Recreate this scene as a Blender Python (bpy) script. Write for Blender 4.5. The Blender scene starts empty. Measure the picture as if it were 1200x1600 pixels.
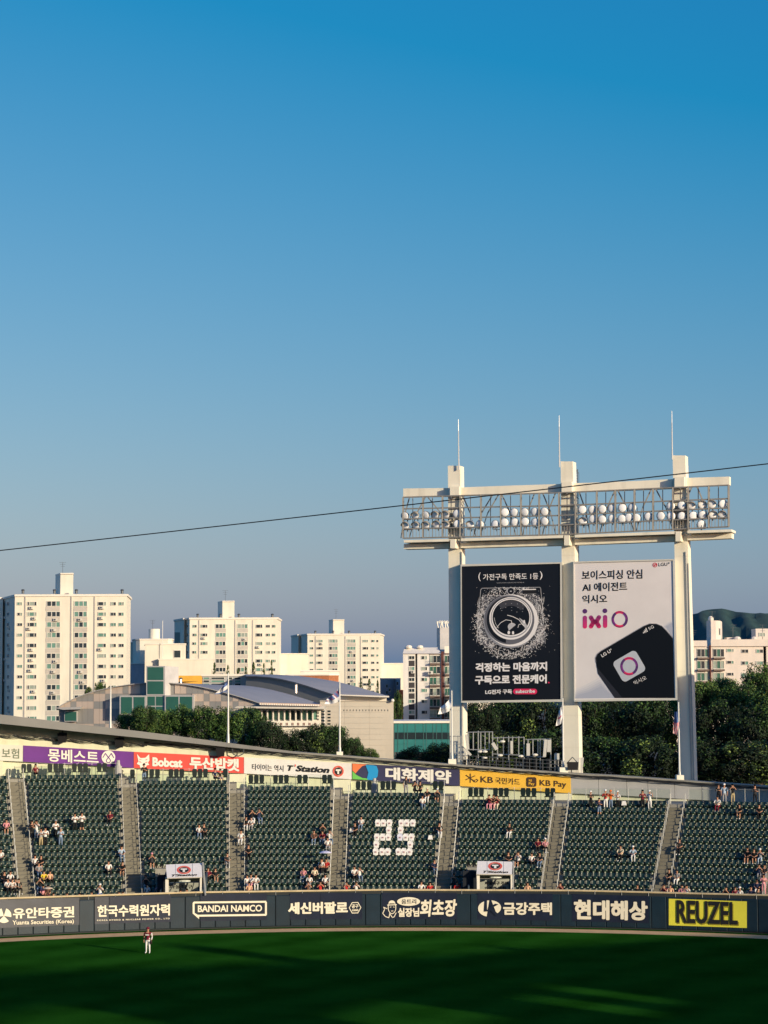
import bpy, math, random
from math import radians as R, sin, cos, tan, pi, sqrt, atan2
from mathutils import Vector as V, Matrix, geometry
from mathutils.bvhtree import BVHTree
S = bpy.context.scene
COL = S.collection
rnd = random.Random(7)

# ------------------------------------------------------------------ camera
F, YH, H = 3300.0, 1080.0, 18.4          # focal length and horizon row in photo pixels (1200x1600), eye height in m
ROLL = R(0.22)
CAM = V((0, 0, H))
cd = bpy.data.cameras.new('camera')
cam = bpy.data.objects.new('camera', cd); COL.objects.link(cam)
cd.sensor_fit = 'VERTICAL'; cd.sensor_height = 36.0; cd.lens = 36.0 * F / 1600.0
cd.clip_start = 0.5; cd.clip_end = 12000
CM = Matrix.Rotation(R(90) + math.atan((YH - 800) / F), 3, 'X') @ Matrix.Rotation(-ROLL, 3, 'Z')
cam.matrix_world = Matrix.Translation(CAM) @ CM.to_4x4()
S.camera = cam

# ------------------------------------------------------------------ light
SUN_EL, SUN_AZ = R(12.0), R(45)          # sun low, behind the camera to the right
SD = V((sin(SUN_AZ) * cos(SUN_EL), -cos(SUN_AZ) * cos(SUN_EL), sin(SUN_EL)))
w = bpy.data.worlds.new('World'); S.world = w; w.use_nodes = True
nt = w.node_tree; nt.nodes.clear()
sky = nt.nodes.new('ShaderNodeTexSky'); sky.sky_type = 'NISHITA'; sky.sun_disc = False
sky.sun_elevation = SUN_EL; sky.sun_rotation = atan2(SD.x, SD.y)
sky.air_density = 1.2; sky.dust_density = 1.2; sky.ozone_density = 2.5
def wmath(op, x, y, c=False):
    q = nt.nodes.new('ShaderNodeMath'); q.operation = op; q.use_clamp = c
    for k, v in enumerate((x, y)):
        if isinstance(v, (int, float)): q.inputs[k].default_value = v
        else: nt.links.new(v, q.inputs[k])
    return q.outputs[0]
# one colour grade for the whole sky (less red, more blue), the look of the photograph's white balance
sp = nt.nodes.new('ShaderNodeSeparateColor'); cc = nt.nodes.new('ShaderNodeCombineColor'); nt.links.new(sky.outputs[0], sp.inputs[0])
nt.links.new(wmath('MAXIMUM', wmath('MULTIPLY', wmath('SUBTRACT', sp.outputs[0], 1.38), 1.50), 0.15), cc.inputs[0])
nt.links.new(wmath('MULTIPLY', sp.outputs[1], 1.03), cc.inputs[1])
nt.links.new(wmath('ADD', wmath('MULTIPLY', sp.outputs[2], 0.80), 2.45), cc.inputs[2])
bg = nt.nodes.new('ShaderNodeBackground'); bg.inputs[1].default_value = 0.10
wo = nt.nodes.new('ShaderNodeOutputWorld')
nt.links.new(cc.outputs[0], bg.inputs[0]); nt.links.new(bg.outputs[0], wo.inputs[0])
sl = bpy.data.lights.new('sun', 'SUN'); sl.energy = 5.0; sl.angle = R(0.5); sl.color = (1.0, 0.84, 0.60)
so = bpy.data.objects.new('sun', sl); COL.objects.link(so); so.location = (60, -60, 80)
so.rotation_euler = SD.to_track_quat('Z', 'Y').to_euler()
S.view_settings.view_transform = 'Standard'; S.view_settings.look = 'None'
S.view_settings.exposure = 0.0; S.view_settings.gamma = 1.0; S.view_settings.use_curve_mapping = False
S.cycles.max_bounces = 5; S.cycles.diffuse_bounces = 2; S.cycles.transparent_max_bounces = 12; S.cycles.glossy_bounces = 2

# ------------------------------------------------------------------ materials
MATS = {}
def M(name, col=None, rough=0.8, var=0.12, scale=0.6, bump=0.0, metal=0.0, spec=0.3, stain=0.0, objvar=0.0, coat=0.0):
    if name in MATS: return MATS[name]
    m = bpy.data.materials.new(name); m.use_nodes = True; MATS[name] = m
    n, l = m.node_tree.nodes, m.node_tree.links
    b = n['Principled BSDF']; b.inputs['Roughness'].default_value = rough; b.inputs['Metallic'].default_value = metal
    b.inputs['Specular IOR Level'].default_value = spec
    if coat: b.inputs['Coat Weight'].default_value = coat
    c = tuple(col) + (1,)
    out = None
    rgb = n.new('ShaderNodeRGB'); rgb.outputs[0].default_value = c; out = rgb.outputs[0]
    if var:
        tc = n.new('ShaderNodeNewGeometry'); no = n.new('ShaderNodeTexNoise')
        no.inputs['Scale'].default_value = scale; no.inputs['Detail'].default_value = 6; no.inputs['Roughness'].default_value = 0.62
        l.new(tc.outputs['Position'], no.inputs['Vector'])
        mr = n.new('ShaderNodeMapRange'); mr.inputs[1].default_value = .3; mr.inputs[2].default_value = .7
        mr.inputs[3].default_value = 1 - var; mr.inputs[4].default_value = 1 + var
        l.new(no.outputs['Fac'], mr.inputs[0])
        mx = n.new('ShaderNodeMix'); mx.data_type = 'RGBA'; mx.blend_type = 'MULTIPLY'; mx.inputs[0].default_value = 1
        l.new(out, mx.inputs[6]); l.new(mr.outputs[0], mx.inputs[7]); out = mx.outputs[2]
        if stain:
            mp = n.new('ShaderNodeMapping'); mp.inputs['Scale'].default_value = (1.1, 1.1, 0.12)
            n2 = n.new('ShaderNodeTexNoise'); n2.inputs['Scale'].default_value = scale * 2.2; n2.inputs['Detail'].default_value = 5
            l.new(tc.outputs['Position'], mp.inputs[0]); l.new(mp.outputs[0], n2.inputs['Vector'])
            m2 = n.new('ShaderNodeMapRange'); m2.inputs[1].default_value = .5; m2.inputs[2].default_value = .75
            m2.inputs[3].default_value = 1; m2.inputs[4].default_value = 1 - stain
            l.new(n2.outputs['Fac'], m2.inputs[0])
            m3 = n.new('ShaderNodeMix'); m3.data_type = 'RGBA'; m3.blend_type = 'MULTIPLY'; m3.inputs[0].default_value = 1
            l.new(out, m3.inputs[6]); l.new(m2.outputs[0], m3.inputs[7]); out = m3.outputs[2]
        if bump:
            bp = n.new('ShaderNodeBump'); bp.inputs['Strength'].default_value = bump; bp.inputs['Distance'].default_value = .03
            nb = n.new('ShaderNodeTexNoise'); nb.inputs['Scale'].default_value = scale * 12; nb.inputs['Detail'].default_value = 4
            l.new(tc.outputs['Position'], nb.inputs['Vector']); l.new(nb.outputs['Fac'], bp.inputs['Height']); l.new(bp.outputs[0], b.inputs['Normal'])
    if objvar:
        oi = n.new('ShaderNodeObjectInfo'); mr = n.new('ShaderNodeMapRange')
        mr.inputs[3].default_value = 1 - objvar; mr.inputs[4].default_value = 1 + objvar; l.new(oi.outputs['Random'], mr.inputs[0])
        mx = n.new('ShaderNodeMix'); mx.data_type = 'RGBA'; mx.blend_type = 'MULTIPLY'; mx.inputs[0].default_value = 1
        l.new(out, mx.inputs[6]); l.new(mr.outputs[0], mx.inputs[7]); out = mx.outputs[2]
    l.new(out, b.inputs['Base Color'])
    return m

def flat(name, col, rough=.6): return M(name, col, rough, var=0.06, scale=1.5, spec=.25)

CREAM = M('cream_paint', (.75, .715, .60), .85, .05, .25, stain=.12)
CREAM2 = M('warm_white_paint', (.78, .74, .65), .85, .05, .2, stain=.1)
SPAND = M('beige_spandrel', (.50, .47, .42), .85, .08, .5)
TOWERC = M('painted_concrete', (.84, .80, .66), .85, .05, .5, stain=.16, bump=.1)
CONC = M('concrete', (.30, .29, .25), .9, .15, .8, bump=.3, stain=.15)
STAIR = M('stair_concrete', (.195, .182, .14), .9, .12, 1.5, bump=.2)
GREYW = M('grey_wall_paint', (.42, .42, .41), .8, .06, .5, stain=.12)
WALLC = M('concourse_wall', (.72, .72, .53), .8, .05, .6, stain=.15)
STEEL = M('galvanised_steel', (.42, .43, .42), .5, .1, 2, metal=.4)
FRAMEM = M('frame_steel', (.24, .235, .22), .5, .15, 2)
DSTEEL = M('dark_steel', (.10, .11, .12), .5, .1, 2, metal=.3)
BLACK = M('black_rubber', (.012, .012, .014), .6, .1, 2)
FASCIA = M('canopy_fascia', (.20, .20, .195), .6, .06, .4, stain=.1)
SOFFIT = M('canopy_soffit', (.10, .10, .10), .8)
SEATG = M('seat_plastic', (.011, .029, .019), .36, .10, 3, spec=.6)
SEATG2 = M('seat_pan_plastic', (.014, .035, .023), .34, .10, 3, spec=.6)
CUP = M('cup_holder_plastic', (.42, .47, .35), .35, .05, 3, spec=.6)  # holder colour kept pale to carry the sun glint on each seat
TAGY = M('row_tag', (.72, .68, .35), .5, .05)
PAD = M('fence_pad_vinyl', (.006, .021, .036), .5, .18, 1.1, objvar=.12, bump=.25, spec=.45)
NAVY = M('navy_print', (.012, .018, .040), .40, .18, 1.2, bump=.25, spec=.45)
WHITEP = M('white_print', (.80, .78, .70), .6, .04, 2)
RAILY = M('rail_cap', (.62, .50, .30), .6, .15, 2)
CLAY = M('warning_track_clay', (.74, .48, .24), .95, .12, 1.2, bump=.3)
GREEN_GL = M('green_glazing', (.035, .13, .095), .12, .08, .3, spec=.7)
DARK_GL = M('dark_glazing', (.022, .035, .042), .1, .15, .3, spec=.7)
TEAL_GL = M('teal_glazing', (.04, .20, .20), .1, .12, .15, spec=.8)
PALE_GL = M('curtained_glazing', (.30, .36, .31), .3, .15, .4, spec=.5)
MINT_GL = M('mint_glazing', (.13, .27, .22), .15, .15, .4, spec=.7)
ROOFB = M('blue_grey_roof', (.30, .31, .34), .7, .06, .3)
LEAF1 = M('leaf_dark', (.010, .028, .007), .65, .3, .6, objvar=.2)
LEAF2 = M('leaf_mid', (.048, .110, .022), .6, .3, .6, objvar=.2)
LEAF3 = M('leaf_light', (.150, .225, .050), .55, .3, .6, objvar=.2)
LEAFD = M('leaf_blackish', (.007, .016, .007), .7, .3, .6, objvar=.2); LEAFD2 = M('leaf_deep', (.014, .034, .011), .65, .3, .6, objvar=.2)  # darkened leaf copies, shade of the lower trees put into the colour
BARK = M('bark', (.08, .06, .045), .95, .2, 3)
SKIN = M('skin', (.50, .26, .16), .6, .04, 5)
HAIRM = M('dark_hair', (.010, .008, .007), .5, .1, 5)
CLOTH = {}
def cloth(name, col): 
    CLOTH[name] = M(name + '_cloth', col, .85, .08, 8); return CLOTH[name]
for k_, c_ in dict(black=(.012, .012, .014), white=(.78, .77, .74), grey=(.30, .30, .31), navy=(.02, .03, .08), blue=(.06, .12, .30),
                   red=(.50, .03, .03), maroon=(.17, .012, .03), pink=(.70, .30, .34), orange=(.80, .16, .02), yellow=(.75, .55, .05),
                   khaki=(.45, .36, .20), brown=(.14, .07, .05), denim=(.16, .23, .34), cream=(.70, .62, .45), peach=(.75, .45, .28),
                   charcoal=(.04, .04, .045)).items(): cloth(k_, c_)
CLOTH['light blue'] = M('light_blue_cloth', (.40, .52, .66), .85, .05, 8)

# glass for balustrade and grass get their own node trees
def glass_mat():
    m = bpy.data.materials.new('balustrade_glass'); m.use_nodes = True
    n, l = m.node_tree.nodes, m.node_tree.links; n.clear()
    o = n.new('ShaderNodeOutputMaterial'); t = n.new('ShaderNodeBsdfTransparent'); t.inputs[0].default_value = (.88, .95, .90, 1)
    g = n.new('ShaderNodeBsdfGlossy'); g.inputs['Roughness'].default_value = .08; g.inputs[0].default_value = (.8, .9, .9, 1)
    x = n.new('ShaderNodeMixShader'); x.inputs[0].default_value = .06
    l.new(t.outputs[0], x.inputs[1]); l.new(g.outputs[0], x.inputs[2]); l.new(x.outputs[0], o.inputs[0]); return m
GLASS = glass_mat()
def grass_mat():
    m = bpy.data.materials.new('field_grass'); m.use_nodes = True
    n, l = m.node_tree.nodes, m.node_tree.links; b = n['Principled BSDF']; b.inputs['Roughness'].default_value = 1; b.inputs['Specular IOR Level'].default_value = 0
    g = n.new('ShaderNodeNewGeometry')
    mp = n.new('ShaderNodeMapping'); mp.inputs['Rotation'].default_value = (0, 0, R(38)); l.new(g.outputs['Position'], mp.inputs[0])
    wv = n.new('ShaderNodeTexWave'); wv.inputs['Scale'].default_value = .055; wv.inputs['Distortion'].default_value = .5; wv.inputs['Detail'].default_value = 1; l.new(mp.outputs[0], wv.inputs['Vector'])
    n1 = n.new('ShaderNodeTexNoise'); n1.inputs['Scale'].default_value = .22; n1.inputs['Detail'].default_value = 6; l.new(g.outputs['Position'], n1.inputs['Vector'])
    n2 = n.new('ShaderNodeTexNoise'); n2.inputs['Scale'].default_value = 9; n2.inputs['Detail'].default_value = 4; n2.inputs['Roughness'].default_value = .7; l.new(g.outputs['Position'], n2.inputs['Vector'])
    r = n.new('ShaderNodeValToRGB'); r.color_ramp.elements[0].position = .25; r.color_ramp.elements[1].position = .75
    r.color_ramp.elements[0].color = (.012, .088, .006, 1); r.color_ramp.elements[1].color = (.046, .245, .024, 1)
    a = n.new('ShaderNodeMath'); a.operation = 'MULTIPLY_ADD'; l.new(wv.outputs['Fac'], a.inputs[0]); a.inputs[1].default_value = .14
    bb = n.new('ShaderNodeMath'); bb.operation = 'MULTIPLY_ADD'; l.new(n1.outputs['Fac'], bb.inputs[0]); bb.inputs[1].default_value = .55; bb.inputs[2].default_value = -.12
    l.new(bb.outputs[0], a.inputs[2])
    c = n.new('ShaderNodeMath'); c.operation = 'MULTIPLY_ADD'; l.new(n2.outputs['Fac'], c.inputs[0]); c.inputs[1].default_value = .5; l.new(a.outputs[0], c.inputs[2])
    l.new(c.outputs[0], r.inputs[0]); l.new(r.outputs[0], b.inputs['Base Color'])
    bp = n.new('ShaderNodeBump'); bp.inputs['Strength'].default_value = 1.0; bp.inputs['Distance'].default_value = .7; l.new(n2.outputs['Fac'], bp.inputs['Height']); l.new(bp.outputs[0], b.inputs['Normal'])
    return m
GRASS = grass_mat()
def vgrad(name, bottom, top, lo, hi):
    """flat print whose ink runs from one colour to another up the sign (world z)"""
    m = bpy.data.materials.new(name); m.use_nodes = True; n, l = m.node_tree.nodes, m.node_tree.links
    b = n['Principled BSDF']; b.inputs['Roughness'].default_value = .5
    g = n.new('ShaderNodeNewGeometry'); s = n.new('ShaderNodeSeparateXYZ'); l.new(g.outputs['Position'], s.inputs[0])
    mr = n.new('ShaderNodeMapRange'); mr.inputs[1].default_value = lo; mr.inputs[2].default_value = hi; l.new(s.outputs['Z'], mr.inputs[0])
    x = n.new('ShaderNodeMix'); x.data_type = 'RGBA'; x.inputs[6].default_value = bottom + (1,); x.inputs[7].default_value = top + (1,)
    l.new(mr.outputs[0], x.inputs[0]); l.new(x.outputs[2], b.inputs['Base Color']); return m

# ------------------------------------------------------------------ geometry helpers
def ray(px, py):
    d = CM @ V(((px - 600) / F, (800 - py) / F, -1)); return d / d.y
def at(px, py, Y): return CAM + ray(px, py) * Y
def ground(px, py, z=0.0):
    d = ray(px, py); return CAM + d * ((z - H) / d.z)
def arc(px, py, C, r):
    d = ray(px, py); a = d.x * d.x + 1; b = -2 * (d.x * C[0] + C[1]); c = C[0] ** 2 + C[1] ** 2 - r * r
    return CAM + d * ((-b + sqrt(b * b - 4 * a * c)) / (2 * a))
def interp(tab, x):
    if x <= tab[0][0]: i = 0
    elif x >= tab[-1][0]: i = len(tab) - 2
    else: i = max(j for j in range(len(tab) - 1) if tab[j][0] <= x)
    (x0, *a), (x1, *b) = tab[i], tab[i + 1]; t = (x - x0) / (x1 - x0)
    r = [p + (q - p) * t for p, q in zip(a, b)]
    return r[0] if len(r) == 1 else r

class Arc:
    def __init__(s, C, r): s.C, s.r = C, r
    def hit(s, px, py, off=0.0): return arc(px, py, s.C, s.r - off)
class Plane:
    """vertical wall through two photo columns at given distances; local frame x along, y away from viewer, z up"""
    def __init__(s, px1, Y1, px2, Y2):
        s.a = at(px1, YH, Y1); s.b = at(px2, YH, Y2); s.a.z = s.b.z = 0
        s.u = (s.b - s.a).normalized(); s.n = V((-s.u.y, s.u.x, 0)); s.yaw = atan2(s.u.y, s.u.x); s.px1 = px1; s.px2 = px2
        s.Y = (Y1 + Y2) / 2
    def hit(s, px, py, off=0.0):
        d = ray(px, py); q = s.a - s.n * off
        return CAM + d * ((q - CAM).dot(s.n) / d.dot(s.n))
    def loc(s, px, py, off=0.0):
        p = s.hit(px, py, off) - s.a; return p.dot(s.u), -off, p.z
    def w(s, u, n, z): return s.a + s.u * u + s.n * n + V((0, 0, z))
    def sc(s, px, py):
        p = s.hit(px, py); return F / p.y

class MB:
    def __init__(s): s.v, s.f, s.m = [], [], []
    def add(s, vs, fs, mi=0):
        o = len(s.v); s.v += [tuple(x) for x in vs]; s.f += [tuple(i + o for i in f) for f in fs]; s.m += [mi] * len(fs)
    def box(s, x0, x1, y0, y1, z0, z1, mi=0, fr=None):
        p = [(x0, y0, z0), (x1, y0, z0), (x1, y1, z0), (x0, y1, z0), (x0, y0, z1), (x1, y0, z1), (x1, y1, z1), (x0, y1, z1)]
        if fr: p = [fr(*q) for q in p]
        s.add(p, [(3, 2, 1, 0), (4, 5, 6, 7), (0, 1, 5, 4), (1, 2, 6, 5), (2, 3, 7, 6), (3, 0, 4, 7)], mi)
    def hexa(s, p, mi=0): s.add(p, [(3, 2, 1, 0), (4, 5, 6, 7), (0, 1, 5, 4), (1, 2, 6, 5), (2, 3, 7, 6), (3, 0, 4, 7)], mi)
    def tube(s, a, b, r, r2=None, n=6, mi=0, cap=True):
        a, b = V(a), V(b); r2 = r if r2 is None else r2; d = (b - a).normalized(); e = d.orthogonal().normalized(); f = d.cross(e)
        vs = [a + (e * cos(2 * pi * i / n) + f * sin(2 * pi * i / n)) * r for i in range(n)] + [b + (e * cos(2 * pi * i / n) + f * sin(2 * pi * i / n)) * r2 for i in range(n)]
        fs = [(i, (i + 1) % n, n + (i + 1) % n, n + i) for i in range(n)]
        if cap: fs += [tuple(range(n - 1, -1, -1)), tuple(range(n, 2 * n))]
        s.add(vs, fs, mi)
    def path(s, pts, r, n=5, mi=0):
        for a, b in zip(pts, pts[1:]): s.tube(a, b, r, n=n, mi=mi)
    def bar(s, a, b, w, mi=0): s.tube(a, b, w * .7, n=4, mi=mi)
    def prism(s, poly, z0, z1, mi=0, top=None):
        n = len(poly); zt = z1 if callable(z1) else (lambda p: z1)
        vs = [(p[0], p[1], z0) for p in poly] + [(p[0], p[1], zt(p)) for p in poly]
        s.add(vs, [(i, (i + 1) % n, n + (i + 1) % n, n + i) for i in range(n)], mi)
        s.add(vs[n:], [tuple(range(n))], mi if top is None else top); s.add(vs[:n], [tuple(range(n - 1, -1, -1))], mi)
    def slab(s, front, depthvec, mi=0):
        """closed solid: polygon of world points pushed back by depthvec"""
        n = len(front); b = [p + depthvec for p in front]; tr = geometry.tessellate_polygon([front])
        s.add(front + b, [(i, (i + 1) % n, n + (i + 1) % n, n + i) for i in range(n)] + [tuple(t) for t in tr] + [tuple(n + i for i in reversed(t)) for t in tr], mi)
    def ball(s, c, r, seg=8, rings=5, mi=0):
        c = V(c); rx, ry, rz = r if isinstance(r, tuple) else (r, r, r); vs = []
        for j in range(rings + 1):
            t = pi * j / rings
            for i in range(seg): vs.append((c.x + rx * sin(t) * cos(2 * pi * i / seg), c.y + ry * sin(t) * sin(2 * pi * i / seg), c.z + rz * cos(t)))
        s.add(vs, [(j * seg + i, (j + 1) * seg + i, (j + 1) * seg + (i + 1) % seg, j * seg + (i + 1) % seg) for j in range(rings) for i in range(seg)], mi)
    def mesh(s, name, mats, origin=V((0, 0, 0)), smooth=False):
        me = bpy.data.meshes.new(name); o = origin
        me.from_pydata([(x[0] - o[0], x[1] - o[1], x[2] - o[2]) for x in s.v], [], s.f)
        mats = mats if isinstance(mats, (list, tuple)) else [mats]
        for m in mats: me.materials.append(m)
        if len(mats) > 1: me.polygons.foreach_set('material_index', s.m)
        if smooth: me.shade_smooth()
        me.update(); return me
    def build(s, name, mats, parent=None, smooth=False, **kw):
        """vertices are world points; parent is unrotated or None"""
        o = wloc(parent) if parent else V((0, 0, 0))
        ob = bpy.data.objects.new(name, s.mesh(name, mats, o, smooth)); COL.objects.link(ob)
        if parent: ob.parent = parent
        for k, v in kw.items(): ob[k] = v
        return ob

def wloc(o):
    p = V(o.location)
    while o.parent: o = o.parent; p = p + V(o.location)
    return p
def thing(name, label, cat, loc, group=None, rot=0.0):
    o = bpy.data.objects.new(name, None); COL.objects.link(o); o.location = loc; o.rotation_euler.z = rot; o.empty_display_size = .3
    o['label'] = label; o['category'] = cat
    if group: o['group'] = group
    return o
def tag(o, label, cat, group=None):
    o['label'] = label; o['category'] = cat
    if group: o['group'] = group
    return o
def inst(name, me, parent=None, loc=(0, 0, 0), rot=0.0, sc=(1, 1, 1)):
    """loc is a world point; object shares mesh data"""
    o = bpy.data.objects.new(name, me); COL.objects.link(o)
    l = V(loc)
    if parent: o.parent = parent; l = l - wloc(parent)
    o.location = l; o.rotation_euler.z = rot; o.scale = sc
    return o
def clone(o, loc, rot=None, label=None):
    c = o.copy(); COL.objects.link(c); c.location = loc
    if rot is not None: c.rotation_euler.z = rot
    if label: c['label'] = label
    for ch in o.children:
        d = ch.copy(); COL.objects.link(d); d.parent = c
        for g in ch.children:
            e = g.copy(); COL.objects.link(e); e.parent = d
    return c
def struct(o): o['kind'] = 'structure'; return o

# ------------------------------------------------------------------ lettering (flat print), Blender's own built-in font
TC = {}
def glyphs(body, bold=0.0, shear=0.0, space=1.0):
    k = (body, bold, shear, space)
    if k not in TC:
        safe = min(bold, .014); c = bpy.data.curves.new('lettering', 'FONT'); c.body = body; c.offset = safe; c.shear = shear; c.space_character = space; c.resolution_u = 3
        o = bpy.data.objects.new('lettering', c); me = bpy.data.meshes.new_from_object(o)
        vs = [v.co.copy() for v in me.vertices]; fs = [tuple(p.vertices) for p in me.polygons]
        lay = [0.0] * len(vs)
        if bold > .016:                               # heavy face: the same letters laid over each other, shifted by a hair
            e = bold - safe; base, bf = list(vs), list(fs); n = len(base)
            for q, (dx, dy) in enumerate(((e, 0), (-e, 0), (0, e * .8), (0, -e * .8), (e * .7, e * .6), (-e * .7, -e * .6), (e * .7, -e * .6), (-e * .7, e * .6))):
                vs += [v + V((dx, dy, 0)) for v in base]; fs += [tuple(i + n * (q + 1) for i in f) for f in bf]; lay += [.0015 * (q + 1)] * n
        x0, x1 = min(v.x for v in vs), max(v.x for v in vs); y0, y1 = min(v.y for v in vs), max(v.y for v in vs)
        TC[k] = ([((v.x - x0) / (x1 - x0), (v.y - y0) / (y1 - y0), l) for v, l in zip(vs, lay)], fs)
        bpy.data.objects.remove(o); bpy.data.curves.remove(c); bpy.data.meshes.remove(me)
    return TC[k]
def text(mp, body, q, mat, parent, off=.03, bold=.02, shear=0.0, space=1.0, name='lettering', thick=0):
    """q: photo corners (x0, top0, bottom0, x1, top1, bottom1)"""
    vs, fs = glyphs(body, bold, shear, space); x0, t0, b0, x1, t1, b1 = q; P = []
    for u, v, l in vs:
        t = t0 + (t1 - t0) * u; b = b0 + (b1 - b0) * u; P.append(mp.hit(x0 + (x1 - x0) * u, b + (t - b) * v, off + l))
    m = MB(); m.add(P, fs); return m.build(name, mat, parent)
def textq(mp, body, c4, mat, parent, off=.03, bold=.02, shear=0.0, name='lettering'):
    """c4: bottom-left, bottom-right, top-right, top-left photo points"""
    vs, fs = glyphs(body, bold, shear, 1.0); a, b, c, d = [V(p) for p in c4]; m = MB(); P = []
    for u, v, l in vs:
        p = (a * (1 - u) + b * u) * (1 - v) + (d * (1 - u) + c * u) * v; P.append(mp.hit(p.x, p.y, off + l))
    m.add(P, fs); return m.build(name, mat, parent)
def decal(mp, polys, mat, parent, off=.02, name='print'):
    m = MB()
    for poly in polys:
        P = [mp.hit(x, y, off) for x, y in poly]; tr = geometry.tessellate_polygon([[V((x, y, 0)) for x, y in poly]]); m.add(P, [tuple(t) for t in tr])
    return m.build(name, mat, parent)
def circ(cx, cy, rx, ry=None, n=28, a0=0, a1=360):
    ry = rx if ry is None else ry; full = abs(a1 - a0) >= 360; k = n if full else n + 1
    return [(cx + rx * cos(R(a0 + (a1 - a0) * i / n)), cy + ry * sin(R(a0 + (a1 - a0) * i / n))) for i in range(k)]
def ring(cx, cy, rx, ry, wx, wy=None, n=28, a0=0, a1=360):
    wy = wx if wy is None else wy; out = []
    for i in range(n):
        a, b = R(a0 + (a1 - a0) * i / n), R(a0 + (a1 - a0) * (i + 1) / n)
        out.append([(cx + rx * cos(a), cy + ry * sin(a)), (cx + rx * cos(b), cy + ry * sin(b)), (cx + (rx - wx) * cos(b), cy + (ry - wy) * sin(b)), (cx + (rx - wx) * cos(a), cy + (ry - wy) * sin(a))])
    return out
def stroke(pts, w):
    out = []
    for (x0, y0), (x1, y1) in zip(pts, pts[1:]):
        l = math.hypot(x1 - x0, y1 - y0) or 1; nx, ny = -(y1 - y0) / l * w / 2, (x1 - x0) / l * w / 2
        out.append([(x0 + nx, y0 + ny), (x1 + nx, y1 + ny), (x1 - nx, y1 - ny), (x0 - nx, y0 - ny)])
    for x, y in pts[1:-1]: out.append(circ(x, y, w / 2, n=8))
    return out
def rrect(x0, y0, x1, y1, r, n=5):
    o = []
    for cx, cy, a in ((x1 - r, y0 + r, -90), (x1 - r, y1 - r, 0), (x0 + r, y1 - r, 90), (x0 + r, y0 + r, 180)):
        o += [(cx + r * cos(R(a + 90 * i / n)), cy + r * sin(R(a + 90 * i / n))) for i in range(n + 1)]
    return o

# ================================================================== SETTING: ground, field, stand
CF, RF = (0.0, 98.0), 70.0               # fence circle
CB = (-5.0, 75.0)                        # bowl circle
FT = [(-200, 1416), (0, 1404), (300, 1394.5), (600, 1390.5), (900, 1391.5), (1200, 1399), (1400, 1406)]   # rail line
def fth(th):                              # fence point helpers by angle
    return V((CF[0] + RF * sin(th), CF[1] + RF * cos(th), 0))
def px2f(px): p = arc(px, interp(FT, px) + 25, CF, RF); return atan2(p.x - CF[0], p.y - CF[1])
def px2b(px, py=1395, r=94.0): p = arc(px, py, CB, r); return atan2(p.x - CB[0], p.y - CB[1])
def bp(th, r, z=0.0): return V((CB[0] + r * sin(th), CB[1] + r * cos(th), z))
FTAB = []
for i in range(33):
    px = -200 + 50 * i; t = px2f(px); FTAB.append((t, arc(px, interp(FT, px), CF, RF).z))
def ftop(th): return interp(FTAB, th)
def fgap(p):                              # distance of a point behind the fence
    return math.hypot(p[0] - CF[0], p[1] - CF[1]) - RF

m = MB(); m.add([(-7000, -300, -.06), (7000, -300, -.06), (7000, 9000, -.06), (-7000, 9000, -.06)], [(0, 1, 2, 3)])
struct(m.build('ground', M('paved_ground', (.10, .10, .09), .95, .2, .05)))
ths = [R(-75 + 3 * i) for i in range(51)]
m = MB(); m.prism([(CF[0] + 66.9 * sin(t), CF[1] + 66.9 * cos(t)) for t in reversed(ths)] + [(-68, 40), (-40, 12), (40, 12), (68, 40)], -.05, 0.0)
struct(m.build('field_grass', GRASS))
m = MB()
for a, b in zip(ths, ths[1:]):
    P = lambda t, r, z: (CF[0] + r * sin(t), CF[1] + r * cos(t), z)
    m.add([P(a, 66.9, -.02), P(b, 66.9, -.02), P(b, 69.3, -.02), P(a, 69.3, -.02)], [(0, 1, 2, 3)], 0)
    m.add([P(a, 69.3, .0), P(b, 69.3, .0), P(b, 70.6, .0), P(a, 70.6, .0)], [(0, 1, 2, 3)], 1)
struct(m.build('warning_track', [CLAY, GRASS]))

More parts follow.
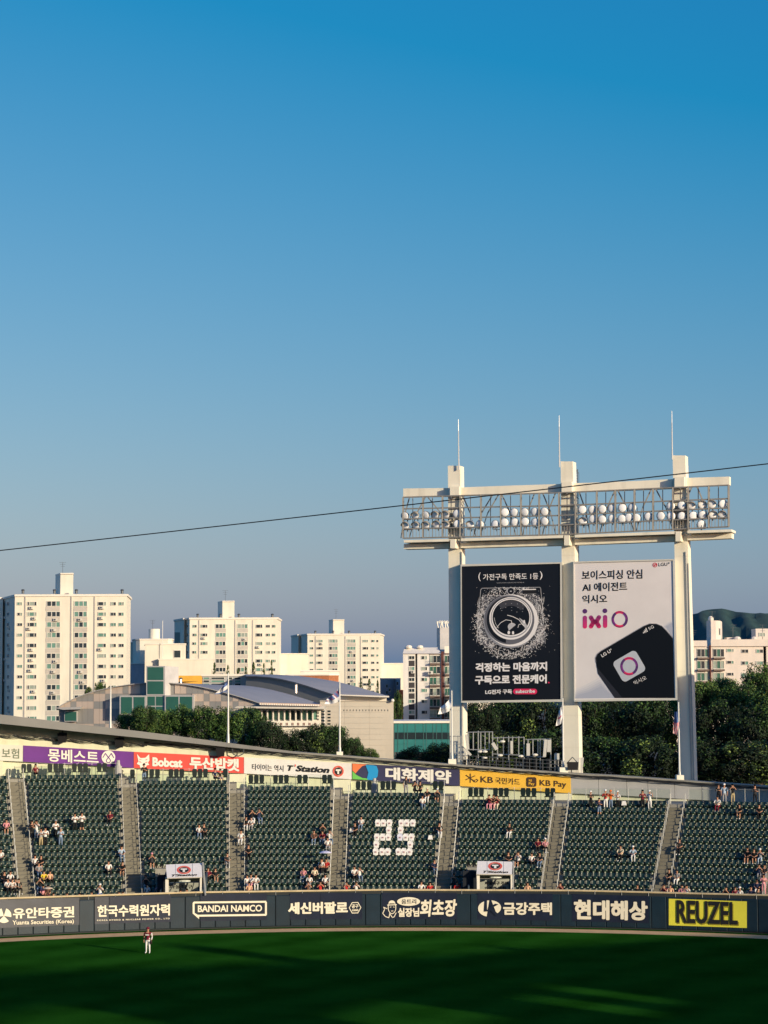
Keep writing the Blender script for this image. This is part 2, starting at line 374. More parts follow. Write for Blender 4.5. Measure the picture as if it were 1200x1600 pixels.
# ---- terrace of the outfield stand
RISE, TREAD, R0, Z0 = .53, .80, 94.6, 2.10
AISLE = [-118, 44, 210, 370, 526, 691, 855, 1028, 1201, 1375]
ATH = [px2b(p) for p in AISLE]
SEATTOP = [1205, 1211.5, 1219, 1226.5, 1236.5, 1244.5, 1254.5, 1256.5, 1260]
KMAX = []
for i in range(9):
    mid = (AISLE[i] + AISLE[i + 1]) / 2; best = None
    th = (ATH[i] + ATH[i + 1]) / 2
    for k in range(6, 22):
        p = bp(th, R0 + TREAD * k + .55, Z0 + RISE * k + .80); y = YH + F * (H - p.z) / p.y
        if best is None or abs(y - SEATTOP[i]) < best[0]: best = (abs(y - SEATTOP[i]), k)
    KMAX.append(best[1])
RW = 110.8                                # wall radius
AW = 1.30                                 # aisle width
def tz(k): return Z0 + RISE * k
for i in range(9):
    m = MB(); K = KMAX[i]; n = 14
    for j in range(n):
        a = ATH[i] + (ATH[i + 1] - ATH[i]) * j / n; b = ATH[i] + (ATH[i + 1] - ATH[i]) * (j + 1) / n
        for k in range(-4, K + 1):
            r = R0 + TREAD * k
            if min(fgap(bp(a, r)), fgap(bp(b, r))) < .28: continue
            m.add([bp(a, r, tz(k)), bp(b, r, tz(k)), bp(b, r + TREAD, tz(k)), bp(a, r + TREAD, tz(k))], [(0, 1, 2, 3)])
            m.add([bp(a, r, tz(k - 1)), bp(b, r, tz(k - 1)), bp(b, r, tz(k)), bp(a, r, tz(k))], [(0, 1, 2, 3)])
        r = R0 + TREAD * (K + 1); z = tz(K + 1)
        m.add([bp(a, r, tz(K)), bp(b, r, tz(K)), bp(b, r, z), bp(a, r, z)], [(0, 1, 2, 3)])
        m.add([bp(a, r, z), bp(b, r, z), bp(b, RW + .3, z), bp(a, RW + .3, z)], [(0, 1, 2, 3)])
    for t, s in ((ATH[i], 1), (ATH[i + 1], -1)):      # side walls closing the concourse step
        r = R0 + TREAD * (K + 1)
        m.add([bp(t, r, tz(K) - 6), bp(t, RW, tz(K) - 6), bp(t, RW, tz(K + 1)), bp(t, r, tz(K + 1))], [(0, 1, 2, 3)])
    struct(m.build('stand_terrace', CONC))

# ---- stairs with handrails
WHERE = ['furthest left stair of the stand, partly outside the view', 'stair below the grey and purple banners', 'stair below the join of the purple and red banners', 'stair below the join of the red and white banners',
         'stair below the round tyre shop emblem', 'stair below the end of the navy banner', 'stair below the end of the yellow banner', 'stair below the flagpole in front of the third tower column',
         'stair at the far right edge', 'stair beyond the right edge']
for i in range(1, 9):
    th = ATH[i]; K = min(KMAX[i - 1], KMAX[i]); base = bp(th, R0 - 1.5, 0)
    st = thing('stair_aisle', 'steep concrete ' + WHERE[i], 'stairs', base, 'concrete stairs between the seat blocks')
    c, s_ = cos(th), sin(th)
    def fr(x, y, z, c=c, s_=s_): return V((CB[0] + x * c + y * s_, CB[1] - x * s_ + y * c, z))
    k0 = -2
    for k in range(k0, K + 1):
        for h in (0, 1):
            r = R0 + TREAD * k + h * TREAD / 2; z = tz(k) + h * RISE / 2
            if min(fgap(fr(-AW / 2, r, z)), fgap(fr(AW / 2, r, z))) < .28: continue
            m = MB(); m.box(-AW / 2, AW / 2, r - .012, r + TREAD / 2 + .05, z - .28, z + .012, fr=fr); m.build('step', STAIR, st)
    for sd in (-1, 1):
        x = sd * (AW / 2 - .03)
        m = MB(); hr = R0 + TREAD * k0
        for k in range(k0, K + 2):
            r = R0 + TREAD * k + .1; z = tz(k)
            if fgap(fr(x, r, z)) < .3: continue
            m.tube(fr(x, r, z), fr(x, r, z + .88), .024, n=5)
            m.tube(fr(x, r + .36, z), fr(x, r + .36, z + .88), .02, n=5)
            m.tube(fr(x, r, z + .88), fr(x, r + .40, z + .92), .022, n=5)
            m.tube(fr(x, r, z + .45), fr(x, r + .36, z + .45), .018, n=5)
        m.build('handrail', STEEL, st)

# ---- wall behind the concourse, band for banners, ledge, canopy
BT = [(-120, 1158), (0, 1163), (36, 1164.5), (209, 1174.5), (381, 1183), (550, 1192.5), (718, 1201.5), (892, 1214), (960, 1217), (1100, 1226), (1200, 1233), (1350, 1243)]
BB = [(-120, 1183), (0, 1188.5), (36, 1190), (209, 1200), (381, 1208.5), (550, 1217.7), (718, 1228), (892, 1239.5), (960, 1242), (1100, 1250), (1200, 1256), (1350, 1265)]
WT = [(-120, 1120), (0, 1131), (240, 1152), (352, 1165), (470, 1177), (550, 1183), (718, 1196.5), (892, 1209.5), (960, 1213), (1100, 1223), (1200, 1230), (1350, 1241)]
def wallstrip(m, pxs, top, bot, r, thick=.35, mi=0, dz=0.0):
    A = []
    for px in pxs:
        t = arc(px, top(px), CB, r); t2 = V((t.x, t.y, 0)); d = V((t.x - CB[0], t.y - CB[1], 0)).normalized()
        zb = bot(px) if bot.__name__ == 'zb' else arc(px, bot(px), CB, r).z
        A.append((V((t.x, t.y, t.z)), V((t.x, t.y, zb)), d * thick))
    for (a, b, d), (e, f, g) in zip(A, A[1:]):
        m.add([a, b, f, e], [(0, 1, 2, 3)], mi); m.add([a + d, a, e, e + g], [(0, 1, 2, 3)], mi)
        m.add([b, b + d, f + g, f], [(0, 1, 2, 3)], mi); m.add([b + d, a + d, e + g, f + g], [(0, 1, 2, 3)], mi)
    for (a, b, d), rev in ((A[0], 0), (A[-1], 1)): m.add([a, b, b + d, a + d], [(0, 1, 2, 3)], mi)
def zb(px): return 4.0
xs = [-120 + 20 * i for i in range(74)]
stand_wall = thing('stand_wall', 'long curved cream wall carrying the advertising banners behind the top seats', 'wall', bp(0, RW, 0)); stand_wall['kind'] = 'structure'
m = MB(); wallstrip(m, xs, lambda p: interp(BB, p) - 3, zb, RW, .4); m.build('lower_wall', WALLC, stand_wall)
m = MB(); wallstrip(m, [x for x in xs if x <= 892] + [892], lambda p: interp(WT, p), lambda p: interp(BB, p) + .3, RW - .35, .75); m.build('banner_band', WALLC, stand_wall)
# grey plain band built from cast panels
gx = [892, 935, 979, 1012, 1054, 1096, 1142, 1185, 1230, 1275, 1320]
for a, b in zip(gx, gx[1:]):
    m = MB(); q = [a + .25, (a + b) / 2, b - .25]; wallstrip(m, q, lambda p: interp(WT, p), lambda p: interp(BB, p) + .3, RW - .36, .75); m.build('wall_panel', GREYW, stand_wall)
m = MB(); wallstrip(m, [x for x in range(460, 1345, 20)], lambda p: interp(WT, p) - 1.6, lambda p: interp(WT, p) + 1.2, RW - .6, 1.3); m.build('ledge', CONC, stand_wall)
# pilasters at the head of the stairs
for px in (-10, 196, 372, 535, 706, 880, 1060, 1225):
    t = px2b(px, 1225, RW); m = MB(); c, s_ = cos(t), sin(t)
    def fr(x, y, z, c=c, s_=s_): return V((CB[0] + x * c + y * s_, CB[1] - x * s_ + y * c, z))
    zt = arc(px, interp(BB, px) + 1, CB, RW).z
    m.box(-.75, .75, RW - .33, RW + .1, 4, zt, fr=fr); m.build('pilaster', WALLC, stand_wall)
# back structure under the stand so nothing is hollow from the side
m = MB()
for i in range(24):
    a, b = R(-48 + 4 * i), R(-44 + 4 * i); m.add([bp(a, 114, 0), bp(b, 114, 0), bp(b, 114, 9), bp(a, 114, 9)], [(0, 1, 2, 3)])
    m.add([bp(a, RW, 9), bp(b, RW, 9), bp(b, 114, 9), bp(a, 114, 9)], [(0, 1, 2, 3)])
struct(m.build('stand_rear_wall', CONC))

CT = [(-140, 1103), (0, 1116), (120, 1131), (240, 1145), (352, 1160), (470, 1175.5)]
CBt = [(-140, 1118), (0, 1130.5), (120, 1143), (240, 1155), (352, 1167), (470, 1178.5)]
def crad(px): return 107.2 + (px + 0) / 470 * 3.0 if px > 0 else 107.2
can = thing('canopy', 'grey curved canopy roof over the left end of the outfield concourse', 'canopy', bp(-.3, 109, 0))
m, u = MB(), MB(); prev = None
for px in [-140, -100, -60, -20, 20, 60, 100, 140, 180, 220, 260, 300, 340, 380, 420, 450, 470]:
    r = crad(px); t = arc(px, interp(CT, px), CB, r); b = arc(px, interp(CBt, px), CB, r); th = atan2(t.x - CB[0], t.y - CB[1])
    b = V((t.x, t.y, b.z)); tb = bp(th, 113.5, t.z - .25); wz = arc(px, interp(CBt, px), CB, RW).z
    bb = bp(th, RW - .7, b.z + .12); b2 = bp(th, 113.5, b.z + .1)
    cur = (t, b, tb, b2)
    if prev:
        m.add([prev[0], prev[1], b, t], [(0, 1, 2, 3)]); m.add([prev[2], prev[0], t, tb], [(0, 1, 2, 3)]); m.add([prev[3], prev[2], tb, b2], [(0, 1, 2, 3)])
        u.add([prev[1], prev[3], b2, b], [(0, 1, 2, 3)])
    prev = cur
m.add(list(prev), [(0, 1, 3, 2)])
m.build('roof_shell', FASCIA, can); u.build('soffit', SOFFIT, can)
def near_wall(px, py, off=.2): return arc(px, py, CB, RW - .35 - off)
# cable bundles hanging below the canopy and along the ledge
for (x0, x1, d0, d1, sag, lab) in ((0, 230, 17, 12, 2.2, 'bundle of dark cables sagging under the canopy above the purple banner'), (225, 470, 9, 2.4, 1.6, 'bundle of dark cables sagging under the canopy above the red banner'),
                                (470, 715, 4.2, 2.2, 1.1, 'cables lying along the ledge above the navy banner'), (715, 900, 2.4, 2.0, 1.0, 'cables lying along the ledge above the yellow banner'), (900, 1230, 2.2, 1.4, 1.3, 'black cables along the top of the plain grey wall')):
    m = MB()
    for j in range(5 if x0 < 470 else 4):
        n = 26; ph = rnd.random() * 6
        m.path([near_wall(x0 + (x1 - x0) * i / n, interp(WT, x0 + (x1 - x0) * i / n) + d0 + (d1 - d0) * i / n + (j - 2) * .9 + abs(sin(i * pi / 4.3 + ph)) * sag, .25 + .03 * j) for i in range(n + 1)], .022 + .012 * (j % 2), n=4)
    tag(m.build('cable_bundle', BLACK), lab, 'cables', 'cables along the top of the wall')
for px, lab in ((98, 'purple banner'), (187, 'join of the purple and red banners'), (345, 'right end of the red banner')):
    p = near_wall(px, interp(WT, px) + (13 if px < 300 else 10), .5); sp = thing('loudspeaker', 'black loudspeaker hanging under the canopy over the ' + lab, 'speaker', p, 'loudspeakers under the canopy')
    m = MB(); m.hexa([p + V(q) for q in ((-.32, -.3, -.42), (.32, -.3, -.42), (.26, .3, -.36), (-.26, .3, -.36), (-.42, -.36, .36), (.42, -.36, .36), (.34, .3, .36), (-.34, .3, .36))]); m.build('cabinet', BLACK, sp)
    m = MB(); m.tube(p + V((0, 0, .36)), p + V((0, .1, .9)), .05); m.tube(p + V((-.35, 0, .4)), p + V((.35, 0, .4)), .04); m.build('bracket', DSTEEL, sp)
p = near_wall(372, 1176, .6); m = MB()
for s in (-1, 1): m.path([p + V((s * .5, 0, .35)), p + V((s * .45, 0, -.1)), p + V((0, 0, -.32))], .05)
tag(m.build('wall_bracket', DSTEEL), 'dark curved steel bracket hanging above the start of the white banner', 'bracket')

# ---- banners on the band (each its own thing with its print as parts)
WB = Arc(CB, RW - .35)
WD = M('white_banner', (.76, .74, .70), .6, .05, 1.5, bump=.15)
def banner(x0, x1, mat, label, pad=0):
    loc = WB.hit((x0 + x1) / 2, interp(BB, (x0 + x1) / 2), .05); t = thing('banner', label, 'banner', loc, 'advertising banners along the top wall')
    m = MB(); n = 14; q = [x0 + (x1 - x0) * i / n for i in range(n + 1)]
    rr = random.Random(x0); wv = [rr.uniform(.0, .8) for _ in q]
    wallstrip(m, q, lambda p: interp(BT, p) + .2, lambda p: interp(BB, p), RW - .40, .045); m.build('cloth', mat, t); return t
def bq(x0, x1, ft, fb):                   # text box on the banner, fractions of its height from the top
    f = lambda x, k: interp(BT, x) + (interp(BB, x) - interp(BT, x)) * k
    return (x0, f(x0, ft), f(x0, fb), x1, f(x1, ft), f(x1, fb))
WBo = .09
def bpt(x, k): return (x, interp(BT, x) + (interp(BB, x) - interp(BT, x)) * k)
GINK = M('grey_green_ink', (.16, .20, .14), .6, .04); INK = M('black_ink', (.015, .015, .018), .6, .04)
b = banner(-75, 35.6, M('pale_banner', (.66, .66, .58), .6, .05), 'pale banner with grey green Korean lettering left of the purple one')
text(WB, '보험', bq(3, 30, .22, .82), GINK, b, WBo, .008); text(WB, 'ㅡ', bq(-14, 0, .45, .52), GINK, b, WBo, .01)
b = banner(36.3, 208.6, M('purple_banner', (.145, .035, .26), .6, .08, .8, bump=.15), 'purple banner with white Korean lettering and a round droplet emblem')
text(WB, '몽베스트', bq(75, 154, .10, .90), WHITEP, b, WBo, .022)
cx, cy = 169.4, 1183.2
decal(WB, [circ(cx, cy, 10.7, 10.4)], WHITEP, b, WBo, 'emblem'); PU = MATS['purple_banner']
decal(WB, stroke([(cx - 8.5, cy + .5), (cx - 4.5, cy - 6), (cx + .2, cy + .5), (cx + 4.6, cy - 6), (cx + 8.6, cy + 1)], 1.2) + stroke([(cx + .2, cy), (cx - 3.4, cy + 5), (cx - 2, cy + 8), (cx + 2, cy + 8.2), (cx + 3.6, cy + 5), (cx + .2, cy)], 1.1), PU, b, WBo + .03, 'emblem')
RED = M('red_banner', (.72, .09, .07), .6, .07, .9, bump=.15)
b = banner(209.2, 380.8, RED, 'red banner with a cat head logo, English and Korean lettering')
cat = [(214, 1178), (219.5, 1184.5), (227, 1184), (233, 1178.5), (233.5, 1188), (231, 1192), (233.5, 1195), (229, 1196), (227.5, 1200.5), (224, 1198.6), (220, 1200.5), (218, 1195.5), (213.5, 1193.5), (216.3, 1190)]
decal(WB, [cat], WHITEP, b, WBo, 'cat_logo')
decal(WB, [[(217, 1189), (222, 1191.5), (218.5, 1191)], [(230.5, 1190), (226, 1191.8), (229.5, 1191.8)], [(222.5, 1194.5), (226, 1194.8), (224, 1197)], [(218, 1186), (222.5, 1187.5), (218.5, 1187)], [(230, 1186), (226, 1187.8), (230, 1187.3)]], RED, b, WBo + .03, 'cat_logo')
text(WB, 'Bobcat', bq(238, 285, .28, .84), WHITEP, b, WBo, .055); text(WB, '두산밥캣', bq(296, 374, .12, .90), WHITEP, b, WBo, .05)
b = banner(381.4, 549.4, WD, 'white banner for a tyre shop with slanted black lettering and a red ring emblem')
text(WB, '타이어는 역시', bq(394, 443, .37, .76), INK, b, WBo, .004)
TSRED = M('ring_red', (.75, .10, .06), .6, .05)
text(WB, "T", bq(449, 459, .34, .69), INK, b, WBo, .05, .25); text(WB, "'", bq(460.5, 462.5, .27, .42), TSRED, b, WBo, .05, .2); text(WB, 'Station', bq(462, 515, .31, .70), INK, b, WBo, .045, .25)
def tlogo(mp, cx, cy, rx, ry, par, off=WBo):
    decal(mp, ring(cx, cy, rx, ry, rx * .2, ry * .2), TSRED, par, off, 'ring_emblem'); decal(mp, ring(cx, cy, rx * .76, ry * .76, rx * .06, ry * .06), TSRED, par, off, 'ring_emblem')
    decal(mp, [circ(cx, cy, rx * .66, ry * .66)], INK, par, off, 'ring_emblem')
    decal(mp, [[(cx - rx * .45, cy - ry * .36), (cx + rx * .45, cy - ry * .36), (cx + rx * .45, cy - ry * .04), (cx - rx * .45, cy - ry * .04)], [(cx - rx * .16, cy - ry * .04), (cx + rx * .16, cy - ry * .04), (cx + rx * .16, cy + ry * .5), (cx - rx * .16, cy + ry * .5)]], WHITEP, par, off + .03, 'letter')
tlogo(WB, 528.5, 1205, 8.6, 8.6, b)
NB = M('navy_banner', (.045, .045, .105), .6, .07, .9, bump=.15)
b = banner(550, 717.6, NB, 'navy banner with orange, blue and green emblem and bold white Korean lettering')
decal(WB, [[bpt(550.6, .02), bpt(573, .04), (566, 1197), (560, 1203), bpt(555.5, .62), bpt(550.6, .44)]], M('orange_print', (.85, .22, .08), .6, .05), b, WBo, 'emblem')
decal(WB, [[bpt(571, .06), bpt(584, .06), (588.5, 1197), (591, 1204), (590, 1213), bpt(585, .97), bpt(573, .97), (575.5, 1207)]], M('blue_print', (.02, .30, .62), .6, .05), b, WBo, 'emblem')
decal(WB, [[bpt(550.6, .48), (557, 1211), (566, 1215.5), bpt(575, .9), bpt(575, .985), bpt(550.6, .98)]], M('green_print', (.16, .55, .10), .6, .05), b, WBo, 'emblem')
text(WB, '대화제약', bq(602, 705, .12, .90), WHITEP, b, WBo, .045)
YB = M('yellow_banner', (.85, .50, .06), .6, .06, .9, bump=.15); BR = M('brown_ink', (.07, .04, .025), .6, .04)
b = banner(718.6, 891.6, YB, 'yellow banner with dark star sign, Korean and English lettering')
decal(WB, stroke([(728, 1211), (742, 1221)], 1.3) + stroke([(727.5, 1218.5), (742.5, 1212)], 1.3) + stroke([(735, 1208.5), (735, 1223)], 1.3) + stroke([(735.5, 1216), (741, 1221.5), (744, 1222), (747, 1219.5), (745, 1217.6), (741.3, 1219.5)], 1.1), BR, b, WBo, 'star_sign')
text(WB, 'KB', bq(751, 770.5, .34, .70), BR, b, WBo, .012); text(WB, '국민카드', bq(774, 812.5, .33, .72), BR, b, WBo, .008)
decal(WB, [rrect(822.6, 1214.3, 838.2, 1229.3, 3)], BR, b, WBo, 'app_badge')
text(WB, 'KB', (826.2, 1217.6, 1221, 831, 1217.8, 1221.2), YB, b, WBo + .03, .02); text(WB, 'Pay', (826, 1222, 1227.8, 835, 1222.4, 1228.2), YB, b, WBo + .03, .02)
text(WB, 'KB Pay', bq(843.5, 885, .30, .76), BR, b, WBo, .012)

# ---- outfield fence: pads, dark net strip, rail, advertisements
fence = thing('outfield_fence', 'padded dark blue outfield fence with advertisements and a yellowish top rail', 'fence', V((0, CF[1] + RF, 0)))
FA = Arc(CF, RF)
def fpt(th, r, z): return V((CF[0] + r * sin(th), CF[1] + r * cos(th), z))
t0 = px2f(3.5 - 24 * 5); dth = (px2f(1160) - px2f(3.5)) / 49.0; NP = 62
for i in range(NP):
    a, b2 = t0 + dth * i, t0 + dth * (i + 1); m = MB(); e = .018 / RF
    za, zc = ftop(a) - .30, ftop(b2) - .30
    f = [fpt(a + e, RF, .10), fpt(b2 - e, RF, .10), fpt(b2 - e, RF, zc), fpt(a + e, RF, za)]
    fi = [fpt(a + 3 * e, RF - .05, .14), fpt(b2 - 3 * e, RF - .05, .14), fpt(b2 - 3 * e, RF - .05, zc - .05), fpt(a + 3 * e, RF - .05, za - .05)]
    m.add(f + fi, [(4, 5, 6, 7), (0, 1, 5, 4), (1, 2, 6, 5), (2, 3, 7, 6), (3, 0, 4, 7)])
    m.build('pad', PAD, fence)
m, k2, g2 = MB(), MB(), MB(); N = 70
for i in range(N):
    a = t0 + dth * NP * i / N; b2 = t0 + dth * NP * (i + 1) / N; za, zc = ftop(a), ftop(b2)
    m.hexa([fpt(a, RF + .02, 0), fpt(b2, RF + .02, 0), fpt(b2, RF + .25, 0), fpt(a, RF + .25, 0), fpt(a, RF + .02, za - .06), fpt(b2, RF + .02, zc - .06), fpt(b2, RF + .25, zc - .06), fpt(a, RF + .25, za - .06)])
    k2.tube(fpt(a, RF + .05, za), fpt(b2, RF + .05, zc), .075, n=6, cap=False)
    if i % 2 == 0: g2.tube(fpt(a, RF - .01, za - .3), fpt(a, RF - .01, za), .025, n=4)
m.build('backing_wall', M('fence_backing', (.03, .035, .035), .8), fence); k2.build('top_rail', RAILY, fence); g2.build('rail_bracket', STEEL, fence)
fo = .08
def fy(x, k):                              # k = 0 top of the pads, 1 ground
    t = px2f(x); p0 = fpt(t, RF, ftop(t) - .30); p1 = fpt(t, RF, .1)
    return YH + F * (H - (p0.z + (p1.z - p0.z) * k)) / p0.y
def fsheet(x0, x1, ft, fb, mat, off=.062, name='printed_sheet'):
    n = max(2, int((x1 - x0) / 8)); m = MB()
    for i in range(n):
        a = x0 + (x1 - x0) * i / n; b = x0 + (x1 - x0) * (i + 1) / n
        m.add([FA.hit(a, fy(a, fb), off), FA.hit(b, fy(b, fb), off), FA.hit(b, fy(b, ft), off), FA.hit(a, fy(a, ft), off)], [(0, 1, 2, 3)])
    return m.build(name, mat, fence)
GNAVY = M('weathered_navy_print', (.04, .046, .065), .42, .22, 1.0, bump=.25, spec=.5)  # paler navy for the left sheets, grazing sun sheen put into the ink
for x0, x1, mt in ((-40, 124, GNAVY), (148, 170, GNAVY), (171, 267, NAVY), (313, 417, NAVY), (453, 500, NAVY), (500.4, 566, NAVY), (597, 714, NAVY), (746, 863.5, NAVY), (894, 1014, NAVY)):
    fsheet(x0, x1, .06, .93, mt)
FW = M('cream_print', (.82, .76, .60), .6, .04, 2)
FL = lambda body, q, **kw: text(FA, body, q, FW, fence, fo + .02, **kw)
cy = 1431
for a in (90, 210, 330): decal(FA, [[(6, cy)] + circ(6, cy - .5, 11.8, 11.6, 10, a - 42, a + 42)], FW, fence, fo + .02, 'emblem')
FL('유안타증권', (20, 1419, 1435.5, 116, 1415.8, 1433.5), bold=.035); FL('Yuanta Securities (Korea)', (19.5, 1438.2, 1447, 115.5, 1436.2, 1444), bold=.02)
FL('한국수력원자력', (152, 1414.6, 1433, 265.5, 1412.2, 1430.5), bold=.035); FL('KOREA HYDRO & NUCLEAR POWER CO., LTD', (151.5, 1437, 1439.6, 265, 1434, 1436.6), bold=.03, space=1.3)
decal(FA, [], FW, fence) if False else None
ox0, ox1, oy0, oy1, tk = 301, 417, 1407.5, 1431.5, 3
decal(FA, [[(ox0 + 2, oy0 + 1.2), (ox1 - 1, oy0), (ox1 - 1, oy0 + tk), (ox0 + 2, oy0 + tk + 1.2)], [(ox0 + 8, oy1 + .8 - tk), (ox1 - 1, oy1 - tk - .6), (ox1 - 1, oy1 - .6), (ox0 + 8, oy1 + .8)],
           [(ox0, oy0 + 3), (ox0 + tk, oy0 + 3), (ox0 + tk, oy1 - 4), (ox0, oy1 - 4)], [(ox1 - tk, oy0 + 1), (ox1, oy0 + 2), (ox1, oy1 - 2), (ox1 - tk, oy1 - 1)],
           [(ox0, oy1 - 4.2), (ox0 + tk, oy1 - 5), (ox0 + 10, oy1 - 1), (ox0 + 10, oy1 + 4.5)], [(ox0, oy0 + 3.2), (ox0 + 2.2, oy0 + 1.1), (ox0 + 4, oy0 + 3.5)]], FW, fence, fo + .02, 'speech_frame')
FL('BANDAI NAMCO', (309, 1414.6, 1425.3, 409.5, 1413.6, 1424.3), bold=.03)
FL('세신버팔로', (450, 1410, 1428.6, 543.5, 1408.6, 1427.5), bold=.05)
hx = [(545, 1418.5), (550, 1409.8), (559.5, 1409.4), (564.5, 1418), (559.5, 1427), (550, 1427.3)]; hi = [(554.8 + (x - 554.8) * .86, 1418.4 + (y - 1418.4) * .86) for x, y in hx]
decal(FA, [[hx[i], hx[(i + 1) % 6], hi[(i + 1) % 6], hi[i]] for i in range(6)], FW, fence, fo + .02, 'hexagon_badge'); FL('공구', (549.5, 1413.2, 1419.3, 560, 1413, 1419.1), bold=.04); FL('1000', (550, 1420.8, 1424, 560, 1420.6, 1423.8), bold=.05)
# figure with cap beside the lettering: drawn as an outline logo
decal(FA, ring(612.5, 1418, 6.6, 10.2, 1.2, 1.2, 20) + [circ(612.3, 1411.5, 5.2, 4.6, 12, 180, 360)] + stroke([(605, 1414.2), (620, 1413.6)], 1.4) + stroke([(605, 1420), (599.5, 1417.5), (601, 1421), (598, 1427), (602, 1432), (607.5, 1434), (609, 1428)], 1.2) + stroke([(608.5, 1427), (613, 1433.5), (616, 1432.5), (619, 1426)], 1.2) + stroke([(609, 1417.5), (611.5, 1417)], .9) + stroke([(614, 1417), (616.5, 1417.5)], .9) + stroke([(611, 1423.5), (614.5, 1423.3)], 1), FW, fence, fo + .02, 'cap_figure_logo')
decal(FA, [circ(638.5, 1408.6, 18, 6.8)], FW, fence, fo + .02, 'oval_badge'); text(FA, '움트리', (627.5, 1405, 1412.4, 650.5, 1404.9, 1412.3), NAVY, fence, fo + .05, bold=.01)
FL('실장님', (621.5, 1418.6, 1432.8, 655, 1418.3, 1432.4), bold=.045); FL('회초장', (656, 1406, 1432.5, 714, 1405, 1432), bold=.04, shear=.12)
decal(FA, [circ(765, 1419.6, 18, 12.8, 30, 105, 268), circ(766.4, 1418.2, 16.5, 11.4, 30, -85, 55)], FW, fence, fo + .02, 'oval_logo')
decal(FA, [[(757, 1408), (761, 1407), (761, 1421), (768, 1421), (764, 1424), (756, 1424.5)], [(779, 1413), (768, 1419), (780, 1429), (775, 1431), (762, 1419), (774, 1412)]], NAVY, fence, fo + .05, 'oval_logo')
FL('금강주택', (786, 1409.5, 1429.5, 862.5, 1410.2, 1429.8), bold=.045); FL('현대해상', (896.5, 1405.5, 1437, 1012, 1408, 1438.5), bold=.05)
YP = M('yellow_print', (.80, .74, .07), .5, .06, 1, bump=.1)
y0 = lambda x, k: 1404.2 + (x - 1045) / 122 * 4.3 + k * 41.5
m = MB(); n = 12
for i in range(n):
    a = 1045 + 122 * i / n; b = 1045 + 122 * (i + 1) / n
    m.add([FA.hit(a, y0(a, 1), .075), FA.hit(b, y0(b, 1), .075), FA.hit(b, y0(b, 0), .075), FA.hit(a, y0(a, 0), .075)], [(0, 1, 2, 3)])
m.build('yellow_sign', YP, fence)
tq = lambda x0, x1, a, b: (x0, y0(x0, a), y0(x0, b), x1, y0(x1, a), y0(x1, b))
text(FA, 'REUZEL', tq(1058.2, 1154.6, .10, .94), M('olive_print', (.30, .26, .03), .5, .04), fence, .10, .022)
text(FA, 'REUZEL', tq(1057, 1153, .04, .90), INK, fence, .125, .026)
text(FA, 'REUZEL', (0, 0, 1, 1, 0, 1), INK, fence) if False else None

# ================================================================== seats
def seat_parts():
    """seat facing -y, origin on the tread at the seat axis"""
    b = MB()                                        # curved backrest shell
    xs_ = [-.215, -.16, -.06, .06, .16, .215]; zs = [(.40, .0), (.52, .03), (.66, .075), (.78, .12), (.83, .145)]
    def pt(x, z, y, t): 
        w_ = 1.0 if z < .8 else .86
        if z < .45: w_ = .88
        return (x * w_, y - .10 * (x / .215) ** 2 + t + .10, z)
    g = [[pt(x, z, y, 0) for x in xs_] for z, y in zs]; h = [[pt(x, z, y, .035) for x in xs_] for z, y in zs]
    vs = [p for r in g for p in r] + [p for r in h for p in r]; nx, nz = 6, 5; o = nx * nz; fs = []
    for j in range(nz - 1):
        for i in range(nx - 1):
            a = j * nx + i; fs += [(a, a + 1, a + nx + 1, a + nx), (o + a + nx, o + a + nx + 1, o + a + 1, o + a)]
    edge = [i for i in range(nx)] + [j * nx + nx - 1 for j in range(1, nz)] + [(nz - 1) * nx + i for i in range(nx - 2, -1, -1)] + [j * nx for j in range(nz - 2, 0, -1)]
    for p, q in zip(edge, edge[1:] + edge[:1]): fs.append((q, p, o + p, o + q))
    b.add(vs, fs)
    s = MB()                                        # tipped-up seat pan, a shallow shell in front of the backrest foot
    zz = [(.26, .02), (.34, -.06), (.46, -.075), (.575, -.05)]; xx = [-.19, -.10, 0, .10, .19]
    g = [[(x * (1 if 0 < j < 3 else .8), y - .035 * (1 - (x / .19) ** 2), z) for x in xx] for j, (z, y) in enumerate(zz)]
    h = [[(x, y + .05 + .035 * (1 - (x / .19) ** 2), z) for x, y, z in r] for r in g]
    vs = [p for r in g for p in r] + [p for r in h for p in r]; fs = []; o = 20
    for j in range(3):
        for i in range(4):
            a = j * 5 + i; fs += [(a, a + 1, a + 6, a + 5), (o + a + 5, o + a + 6, o + a + 1, o + a)]
    edge = [0, 1, 2, 3, 4, 9, 14, 19, 18, 17, 16, 15, 10, 5]
    for p, q in zip(edge, edge[1:] + edge[:1]): fs.append((q, p, o + p, o + q))
    s.add(vs, fs)
    c = MB(); c.tube((.0, -.13, .19), (.0, -.13, .31), .045, .075, n=8); c.tube((.0, -.13, .305), (.0, -.13, .33), .088, .088, n=8)  # cup holder, enlarged so its pale rim reads as the seat's sun highlight
    c.tube((.11, -.03, .40), (.11, -.03, .45), .04, n=5)
    f = MB(); f.box(-.02, .02, .02, .12, .0, .42); f.box(-.235, -.215, -.02, .14, .30, .50)
    t = MB(); t.box(.20, .245, -.05, .0, .60, .65)
    return b, s, c, f, t
sb, ss, sc_, sf, stg = seat_parts()
me_b, me_s, me_c, me_f, me_t = sb.mesh('backrest', SEATG, smooth=True), ss.mesh('seat_pan', SEATG2, smooth=True), sc_.mesh('cup_holder', CUP, smooth=True), sf.mesh('seat_bracket', DSTEEL), stg.mesh('number_tag', TAGY)
PITCH = .467
JER = []                                             # jersey spots as photo pixels
